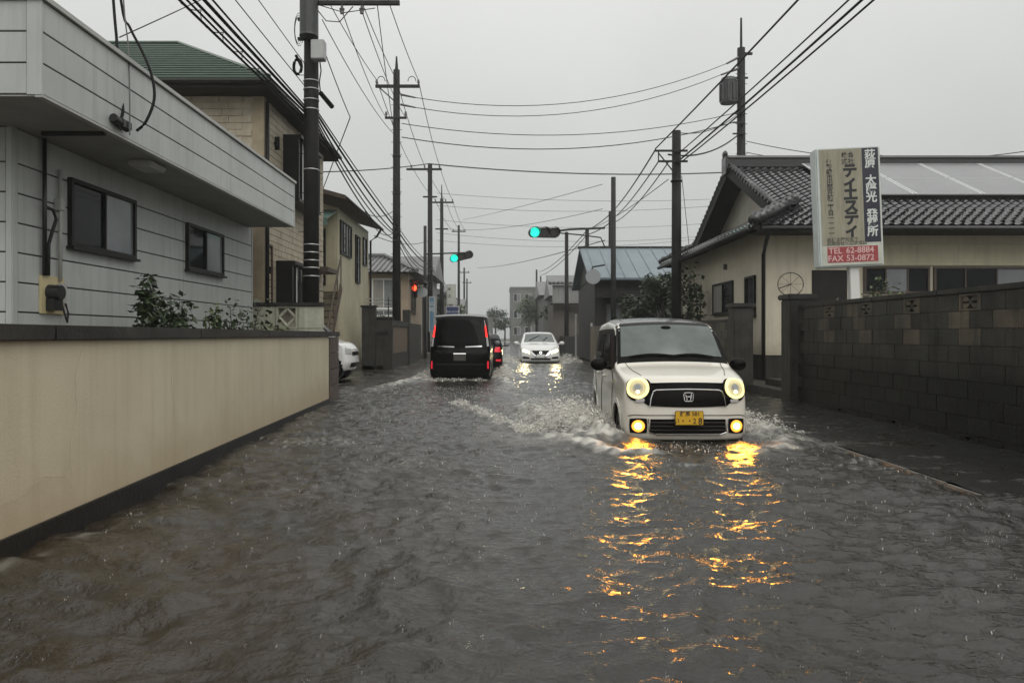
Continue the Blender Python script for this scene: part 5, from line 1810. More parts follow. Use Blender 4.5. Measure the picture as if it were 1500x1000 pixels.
# red lamp with its backing and the round mirror beside it
rs = thing('red_signal', 'small red signal lamp glowing beside the round mirror', 'traffic signal', at(606, 424, 40.0), local=True)
MB().box(-0.2, 0.2, -0.1, 0.12, -0.45, 0.28).build('housing', 'signal_case', rs, bevel=0.03)
MB().cyl((0, -0.102, 0.08), (0, -0.14, 0.08), 0.17, 0.15, 18).build('lens', 'signal_red', rs)
MB().cyl((0, -0.102, -0.25), (0, -0.12, -0.25), 0.13, 0.12, 14).build('dark_lens', 'signal_off', rs)
MB().tube([(0.2, 0.05, 0.1), (0.6, 0.35, 0.12), (0.66, 0.5, 0.12)], 0.03, 6).build('mount', 'pole_metal', rs)
rm_ = thing('traffic_mirror', 'round grey traffic mirror turned away on its dark post', 'mirror', (at(619, 428, 39.6).x, 39.6, -0.18))
c = at(619, 428, 39.6)
MB().cyl((c.x, c.y, c.z), (c.x - 0.02, c.y + 0.09, c.z), 0.27, 0.24, 20).build('disc', 'mirror_back', rm_)
MB().cyl((c.x + 0.02, c.y + 0.14, -0.3), (c.x + 0.02, c.y + 0.14, c.z + 0.1), 0.05, n=8).build('post', 'pole_metal', rm_)


def small_sign(name, label, px0, px1, py0, py1, Y, m, m2, texts, cat='sign', post=True):
    a, b = at(px0, py1, Y), at(px1, py0, Y)
    t = thing(name, label, cat, ((a.x + b.x) / 2, Y, -0.18))
    MB().box(a.x, b.x, Y, Y + 0.12, a.z, b.z).build('board', m2, t, bevel=0.02)
    e = 0.07
    f = MB().box(a.x + e, b.x - e, Y - 0.008, Y + 0.005, a.z + e, b.z - e).build('face', m, t)
    for tx, u, v, sz, ink in texts:
        mb_ = MB()
        cx_, cz_ = a.x + (b.x - a.x) * u, a.z + (b.z - a.z) * v
        put_text(mb_, tx, sz, lambda p, q: (cx_ + p, Y - 0.012, cz_ + q), 0.004)
        mb_.build('lettering', ink, f)
    if post:
        for x in (a.x + 0.12, b.x - 0.12):
            MB().cyl((x, Y + 0.06, -0.3), (x, Y + 0.06, a.z + 0.02), 0.045, n=8).build('post', 'grey_pvc', t)


small_sign('road_sign', 'narrow light blue upright sign behind the black van', 628, 637, 434, 486, 42, 'sign_blue', 'grey_box', [('止', 0.5, 0.8, 0.28, 'ink_white'), ('駐', 0.5, 0.62, 0.28, 'ink_white')])
small_sign('shop_sign', 'dark blue shop sign board with white lettering above the black van roof', 653, 673, 448, 463, 56, 'sign_darkblue', 'grey_box', [('クリーニング', 0.5, 0.42, 0.17, 'ink_white')])
small_sign('shop_sign', 'pale shop sign panel with faint columns standing over the dark blue board', 654, 668, 416, 446, 57, 'sign_white', 'grey_box', [('本', 0.3, 0.75, 0.3, 'ink_faded'), ('店', 0.3, 0.4, 0.3, 'ink_faded')])


def wire(p0, p1, d, r, label, group=None, name='overhead_wire', m='cable', n=16):
    mb_ = MB()
    mb_.tube(sag(p0, p1, d, n), r, 5)
    o = mb_.build(name, m)
    tag(o, label, 'cable', group)
    return o


V = Vector
# high-voltage lines along the left poles
GL = 'power lines along the left poles'
lab = 'thin black power line strung between the two nearest left utility poles'
for dx1, dx2 in ((-0.95, -0.8), (0.18, 0.0), (0.95, 0.88)):
    wire((P1.x + dx1, P1.y, 11.55), (P2.x + dx2, P2.y, 11.5), 0.28, 0.014, lab, GL)
    wire((P1.x + dx1 - 0.15, -6, 11.6), (P1.x + dx1, P1.y, 11.55), 0.35, 0.014, 'thin black power line running overhead towards the near left utility pole', 'power lines overhead')
lab = 'thin black power line between the pointed pole and the next slim left pole'
for dx2, dx3 in ((-0.8, -1.2), (0.0, -0.35), (0.88, 0.6)):
    wire((P2.x + dx2, P2.y, 11.5), (P3.x + dx3, P3.y, 12.0), 0.25, 0.016, lab, 'power lines beyond the pointed pole')
lab = 'thin power line between the two distant left poles'
for dx3, dx4 in ((-1.2, -0.5), (-0.35, 0.3), (0.6, 0.85)):
    wire((P3.x + dx3, P3.y, 12.0), (P4.x + dx4, P4.y, 11.9), 0.2, 0.016, lab, 'power lines of the distant poles')
    wire((P4.x + dx4, P4.y, 11.9), (far_poles[0].x + dx4, far_poles[0].y, far_poles[0].z - 0.6), 0.5, 0.018, 'thin power line from the distant left poles away into the rain', 'power lines into the rain')
# low-voltage and telephone lines
lab = 'slender low line from the near pole crossarm down to the pointed pole'
for x1, z1, x2, z2 in ((0.75, 8.6, -0.4, 9.95), (1.2, 8.6, 0.38, 9.95), (0.3, 8.4, -0.1, 9.3), (1.55, 8.75, 0.05, 8.6)):
    wire((P1.x + x1, P1.y - 0.2, z1), (P2.x + x2, P2.y - 0.1, z2), 0.22, 0.011, lab, 'low lines between the near left poles')
for k, (z1, z2, sg, r) in enumerate(((6.38, 5.45, 0.12, 0.028), (6.3, 5.25, 0.28, 0.022), (6.22, 5.2, 0.42, 0.018), (6.45, 5.6, 0.05, 0.016), (6.15, 5.0, 0.5, 0.02))):
    wire((P1.x + 0.1, P1.y - 0.12, z1), (P2.x + 0.05, P2.y - 0.12, z2), sg, r, 'black telephone cable of the bundle between the two nearest left poles', 'telephone cable bundle')
    wire((P2.x + 0.05, P2.y - 0.12, z2), (P3.x + 0.05, P3.y - 0.12, z2 + 0.2), sg + 0.15, r, 'black telephone cable of the bundle between the pointed pole and the slim pole', 'farther telephone cable bundle')
    wire((P3.x + 0.05, P3.y - 0.12, z2 + 0.2), (P4.x + 0.05, P4.y - 0.12, z2 + 0.2), sg + 0.2, r, 'black telephone cable between the two distant left poles', 'distant telephone cables')
    wire((P4.x + 0.05, P4.y - 0.12, z2 + 0.2), (far_poles[0].x, far_poles[0].y, z2 - 0.1), sg + 0.5, r, 'black telephone cable trailing off past the distant left poles', 'telephone cables into the rain')
for k, (dx, z0, z1, sg, r) in enumerate(((-0.35, 6.55, 6.38, 0.10, 0.03), (-0.5, 6.5, 6.3, 0.18, 0.024), (-0.42, 6.6, 6.22, 0.30, 0.018), (-0.3, 6.75, 6.45, 0.05, 0.018), (-0.55, 6.4, 6.15, 0.26, 0.022), (-0.2, 7.2, 6.9, 0.1, 0.01), (-0.1, 7.8, 7.4, 0.1, 0.009))):
    wire((P1.x + dx, -8, z0), (P1.x - 0.1, P1.y - 0.12, z1), sg, r, 'black cable of the heavy bundle passing over the white house to the near pole' if k < 5 else 'thin stay wire above the heavy cable bundle over the white house', 'heavy cable bundle' if k < 5 else 'stay wires over the bundle')
# spiral hanger round the bundle
hp = []
for k in range(150):
    u = k / 149
    y = -2 + 18.5 * u
    q = V((P1.x - 0.33 + 0.2 * u, y, 6.40 - 0.05 * u - 0.28 * 4 * 0.25 * math.sin(math.pi * (y + 8) / 25)))
    hp.append(q + V((0.07 * math.cos(k * 0.9), 0, 0.07 * math.sin(k * 0.9) - 0.1)))
tag(MB().tube(hp, 0.007, 4).build('spiral_hanger', 'cable'), 'wavy spiral hanger wire wound round the heavy cable bundle', 'cable')
# splice clamps on the long lines
# service drop cables to the white house
for k, (pts, r) in enumerate((
        ([at(150, -230, 9.6), at(166, 0, 9.0), at(171, 60, 8.8), at(174, 120, 8.6), at(180, 160, 8.5), at(176, 178, 8.42)], 0.017),
        ([at(150, -230, 9.4), at(177, 0, 9.0), at(190, 40, 8.85), at(208, 75, 8.75), at(222, 110, 8.65), at(226, 145, 8.6), at(214, 178, 8.52), at(200, 192, 8.47)], 0.016),
        ([at(172, -200, 9.2), at(181, 0, 8.9), at(188, 70, 8.7), at(190, 150, 8.5), at(190, 198, 8.42)], 0.008))):
    dense = []
    for i in range(len(pts) - 1):
        p_1, p_2 = pts[max(i - 1, 0)], pts[i]
        p_3, p_4 = pts[i + 1], pts[min(i + 2, len(pts) - 1)]
        for j in range(5):
            u = j / 5
            dense.append(0.5 * ((2 * p_2) + (p_3 - p_1) * u + (2 * p_1 - 5 * p_2 + 4 * p_3 - p_4) * u * u + (3 * p_2 - p_1 - 3 * p_3 + p_4) * u ** 3))
    dense.append(pts[-1])
    lb = ('straight thick service cable dropping to the roof edge of the white house', 'bowed service cable that loops back to the roof edge of the white house', 'thin grey service wire dropping to the roof edge of the white house')[k]
    tag(MB().tube(dense, r, 6).build('service_cable', 'cable' if k < 2 else 'cable_grey'), lb, 'cable')
wire(at(175, 55, 9.2), at(430, -70, 20), 0.05, 0.008, 'thin wire rising from the white house roof across the heavy bundle')
# drop wires from the bundle
wire(at(513, 172, 19), at(470, 285, 24), 0.0, 0.014, 'slack drop wire slanting down to the yellow house roof')
wire(at(470, 60, 17.0), at(513, 172, 19), 0.05, 0.012, 'drop wire coming off the near pole above the yellow house')
wire(at(516, 298, 24), at(575, 310, 29.6), 0.3, 0.014, 'service wire from the yellow house to the pointed pole')
wire(at(535, 310, 26), at(575, 342, 29.6), 0.35, 0.014, 'lower service wire from the yellow house to the pointed pole')
wire(at(548, 345, 30), at(628, 352, 46.8), 0.3, 0.016, 'service wire from the yellow house gutter on to the slim pole')
# lines across the road
GX = 'lines spanning the road'
wire((P2.x + 0.75, P2.y + 0.12, 10.83), (R2.x - 0.7, R2.y - 0.15, 13.35), 0.95, 0.015, 'upper line spanning the road from the pointed pole to the transformer pole')
wire((P2.x + 0.75, P2.y + 0.12, 10.43), (R2.x - 0.95, R2.y - 0.15, 12.85), 0.95, 0.015, 'second line spanning the road just under the upper one to the transformer pole')
wire((P2.x + 0.2, P2.y, 9.75), (R2.x - 0.4, R2.y - 0.24, 11.1), 0.7, 0.016, 'line spanning the road to the bracket below the transformer')
wire((P2.x + 0.2, P2.y, 9.2), (R2.x - 0.4, R2.y - 0.24, 10.7), 0.8, 0.02, 'sagging line spanning the road below the transformer bracket')
wire(at(467, 252, 36), (P3.x - 0.1, P3.y, 12.1), 0.1, 0.028, 'cable coming from behind the near pole to the top of the slim pole')
wire((P3.x + 0.1, P3.y, 12.08), at(1130, 249, 47), 0.45, 0.042, 'thick grey cable crossing the whole road from the slim pole top', m='cable_grey')
for k, (y0, y1_, Yd) in enumerate(((283, 290, 60), (301, 300, 60), (322, 325, 66), (341, 343, 66), (352, 346, 70))):
    wire(at(640, y0, Yd), at(1040, y1_ + 2, Yd), 0.35 + 0.1 * k, 0.016, 'faint distant line spanning the street behind the signals', 'distant lines across the street', m='cable_grey')
wire(at(678, 322, 70), (R3.x - 0.1, R3.y, at(0, 270, 31.4).z), 0.1, 0.013, 'slanting wire rising to the top of the right-hand signal pole')
wire(at(650, 335, 60), (R3.x - 0.1, R3.y, at(0, 306, 31.4).z), 0.4, 0.012, 'second slanting wire rising to the middle of the right-hand signal pole')
wire(at(700, 392, 90), (R3.x, R3.y, at(0, 352, 31.4).z), 0.3, 0.02, 'low sagging wire reaching the signal arm pole from the misty distance')
# lines along the right side, over our heads
GR = 'black lines over the tiled house'
for k, (x0, z0, dx, dz, sg, r) in enumerate(((6.3, 8.3, -0.72, -0.62, 0.30, 0.022), (6.9, 8.1, 0.05, -0.75, 0.34, 0.018), (6.95, 7.9, 0.1, -0.95, 0.30, 0.026), (7.05, 7.85, 0.15, -1.02, 0.36, 0.02))):
    wire((x0, -10, z0), (R1.x + dx, R1.y - 0.17, 7.85 + dz), sg, r, 'black line passing overhead on the right to the bare pole', GR)
for k, (dx, dz, q, sg, r) in enumerate(((-0.72, -0.65, R4 - V((0, 0, 0.1)), 0.15, 0.026), (-0.6, -1.0, R4 - V((0, 0, 0.5)), 0.2, 0.022), (-0.3, -1.05, R4 - V((0, 0, 0.7)), 0.35, 0.02), (-0.3, -1.6, R5 - V((0, 0, 0.1)), 0.2, 0.014))):
    wire((R1.x + dx, R1.y - 0.17, 7.85 + dz), q, sg, r, 'black line falling away from the bare pole over the slate-blue roof', 'lines over the slate-blue roof')
for k in range(2):
    wire(R4 - V((0, 0, 0.1 + 0.5 * k)), R5 - V((0, 0, 0.1 + 0.3 * k)), 0.1, 0.03, 'thick cable between the two short poles behind the slate-blue roof', 'cables behind the slate-blue roof')
    wire(R5 - V((0, 0, 0.1 + 0.3 * k)), at(790, 398 + 6 * k, 100), 0.5, 0.03, 'cable trailing from the stubby pole into the misty distance', 'cables into the mist on the right')
wire((R2.x - 0.15, R2.y - 0.2, 10.2), (R1.x - 0.3, R1.y - 0.17, 7.05), 0.35, 0.03, 'heavy cable dropping from the transformer pole to the bare pole bracket')
wire((R2.x - 0.2, R2.y - 0.2, 11.1), (R1.x, R1.y, 7.8), 0.3, 0.016, 'lighter cable dropping from the transformer pole to the top of the bare pole')
for k in range(2):
    wire((R2.x + 0.2, R2.y - 0.1, 9.9 - 0.5 * k), (14.5 - k, 24, 6.8), 0.2, 0.016, 'short service wire dropping from the transformer pole to the tiled roof', 'service wires to the tiled roof')
wire(at(1270, 225, 40), at(1560, 212, 30), 0.4, 0.02, 'dark line rising over the ridge of the tiled house on the right')
wire((R1.x + 0.17, R1.y, 6.4), at(1012, 385, 26), 0.0, 0.01, 'thin stay wire sloping from the bare pole towards the tiled house eaves')


# ================================================================== VEHICLES
class Car:
    """a car body as one mapped surface; windows, lamps and trim lie on it as parts of their own.
    local axes: front at y=0 facing -y, tail at y=L, ground z=0"""

    def __init__(s, name, label, cat, loc, rz, W, L, prof, zb=0.2, r=0.10, belt=0.95, tumble=0.22, bow=0.16, tail=0.10, nose=None, rearp=None, roofcrown=0.03, group=None, res=1.0):
        s.t = thing(name, label, cat, loc, group, rz, local=True)
        s.Wh, s.L, s.zb, s.r, s.belt, s.tumble = W / 2, L, zb, r, belt, tumble
        s.bow, s.tail = bow, tail
        yy = np.linspace(0, L, 400)
        py, pz = zip(*prof)
        zz = np.interp(yy, py, pz)
        k = np.exp(-np.linspace(-2, 2, 13) ** 2)
        zz = np.convolve(np.pad(zz, 6, mode='edge'), k / k.sum(), 'valid')
        s.py, s.pz = yy, zz
        s.H = max(zz)
        s.nose = nose or [(0, 0.08), (0.35, 0.0), (1, 0.05)]
        s.rearp = rearp or [(0, 0.08), (0.35, 0.0), (1, 0.12)]
        s.crown = roofcrown
        s.res = res

    def ztop(s, y):
        return float(np.interp(y, s.py, s.pz))

    def hw(s, y, z):
        w_ = s.Wh
        w_ *= 1 - 0.03 * max(0, 1 - y / 0.7) ** 2 - 0.05 * max(0, 1 - (s.L - y) / 0.7) ** 2
        if z > s.belt:
            w_ -= s.tumble * (z - s.belt)
        lo = s.zb + 0.22
        if z < lo:
            w_ -= 0.05 * ((lo - z) / 0.22) ** 2
        w_ -= 0.012 * math.exp(-((z - (s.belt + lo) / 2 - 0.12) / 0.09) ** 2)
        return w_

    def mp(s, p):
        """reference box point -> rounded -> car"""
        x, y, z = p
        r = s.r
        q = (max(-s.Wh + r, min(s.Wh - r, x)), max(r, min(s.L - r, y)), max(r, min(s.H - r, z)))
        d = Vector((x - q[0], y - q[1], z - q[2]))
        if d.length > 1e-9:
            m = max(abs(d.x), abs(d.y), abs(d.z))
            if d.length > r:
                d = d * (r / d.length)
        x, y, z = q[0] + d.x, q[1] + d.y, q[2] + d.z
        a, b, c = x / s.Wh, y / s.L, z / s.H
        zt = s.ztop(y)
        Z = s.zb + c * (zt - s.zb) - s.crown * a * a * c * (1 if zt > s.belt + 0.2 else 0.8)
        fz = np.interp(c, *zip(*s.nose))
        rz = np.interp(c, *zip(*s.rearp))
        Y = y + (1 - b) ** 7 * (s.bow * abs(a) ** 2.6 + fz) - b ** 7 * (s.tail * abs(a) ** 2.6 + rz)
        return Vector((a * s.hw(y, Z), Y, Z))

    def inv(s, face, p, q):
        """real coordinates on a face -> reference box point"""
        if face in ('front', 'rear'):
            y = 0 if face == 'front' else s.L
            zt = s.ztop(0.03 if face == 'front' else s.L - 0.03)
            c = (q - s.zb) / (zt - s.zb)
            return (p / s.hw(y, q) * s.Wh, y, c * s.H)
        if face == 'top':
            return (p / s.hw(q, s.ztop(q)) * s.Wh, q, s.H)
        sg = 1 if face == 'right' else -1
        c = (q - s.zb) / (s.ztop(p) - s.zb)
        return (sg * s.Wh, p, c * s.H)

    def pt(s, face, p, q, off=0.0):
        P = s.mp(s.inv(face, p, q))
        if off:
            e = 0.01
            A = s.mp(s.inv(face, p + e, q)) - s.mp(s.inv(face, p - e, q))
            B = s.mp(s.inv(face, p, q + e)) - s.mp(s.inv(face, p, q - e))
            n = A.cross(B)
            if n.length < 1e-12:
                n = Vector((0, -1, 0))
            n.normalize()
            ref = {'front': Vector((0, -1, 0)), 'rear': Vector((0, 1, 0)), 'top': Vector((0, -0.3, 1)), 'left': Vector((-1, 0, 0)), 'right': Vector((1, 0, 0))}[face]
            if n.dot(ref) < 0:
                n = -n
            P = P + n * off
        return P

    def body(s, m, arches=(), hood=None):
        def lin(a, b, n, r):
            n = max(4, int(n * s.res))
            inner = list(np.linspace(a + r, b - r, n))
            ed = [0.0, 0.16, 0.36, 0.64]
            return [a + r * (1 - math.cos(0) + 0) * 0 + r * u for u in ed] + inner + [b - r * u for u in ed[::-1]]
        xs = lin(-s.Wh, s.Wh, 14, s.r)
        ys = lin(0, s.L, 70, s.r)
        zs = lin(0, s.H, 22, s.r)
        mb = MB()

        def grid(U, V, fn, skip=None):
            n = len(U)
            vs = [s.mp(fn(u, v)) for v in V for u in U]
            fs = []
            for j in range(len(V) - 1):
                for i in range(n - 1):
                    f = (j * n + i, j * n + i + 1, (j + 1) * n + i + 1, (j + 1) * n + i)
                    if skip:
                        c = (vs[f[0]] + vs[f[2]]) / 2
                        if skip(c):
                            continue
                    fs.append(f)
            mb.add(vs, fs)
        arch = lambda c: any((c.y - ya) ** 2 + (c.z - za) ** 2 < R_ * R_ for ya, za, R_ in arches)
        grid(xs, zs, lambda u, v: (u, 0, v))
        grid(xs, zs, lambda u, v: (u, s.L, v))
        grid(xs, ys, lambda u, v: (u, v, s.H))
        grid(xs, ys, lambda u, v: (u, v, 0), arch)
        grid(ys, zs, lambda u, v: (s.Wh, u, v), arch)
        grid(ys, zs, lambda u, v: (-s.Wh, u, v), arch)
        me = bpy.data.meshes.new('body')
        me.from_pydata(mb.v, [], mb.f)
        bm = bmesh.new()
        bm.from_mesh(me)
        bmesh.ops.remove_doubles(bm, verts=bm.verts, dist=2e-4)
        bmesh.ops.recalc_face_normals(bm, faces=bm.faces)
        bm.to_mesh(me)
        bm.free()
        for p in me.polygons:
            p.use_smooth = True
        me.materials.append(M[m])
        o = bpy.data.objects.new('body', me)
        C.objects.link(o)
        o.parent = s.t
        s.b = o
        return o

    def patch(s, name, face, fn, m, ns=12, nt=8, off=0.006, skirt=0.02, closed=False, parent=None):
        """fn(s,t) -> (p,q) on the face"""
        mb = MB()
        P = [[s.pt(face, *fn(i / ns, j / nt), off) for i in range(ns + 1)] for j in range(nt + 1)]
        Q = [[s.pt(face, *fn(i / ns, j / nt), off - skirt) for i in range(ns + 1)] for j in range(nt + 1)]
        n = ns + 1
        vs = [p for row in P for p in row]
        fs = [(j * n + i, j * n + i + 1, (j + 1) * n + i + 1, (j + 1) * n + i) for j in range(nt) for i in range(ns)]
        k = len(vs)
        border = [(0, i) for i in range(ns + 1)] + [(j, ns) for j in range(1, nt + 1)] + [(nt, i) for i in range(ns - 1, -1, -1)] + [(j, 0) for j in range(nt - 1, 0, -1)]
        if closed:
            border = None
            for jj in (0, nt):
                kk = len(vs)
                vs += [Q[jj][i] for i in range(ns + 1)]
                fs += [(jj * n + i, jj * n + i + 1, kk + i + 1, kk + i) for i in range(ns)]
        else:
            vs += [Q[j][i] for j, i in border]
            N_ = len(border)
            idx = [j * n + i for j, i in border]
            fs += [(idx[a], idx[(a + 1) % N_], k + (a + 1) % N_, k + a) for a in range(N_)]
        mb.add(vs, fs)
        me = bpy.data.meshes.new(name)
        me.from_pydata(mb.v, [], mb.f)
        bm = bmesh.new()
        bm.from_mesh(me)
        bmesh.ops.remove_doubles(bm, verts=bm.verts, dist=1e-5)
        bmesh.ops.recalc_face_normals(bm, faces=bm.faces)
        bm.to_mesh(me)
        bm.free()
        me.materials.append(M[m])
        for p in me.polygons:
            p.use_smooth = True
        try:
            me.set_sharp_from_angle(angle=R(40))
        except Exception:
            pass
        o = bpy.data.objects.new(name, me)
        C.objects.link(o)
        o.parent = parent or s.t
        return o

    def quad(s, name, face, c, m, ns=10, nt=8, off=0.006, parent=None, rc=0.0, skirt=0.02):
        """patch from four corners a,b,c,d (counter-clockwise), corners eased by rc"""
        a, b, cc, d = [Vector(x) for x in c]

        def fn(u, v):
            if rc:
                uu, vv = 2 * u - 1, 2 * v - 1
                uu2 = uu * math.sqrt(max(0, 1 - rc * vv * vv))
                vv2 = vv * math.sqrt(max(0, 1 - rc * uu * uu))
                u, v = (uu2 + 1) / 2, (vv2 + 1) / 2
            p = (a * (1 - u) + b * u) * (1 - v) + (d * (1 - u) + cc * u) * v
            return p.x, p.y
        return s.patch(name, face, fn, m, ns, nt, off, skirt, parent=parent)

    def ring(s, name, face, c, r0, r1, m, off=0.008, a0=0.0, a1=2 * math.pi, n=28, parent=None, sy=1.0, nt=3, skirt=0.025):
        fn = lambda u, v: (c[0] + (r0 + (r1 - r0) * v) * math.cos(a0 + (a1 - a0) * u), c[1] + (r0 + (r1 - r0) * v) * math.sin(a0 + (a1 - a0) * u) * sy)
        return s.patch(name, face, fn, m, n, nt, off, skirt, closed=(a1 - a0 > 6.2), parent=parent)

    def line(s, name, face, pts, r, m, off=0.003, parent=None, n=10):
        P = []
        for (a, b), (c, d) in zip(pts, pts[1:]):
            for k in range(n):
                P.append(s.pt(face, a + (c - a) * k / n, b + (d - b) * k / n, off))
        P.append(s.pt(face, *pts[-1], off))
        o = MB().tube(P, r, 5).build(name, m)
        o.parent = parent or s.t
        return o

    def wheels(s, ys, rad, width=0.16, zc=None):
        zc = zc or rad
        for y in ys:
            for sg in (-1, 1):
                xo = sg * (s.Wh - 0.035)
                xi = xo - sg * width
                mb = MB()
                n = 26
                prof = [(xi, rad * 0.62), (xi, rad * 0.93), (xi + sg * 0.025, rad), (xo - sg * 0.025, rad), (xo, rad * 0.93), (xo, rad * 0.64)]
                vs, fs = [], []
                for k in range(n):
                    a = 2 * math.pi * k / n
                    for x, rr in prof:
                        vs.append((x, y + rr * math.cos(a), zc + rr * math.sin(a)))
                m_ = len(prof)
                for k in range(n):
                    for j in range(m_ - 1):
                        fs.append((k * m_ + j, k * m_ + j + 1, ((k + 1) % n) * m_ + j + 1, ((k + 1) % n) * m_ + j))
                mb.add(vs, fs)
                w_ = mb.build('wheel', 'tyre', None, smooth=True)
                w_.parent = s.t
                rb = MB()
                rb.cyl((xo - sg * 0.05, y, zc), (xo - sg * 0.02, y, zc), rad * 0.63, n=20)
                rb.cyl((xo - sg * 0.02, y, zc), (xo - sg * 0.002, y, zc), rad * 0.15, n=12)
                for k in range(7):
                    a = 2 * math.pi * k / 7
                    rb.tube([(xo - sg * 0.012, y + 0.1 * rad * math.cos(a), zc + 0.1 * rad * math.sin(a)), (xo - sg * 0.012, y + rad * 0.6 * math.cos(a), zc + rad * 0.6 * math.sin(a))], rad * 0.055, 5)
                q = rb.build('rim', 'rim', None)
                q.parent = w_
                # dark well behind the wheel
                wl = MB()
                ra = rad + 0.085
                wl.cyl((xo - sg * 0.34, y, zc), (xo + sg * 0.012, y, zc), ra, n=26, cap=False)
                wl.cyl((xo - sg * 0.345, y, zc), (xo - sg * 0.341, y, zc), ra, n=26)
                q = wl.build('wheel_well', 'car_black', None)
                q.parent = s.t

    def mirror(s, y, z, sg, m='car_black', size=(0.11, 0.075, 0.085)):
        base = s.pt('right' if sg > 0 else 'left', y, z)
        c = base + Vector((sg * (0.06 + size[0]), -0.03, 0.04))
        mb = MB()
        mb.ball(c, size, 12, 8)
        mb.tube([base - Vector((sg * 0.03, 0, 0.02)), c - Vector((sg * 0.06, 0, 0.03))], 0.025, 6)
        o = mb.build('door_mirror', m, None, smooth=True)
        o.parent = s.t
        q = MB().ball(c + Vector((0, 0.045, 0)), (size[0] * 0.86, 0.035, size[2] * 0.8), 12, 6).build('mirror_glass', 'glass_pale', None, smooth=True)
        q.parent = o


def spot(parent, loc, aim, power, col, rad=0.05, cone=70):
    l = bpy.data.lights.new('lamp_beam', 'SPOT')
    l.energy = power
    l.color = col
    l.shadow_soft_size = rad
    l.spot_size = R(cone)
    l.spot_blend = 0.7
    o = bpy.data.objects.new('lamp_beam', l)
    C.objects.link(o)
    o.parent = parent
    o.location = loc
    o.rotation_euler = Vector(aim).to_track_quat('-Z', 'Y').to_euler()
    return o


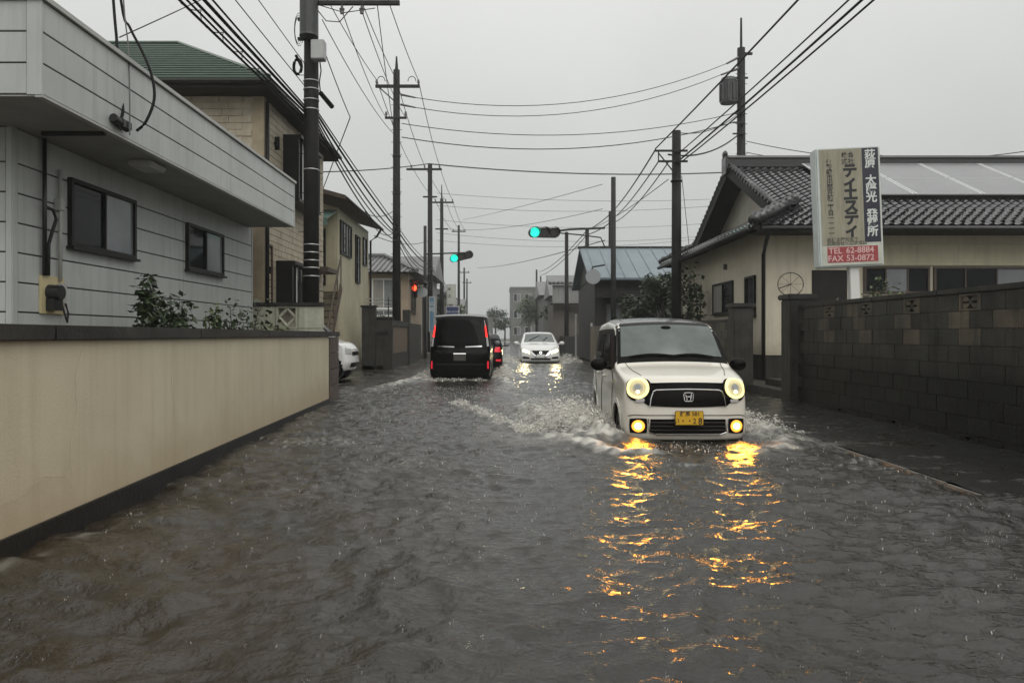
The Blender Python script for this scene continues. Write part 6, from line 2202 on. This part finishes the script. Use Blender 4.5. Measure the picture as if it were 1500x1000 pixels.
def kei_car():
    prof = [(0, 0.90), (0.10, 0.935), (0.35, 0.985), (0.68, 1.05), (0.80, 1.10), (1.06, 1.38), (1.24, 1.555), (1.40, 1.61), (2.1, 1.665), (2.8, 1.63), (3.15, 1.55), (3.3, 1.42), (3.395, 1.25)]
    c = Car('kei_car', 'small cream-white boxy car with round lit headlamps pushing through the flood towards us', 'car',
            (KEI[0], KEI[1], ROADZ), 0.0, 1.475, 3.395, prof, zb=0.19, r=0.085, belt=0.98, tumble=0.15, bow=0.115, tail=0.12,
            nose=[(0, 0.03), (0.12, 0.0), (0.42, 0.0), (0.7, 0.02), (1, 0.07)], roofcrown=0.035)
    ar = [(0.62, 0.28, 0.345), (2.80, 0.28, 0.345)]
    c.body('pearl_paint', ar)
    c.wheels((0.62, 2.80), 0.275, zc=0.275)
    t = c.t
    for sd in ('left', 'right'):
        for y, z, rr in ar:
            c.ring('arch_lip', sd, (y, z), rr - 0.02, rr + 0.035, 'pearl_paint', 0.010, -0.15, math.pi + 0.15, 26)
        # glasshouse
        c.quad('window_surround', sd, [(0.90, 1.02), (3.10, 1.04), (2.95, 1.53), (1.34, 1.545)], 'car_black', 18, 10, 0.004, rc=0.06)
        c.patch('pillar_trim', sd, lambda u, v: (0.82 + 0.56 * u, min(1.03, c.ztop(0.82 + 0.56 * u) - 0.05) * (1 - v) + (c.ztop(0.82 + 0.56 * u) - 0.003) * v), 'car_black', 12, 8, 0.003)
        c.quad('side_window', sd, [(1.20, 1.05), (1.98, 1.05), (1.98, 1.47), (1.56, 1.47)], 'car_glass_black', 10, 8, 0.009, rc=0.05)
        c.quad('side_window', sd, [(2.06, 1.05), (2.78, 1.06), (2.72, 1.46), (2.06, 1.47)], 'car_glass_black', 10, 8, 0.009, rc=0.05)
        c.line('door_seam', sd, [(0.98, 0.98), (1.0, 0.4), (1.12, 0.30), (2.0, 0.30), (2.02, 1.0)], 0.004, 'car_seam')
        c.line('door_seam', sd, [(2.03, 0.31), (2.45, 0.40), (2.62, 0.7), (2.92, 0.98)], 0.004, 'car_seam')
        c.quad('door_handle', sd, [(1.72, 0.86), (1.92, 0.86), (1.92, 0.90), (1.72, 0.90)], 'pearl_paint', 6, 4, 0.028, rc=0.3, skirt=0.035)
        c.quad('door_handle', sd, [(2.3, 0.88), (2.5, 0.88), (2.5, 0.92), (2.3, 0.92)], 'pearl_paint', 6, 4, 0.028, rc=0.3, skirt=0.035)
        c.quad('side_sill', sd, [(0.98, 0.24), (2.42, 0.24), (2.42, 0.31), (0.98, 0.31)], 'chrome', 12, 3, 0.012)
        c.quad('side_marker', sd, [(0.86, 0.84), (0.93, 0.84), (0.93, 0.87), (0.86, 0.87)], 'beige_paint', 4, 3, 0.012)
    # windscreen and roof
    lw = lambda v: 0.675 - 0.055 * v
    c.patch('windscreen_surround', 'top', lambda u, v: ((2 * u - 1) * (c.hw(0.8 + 0.5 * v, c.ztop(0.775 + 0.575 * v)) - 0.004), 0.775 + 0.575 * v), 'car_black', 18, 10, 0.004)
    ws = c.patch('windscreen', 'top', lambda u, v: ((2 * u - 1) * (lw(v) - 0.035), 0.86 + 0.385 * v), 'car_glass', 18, 10, 0.010)
    c.patch('roof_skin', 'top', lambda u, v: ((2 * u - 1) * (c.hw(1.5, c.ztop(1.36 + 1.7 * v)) - 0.012), 1.36 + 1.70 * v), 'roof_wrap', 18, 16, 0.006)
    q = MB().ball(c.pt('top', 0.0, 1.20, 0.006), (0.07, 0.03, 0.03), 10, 6).build('rain_sensor', 'car_black')
    q.parent = ws
    for x0, x1 in ((-0.55, 0.02), (0.02, 0.52)):
        q = MB().tube([c.pt('top', x0 + (x1 - x0) * k / 6, 0.845 + 0.02 * math.sin(math.pi * k / 6), 0.022) for k in range(7)], 0.011, 5).build('wiper', 'car_black')
        q.parent = t
    c.line('hood_seam', 'top', [(-0.60, 0.80), (-0.56, 0.45), (-0.50, 0.20)], 0.004, 'car_seam')
    c.line('hood_seam', 'top', [(0.60, 0.80), (0.56, 0.45), (0.50, 0.20)], 0.004, 'car_seam')
    for sg in (-1, 1):
        c.mirror(1.06, 1.03, sg)
    # dark face that joins the two headlamps
    up = lambda x: 0.878 + 0.05 * max(0, (abs(x) - 0.40) / 0.2) ** 1.5
    lo = lambda x: 0.592 + 0.02 * (abs(x) / 0.45) ** 2 + (0.10 * max(0, (abs(x) - 0.45) / 0.12) ** 1.3)
    c.patch('face_panel', 'front', lambda u, v: ((2 * u - 1) * 0.56, lo((2 * u - 1) * 0.56) + (up((2 * u - 1) * 0.56) - lo((2 * u - 1) * 0.56)) * v), 'black_paint', 34, 8, 0.010)
    # lower dark grille with bright frame
    c.patch('grille', 'front', lambda u, v: ((2 * u - 1) * (0.435 - 0.035 * v), 0.61 + 0.175 * v), 'car_black', 20, 5, 0.018)
    fr_ = [(-0.44, 0.605), (-0.425, 0.70), (-0.395, 0.775), (-0.36, 0.792), (0.0, 0.797), (0.36, 0.792), (0.395, 0.775), (0.425, 0.70), (0.44, 0.605)]
    c.line('grille_frame', 'front', fr_, 0.008, 'chrome', 0.020)
    # emblem: a bright rounded shield with a letter H in it
    em = MB()
    P = lambda x, z: c.pt('front', x, z, 0.032)
    sh = [(-0.056, 0.735), (-0.05, 0.752), (0.0, 0.756), (0.05, 0.752), (0.056, 0.735), (0.05, 0.672), (0.038, 0.662), (-0.038, 0.662), (-0.05, 0.672), (-0.056, 0.735)]
    em.tube([P(x, z) for x, z in sh], 0.005, 5)
    em.tube([P(-0.036, 0.742), P(-0.022, 0.675)], 0.007, 5)
    em.tube([P(0.036, 0.742), P(0.022, 0.675)], 0.007, 5)
    em.tube([P(-0.028, 0.708), P(0.028, 0.708)], 0.006, 5)
    q = em.build('emblem', 'chrome')
    q.parent = t
    # round headlamps
    for sg in (-1, 1):
        cc = (sg * 0.565, 0.822)
        h = c.ring('headlamp', 'front', cc, 0.0, 0.152, 'black_paint', 0.014, sy=1.02)
        c.ring('light_ring', 'front', cc, 0.094, 0.127, 'lamp_ring', 0.026, parent=h)
        c.ring('lamp_bowl', 'front', cc, 0.058, 0.093, 'lamp_bowl', 0.020, parent=h)
        c.ring('reflector', 'front', cc, 0.0, 0.057, 'lamp_core', 0.018, parent=h)
        c.ring('bulb', 'front', (cc[0], cc[1] - 0.045), 0.0, 0.016, 'lamp_bright', 0.028, parent=h)
        c.ring('projector', 'front', (cc[0], cc[1] + 0.012), 0.0, 0.034, 'mirror_back', 0.032, parent=h)
        c.quad('turn_lamp', 'front', [(sg * 0.545 - 0.05, 0.655), (sg * 0.545 + 0.05, 0.66), (sg * 0.545 + 0.05, 0.70), (sg * 0.545 - 0.05, 0.69)], 'lamp_clear', 6, 4, 0.02, rc=0.2)
        # fog lamp in its pocket
        fc = (sg * 0.57, 0.372)
        pk = c.quad('fog_pocket', 'front', [(fc[0] - 0.10, 0.285), (fc[0] + 0.10, 0.285), (fc[0] + 0.10, 0.465), (fc[0] - 0.10, 0.465)], 'car_black', 8, 8, 0.008, rc=0.12)
        c.ring('fog_bowl', 'front', fc, 0.0, 0.072, 'fog_bowl', 0.014, n=20, parent=pk)
        c.ring('fog_bulb', 'front', fc, 0.0, 0.036, 'fog_bulb', 0.022, n=18, parent=pk)
        spot(t, c.pt('front', fc[0], fc[1], 0.10), (sg * 0.05, -1, -0.14), 34, (1.0, 0.36, 0.025), 0.11, 120)
        # faint glow of the main lamps
        spot(t, c.pt('front', cc[0], cc[1], 0.10), (0, -1, -0.12), 3, (1.0, 0.70, 0.25), 0.1, 70)
    # lower intake
    it = c.patch('lower_intake', 'front', lambda u, v: ((2 * u - 1) * (0.445 - 0.01 * v), 0.285 + 0.17 * v), 'car_black', 18, 5, 0.008)
    for z in (0.325, 0.37, 0.415):
        c.line('slat', 'front', [(-0.43, z), (0.43, z)], 0.006, 'black_plastic', 0.014, parent=it)
    c.line('intake_trim', 'front', [(-0.46, 0.46), (-0.45, 0.30), (-0.36, 0.272), (0.36, 0.272), (0.45, 0.30), (0.46, 0.46)], 0.007, 'chrome', 0.012)
    c.line('bumper_crease', 'front', [(-0.70, 0.49), (-0.62, 0.505), (-0.45, 0.50), (0.45, 0.50), (0.62, 0.505), (0.70, 0.49)], 0.005, 'car_seam', 0.001)
    # yellow number plate
    y0 = c.pt('front', 0, 0.47, 0.03).y
    pl = MB().box(-0.165, 0.165, y0 - 0.012, y0, 0.385, 0.55).build('number_plate', 'plate_yellow', None, bevel=0.006)
    pl.parent = t
    ink = MB()
    put_text(ink, '群馬 581', 0.062, lambda a, b: (a + 0.005, y0 - 0.0135, 0.513 + b), 0.001)
    put_text(ink, 'い・・2', 0.085, lambda a, b: (a - 0.055, y0 - 0.0135, 0.43 + b), 0.001, 0.9)
    put_text(ink, '8', 0.105, lambda a, b: (a + 0.125, y0 - 0.0135, 0.43 + b), 0.002, 0.9)
    q = ink.build('plate_lettering', 'plate_ink')
    q.parent = pl
    q = MB().box(-0.38, 0.38, 0.12, 0.5, 0.16, 0.2).build('under_tray', 'car_black')
    q.parent = t


kei_car()


def van():
    prof = [(0, 1.0), (0.2, 1.08), (0.75, 1.18), (0.95, 1.28), (1.75, 1.86), (2.1, 1.99), (3.0, 2.03), (4.2, 2.01), (4.45, 1.98), (4.68, 1.90)]
    c = Car('black_van', 'black minivan driving away with its red tail lamps lit', 'van', (VAN[0], VAN[1] + 4.68, ROADZ), math.pi, 1.72, 4.68, prof,
            zb=0.22, r=0.10, belt=1.0, tumble=0.17, bow=0.2, tail=0.10, rearp=[(0, 0.04), (0.1, 0.0), (0.42, 0.0), (0.46, 0.05), (1, 0.2)], roofcrown=0.03)
    # the van is turned round: local -y is the direction of travel
    c.t.location = (VAN[0], VAN[1] + 4.68, ROADZ)
    ar = [(0.9, 0.30, 0.36), (3.75, 0.30, 0.36)]
    c.body('black_paint', ar)
    c.wheels((0.9, 3.75), 0.31, zc=0.31)
    t = c.t
    for sd in ('left', 'right'):
        c.quad('side_window', sd, [(1.5, 1.16), (4.3, 1.16), (4.2, 1.76), (2.05, 1.76)], 'car_glass_black', 16, 8, 0.006, rc=0.04)
        for y, z, rr in ar:
            c.ring('arch_lip', sd, (y, z), rr - 0.02, rr + 0.035, 'black_paint', 0.010, -0.15, math.pi + 0.15, 26)
    c.patch('windscreen', 'top', lambda u, v: ((2 * u - 1) * 0.68, 1.0 + 0.75 * v), 'car_glass_black', 12, 8, 0.008)
    for sg in (-1, 1):
        c.mirror(1.25, 1.15, sg, 'black_paint')
    # tail: rear window, spoiler, lamps, chrome
    c.patch('rear_window', 'rear', lambda u, v: ((2 * u - 1) * (0.70 - 0.06 * v), 1.19 + 0.66 * v), 'car_glass_black', 16, 8, 0.010)
    sp = MB()
    P = []
    n = 16
    for k in range(n + 1):
        x = -0.70 + 1.40 * k / n
        P.append((x, 4.66 - 0.10 * abs(x / 0.7) ** 2.5, 1.955 - 0.035 * (x / 0.7) ** 2))
    sp.tube(P, 0.028, 7)
    q = sp.build('roof_spoiler', 'grey_box', None, smooth=True)
    q.parent = t
    for sg in (-1, 1):
        l = c.quad('tail_lamp', 'rear', [(sg * 0.835, 1.38), (sg * 0.705, 1.38), (sg * 0.685, 1.66), (sg * 0.765, 1.74)], 'tail_lit', 6, 10, 0.014)
        c.quad('lamp_base', 'rear', [(sg * 0.84, 1.12), (sg * 0.735, 1.12), (sg * 0.715, 1.375), (sg * 0.835, 1.375)], 'lamp_clear', 6, 6, 0.013)
        c.quad('lamp_top', 'rear', [(sg * 0.762, 1.745), (sg * 0.685, 1.665), (sg * 0.67, 1.86), (sg * 0.72, 1.88)], 'lamp_clear', 6, 6, 0.013)
        c.quad('reflector', 'rear', [(sg * 0.80, 0.50), (sg * 0.75, 0.50), (sg * 0.75, 0.71), (sg * 0.80, 0.71)], 'tail_dim', 4, 6, 0.014)
        c.quad('chrome_strip', 'rear', [(sg * 0.60, 1.10), (sg * 0.15, 1.08), (sg * 0.15, 1.11), (sg * 0.60, 1.14)], 'chrome', 10, 3, 0.020)
    c.quad('plate_lamp', 'rear', [(-0.17, 0.90), (0.17, 0.90), (0.17, 0.925), (-0.17, 0.925)], 'plate_glow', 6, 3, 0.022)
    c.quad('number_plate', 'rear', [(-0.165, 0.72), (0.165, 0.72), (0.165, 0.885), (-0.165, 0.885)], 'car_seam', 4, 3, 0.012)
    c.line('bumper_seam', 'rear', [(-0.80, 0.62), (0.80, 0.62)], 0.006, 'car_seam', 0.002)


van()


def hatchback():
    prof = [(0, 0.74), (0.1, 0.80), (0.5, 0.93), (1.05, 1.02), (1.25, 1.10), (1.95, 1.44), (2.3, 1.51), (3.0, 1.50), (3.6, 1.40), (3.95, 1.15), (4.1, 1.0)]
    c = Car('white_hatchback', 'white hatchback with bright headlamps wading towards us from the distance', 'car', (NOTE[0], NOTE[1], ROADZ + 0.04), 0.0, 1.695, 4.1, prof,
            zb=0.2, r=0.12, belt=0.93, tumble=0.36, bow=0.34, tail=0.15, nose=[(0, 0.05), (0.15, 0.0), (0.5, 0.0), (1, 0.10)])
    ar = [(0.8, 0.29, 0.35), (3.35, 0.29, 0.35)]
    c.body('white_paint', ar)
    c.wheels((0.8, 3.35), 0.30, zc=0.30)
    t = c.t
    for sd in ('left', 'right'):
        c.quad('side_window', sd, [(1.5, 0.98), (3.5, 1.05), (3.2, 1.34), (2.1, 1.40)], 'car_glass_black', 14, 7, 0.006, rc=0.05)
        for y, z, rr in ar:
            c.ring('arch_lip', sd, (y, z), rr - 0.02, rr + 0.03, 'white_paint', 0.010, -0.15, math.pi + 0.15, 24)
    ws = c.patch('windscreen', 'top', lambda u, v: ((2 * u - 1) * (0.68 - 0.10 * v), 1.18 + 0.76 * v), 'car_glass', 14, 8, 0.008)
    for a, b in (((-0.45, 1.30), (0.02, 1.72)), ((0.18, 1.30), (0.38, 1.60))):
        P = [c.pt('top', a[0] + (b[0] - a[0]) * k / 6, a[1] + (b[1] - a[1]) * k / 6, 0.02) for k in range(7)]
        q = MB().tube(P, 0.014, 5).build('wiper', 'car_black')
        q.parent = t
    for sg in (-1, 1):
        c.mirror(1.35, 1.0, sg, 'white_paint', (0.12, 0.07, 0.08))
        c.quad('headlamp', 'front', [(sg * 0.46, 0.60), (sg * 0.76, 0.70), (sg * 0.74, 0.79), (sg * 0.50, 0.70)], 'headlight_on', 8, 6, 0.012)
        c.quad('grille_wing', 'front', [(sg * 0.12, 0.42), (sg * 0.22, 0.42), (sg * 0.50, 0.70), (sg * 0.40, 0.72)], 'chrome', 4, 10, 0.022)
        c.quad('bumper_recess', 'front', [(sg * 0.45, 0.36), (sg * 0.78, 0.38), (sg * 0.74, 0.47), (sg * 0.50, 0.44)], 'car_black', 6, 5, 0.010)
        spot(t, c.pt('front', sg * 0.62, 0.70, 0.12), (0, -1, -0.10), 25, (1.0, 0.82, 0.4), 0.1, 60)
    c.quad('grille', 'front', [(-0.20, 0.42), (0.20, 0.42), (0.40, 0.72), (-0.40, 0.72)], 'car_black', 12, 8, 0.012)
    c.quad('lower_grille', 'front', [(-0.42, 0.31), (0.42, 0.31), (0.42, 0.39), (-0.42, 0.39)], 'car_black', 12, 4, 0.012)
    c.ring('emblem', 'front', (0, 0.62), 0.035, 0.06, 'chrome', 0.03)
    c.quad('number_plate', 'front', [(-0.165, 0.42), (0.165, 0.42), (0.165, 0.55), (-0.165, 0.55)], 'plate_white', 4, 3, 0.03)
    c.line('bumper_lip', 'front', [(-0.72, 0.29), (0.72, 0.29)], 0.018, 'grey_box', 0.012)


hatchback()


def dark_car():
    prof = [(0, 0.75), (0.2, 0.85), (1.0, 0.98), (1.25, 1.05), (2.0, 1.42), (2.5, 1.48), (3.2, 1.46), (3.75, 1.28), (4.0, 1.08)]
    c = Car('dark_hatchback', 'dark hatchback ahead of the black van, showing one red tail lamp and door mirror', 'car', (DARK[0], DARK[1] + 4.0, ROADZ), math.pi, 1.69, 4.0, prof, zb=0.2, r=0.12, belt=0.93, tumble=0.34, res=0.6)
    ar = [(0.8, 0.29, 0.35), (3.3, 0.29, 0.35)]
    c.body('black_paint', ar)
    c.wheels((0.8, 3.3), 0.30, zc=0.30)
    for sd in ('left', 'right'):
        c.quad('side_window', sd, [(1.5, 0.98), (3.4, 1.05), (3.1, 1.34), (2.1, 1.40)], 'car_glass_black', 10, 6, 0.006, rc=0.05)
    c.patch('rear_window', 'top', lambda u, v: ((2 * u - 1) * 0.6, 3.25 + 0.45 * v), 'car_glass_black', 8, 5, 0.008)
    for sg in (-1, 1):
        c.mirror(1.3, 1.0, sg, 'black_paint', (0.12, 0.07, 0.08))
        c.quad('tail_lamp', 'rear', [(sg * 0.78, 0.80), (sg * 0.52, 0.80), (sg * 0.55, 0.98), (sg * 0.72, 1.0)], 'tail_dim', 6, 5, 0.012)
        c.quad('brake_reflector', 'rear', [(sg * 0.78, 0.45), (sg * 0.58, 0.45), (sg * 0.58, 0.52), (sg * 0.78, 0.52)], 'tail_dim', 6, 4, 0.012)


dark_car()


def parked_car():
    prof = [(0, 0.80), (0.12, 0.92), (0.45, 1.0), (0.6, 1.05), (1.1, 1.55), (1.4, 1.72), (2.6, 1.76), (3.2, 1.70), (3.38, 1.4)]
    c = Car('parked_car', 'white car parked nose-out in the driveway past the brown wall end', 'car', (-3.90, 20.0, 0.10), R(90), 1.475, 3.39, prof, zb=0.2, r=0.1, belt=1.0, tumble=0.18, res=0.7)
    ar = [(0.6, 0.28, 0.34), (2.8, 0.28, 0.34)]
    c.body('white_paint', ar)
    c.wheels((0.6, 2.8), 0.275, zc=0.275)
    for sd in ('left', 'right'):
        c.quad('side_window', sd, [(0.95, 1.05), (3.1, 1.08), (3.0, 1.55), (1.35, 1.58)], 'car_glass_black', 12, 6, 0.006, rc=0.04)
    c.patch('windscreen', 'top', lambda u, v: ((2 * u - 1) * 0.62, 0.66 + 0.55 * v), 'car_glass_black', 10, 6, 0.008)
    for sg in (-1, 1):
        c.mirror(0.9, 1.08, sg)
        c.quad('headlamp', 'front', [(sg * 0.42, 0.66), (sg * 0.70, 0.68), (sg * 0.68, 0.84), (sg * 0.46, 0.80)], 'lamp_clear', 6, 5, 0.012)
    c.quad('grille', 'front', [(-0.4, 0.62), (0.4, 0.62), (0.4, 0.72), (-0.4, 0.72)], 'car_black', 8, 4, 0.010)
    c.quad('lower_grille', 'front', [(-0.5, 0.3), (0.5, 0.3), (0.5, 0.42), (-0.5, 0.42)], 'car_black', 8, 4, 0.010)


parked_car()


# ================================================================== SPRAY, DEBRIS, HAZE
def m_spray():
    return mat('spray', (0.55, 0.53, 0.48), rough=0.25, spec=0.8)


def spray(name, label, emitters, seed):
    """flying drops: each emitter = (start line p0-p1, outward direction, reach, height, count, size)"""
    m_spray()
    rn = random.Random(seed)
    mb = MB()
    for p0, p1, od, reach, hgt, n, size in emitters:
        p0, p1, od = Vector(p0), Vector(p1), Vector(od)
        side = Vector((-od.y, od.x, 0))
        for _ in range(n):
            u = rn.random()
            d = rn.random() ** 1.4
            sw = rn.gauss(0, 0.12)
            jet = 0.55 + 0.45 * math.sin(u * 17 + 2 * math.sin(u * 41))
            base = p0.lerp(p1, u) + side * sw * reach
            z = hgt * jet * (4 * d * (1 - d) * 0.8 + 0.25 * (1 - d)) * rn.uniform(0.15, 1.0)
            p = base + od * (reach * d) + Vector((0, 0, 0.01 + z))
            v = (od * 0.6 + Vector((rn.gauss(0, 0.2), rn.gauss(0, 0.2), 1.3 * (1 - 1.6 * d) + rn.gauss(0, 0.3)))).normalized()
            s_ = size * rn.lognormvariate(0, 0.5)
            t_ = v.cross(Vector((0.3, 0.9, 0.2))).normalized()
            w_ = v.cross(t_)
            L_ = s_ * rn.uniform(1.0, 3.2)
            mb.add([p - v * L_, p + t_ * s_, p + w_ * s_, p - t_ * s_, p - w_ * s_, p + v * L_],
                   [(0, 2, 1), (0, 3, 2), (0, 4, 3), (0, 1, 4), (5, 1, 2), (5, 2, 3), (5, 3, 4), (5, 4, 1)])
    o = mb.build(name, 'spray', None)
    tag(o, label, 'spray', kind='stuff')


K = KEI[0]
spray('spray', 'white spray thrown up on both sides of the small cream-white car', [
    ((K - 0.76, 9.0, 0), (K - 0.76, 9.8, 0), (-1, 0.25, 0), 1.0, 0.52, 5200, 0.0046),
    ((K - 0.78, 9.8, 0), (K - 0.78, 11.6, 0), (-1, 0.35, 0), 1.15, 0.36, 4200, 0.0046),
    ((K - 0.78, 11.2, 0), (K - 0.78, 12.0, 0), (-1, 0.3, 0), 0.45, 0.30, 700, 0.0045),
    ((0.45, 9.1, 0), (-0.8, 13.6, 0), (-0.7, -0.4, 0), 0.25, 0.16, 2600, 0.0046),
    ((K + 0.76, 9.0, 0), (K + 0.76, 11.8, 0), (1, 0.3, 0), 0.8, 0.30, 3200, 0.0046),
    ((K - 0.6, 8.2, 0), (K + 0.6, 8.2, 0), (0, -1, 0), 0.35, 0.06, 260, 0.0035)], 5)
spray('spray', 'white spray churned beside the black van wheels', [
    ((-0.25, 20.6, 0), (-0.25, 24.0, 0), (1, -0.2, 0), 0.6, 0.30, 1400, 0.008),
    ((-2.05, 20.6, 0), (-2.05, 24.0, 0), (-1, -0.2, 0), 0.5, 0.22, 900, 0.008),
    ((-1.9, 20.1, 0), (-0.4, 20.1, 0), (0, -1, 0), 0.5, 0.10, 700, 0.007)], 6)
spray('spray', 'white spray thrown up by the white hatchback', [
    ((0.85, 31.6, 0), (0.7, 36, 0), (-1, 0.3, 0), 0.9, 0.35, 900, 0.011),
    ((2.5, 31.6, 0), (2.6, 36, 0), (1, 0.3, 0), 1.0, 0.45, 1100, 0.011)], 7)


def rain_splashes():
    """little crowns and jets where heavy drops hit the water"""
    rn = random.Random(12)
    mb = MB()
    N_ = 3000
    ys = [2.6 + 15 * rn.random() ** 0.75 for _ in range(N_)]
    xs = [rn.uniform(-2.9, 4.4) for _ in range(N_)]
    H, _f = water_field(np.array(xs), np.array(ys), np.full(N_, 0.02))
    for x, y, z in zip(xs, ys, H):
        if x < lwx(y) + 0.1:
            continue
        h = rn.uniform(0.006, 0.020) * (0.7 + 0.06 * y)
        r = h * rn.uniform(0.10, 0.2)
        dx, dy = rn.gauss(0, 0.004), rn.gauss(0, 0.004)
        z = z - 0.003
        mb.add([(x - r, y - r, z), (x + r, y - r, z), (x + r, y + r, z), (x - r, y + r, z), (x + dx, y + dy, z + h)], [(0, 1, 4), (1, 2, 4), (2, 3, 4), (3, 0, 4)])
        for k in range(rn.randint(0, 3)):
            a = rn.uniform(0, 6.28)
            d = rn.uniform(0.006, 0.02)
            q = (x + d * math.cos(a), y + d * math.sin(a), z + rn.uniform(0.008, 0.022))
            s_ = rn.uniform(0.0010, 0.0022)
            mb.add([(q[0] - s_, q[1], q[2]), (q[0] + s_, q[1], q[2]), (q[0], q[1] - s_, q[2]), (q[0], q[1] + s_, q[2]), (q[0], q[1], q[2] - s_ * 1.5), (q[0], q[1], q[2] + s_ * 1.5)],
                   [(0, 2, 5), (2, 1, 5), (1, 3, 5), (3, 0, 5), (2, 0, 4), (1, 2, 4), (3, 1, 4), (0, 3, 4)])
    tag(mb.build('rain_splashes', 'spray'), 'tiny splashes of rain drops all over the flood water', 'rain splash', kind='stuff')


rain_splashes()

# a dark scrap of rubbish drifting by the driveway
dm = MB()
dm.ball((-4.08, 22.6, 0.02), (0.13, 0.10, 0.07), 9, 6)
dm.ball((-3.98, 22.55, 0.03), (0.07, 0.07, 0.06), 8, 5)
dm.v = [(x + random.uniform(-0.015, 0.015), y + random.uniform(-0.015, 0.015), z + random.uniform(-0.012, 0.012)) for x, y, z in dm.v]
tag(dm.build('rubbish_bag', 'black_rubber'), 'small dark scrap of rubbish floating on the water by the driveway', 'rubbish')

# rainy air
hz = MB().box(-310, 310, -310, 310, -1.4, 16.6).build('haze', 'glass_pale')
hz['kind'] = 'stuff'
hz['label'] = 'thin grey rain haze hanging over the whole street'
hm = bpy.data.materials.new('haze')
hm.use_nodes = True
ht = hm.node_tree
for n_ in list(ht.nodes):
    ht.nodes.remove(n_)
ho = ht.nodes.new('ShaderNodeOutputMaterial')
hv = ht.nodes.new('ShaderNodeVolumePrincipled')
hv.inputs['Color'].default_value = (0.93, 0.96, 0.94, 1)
hv.inputs['Density'].default_value = 0.0010
hv.inputs['Anisotropy'].default_value = 0.2
ht.links.new(hv.outputs[0], ho.inputs['Volume'])
hz.data.materials.clear()
hz.data.materials.append(hm)
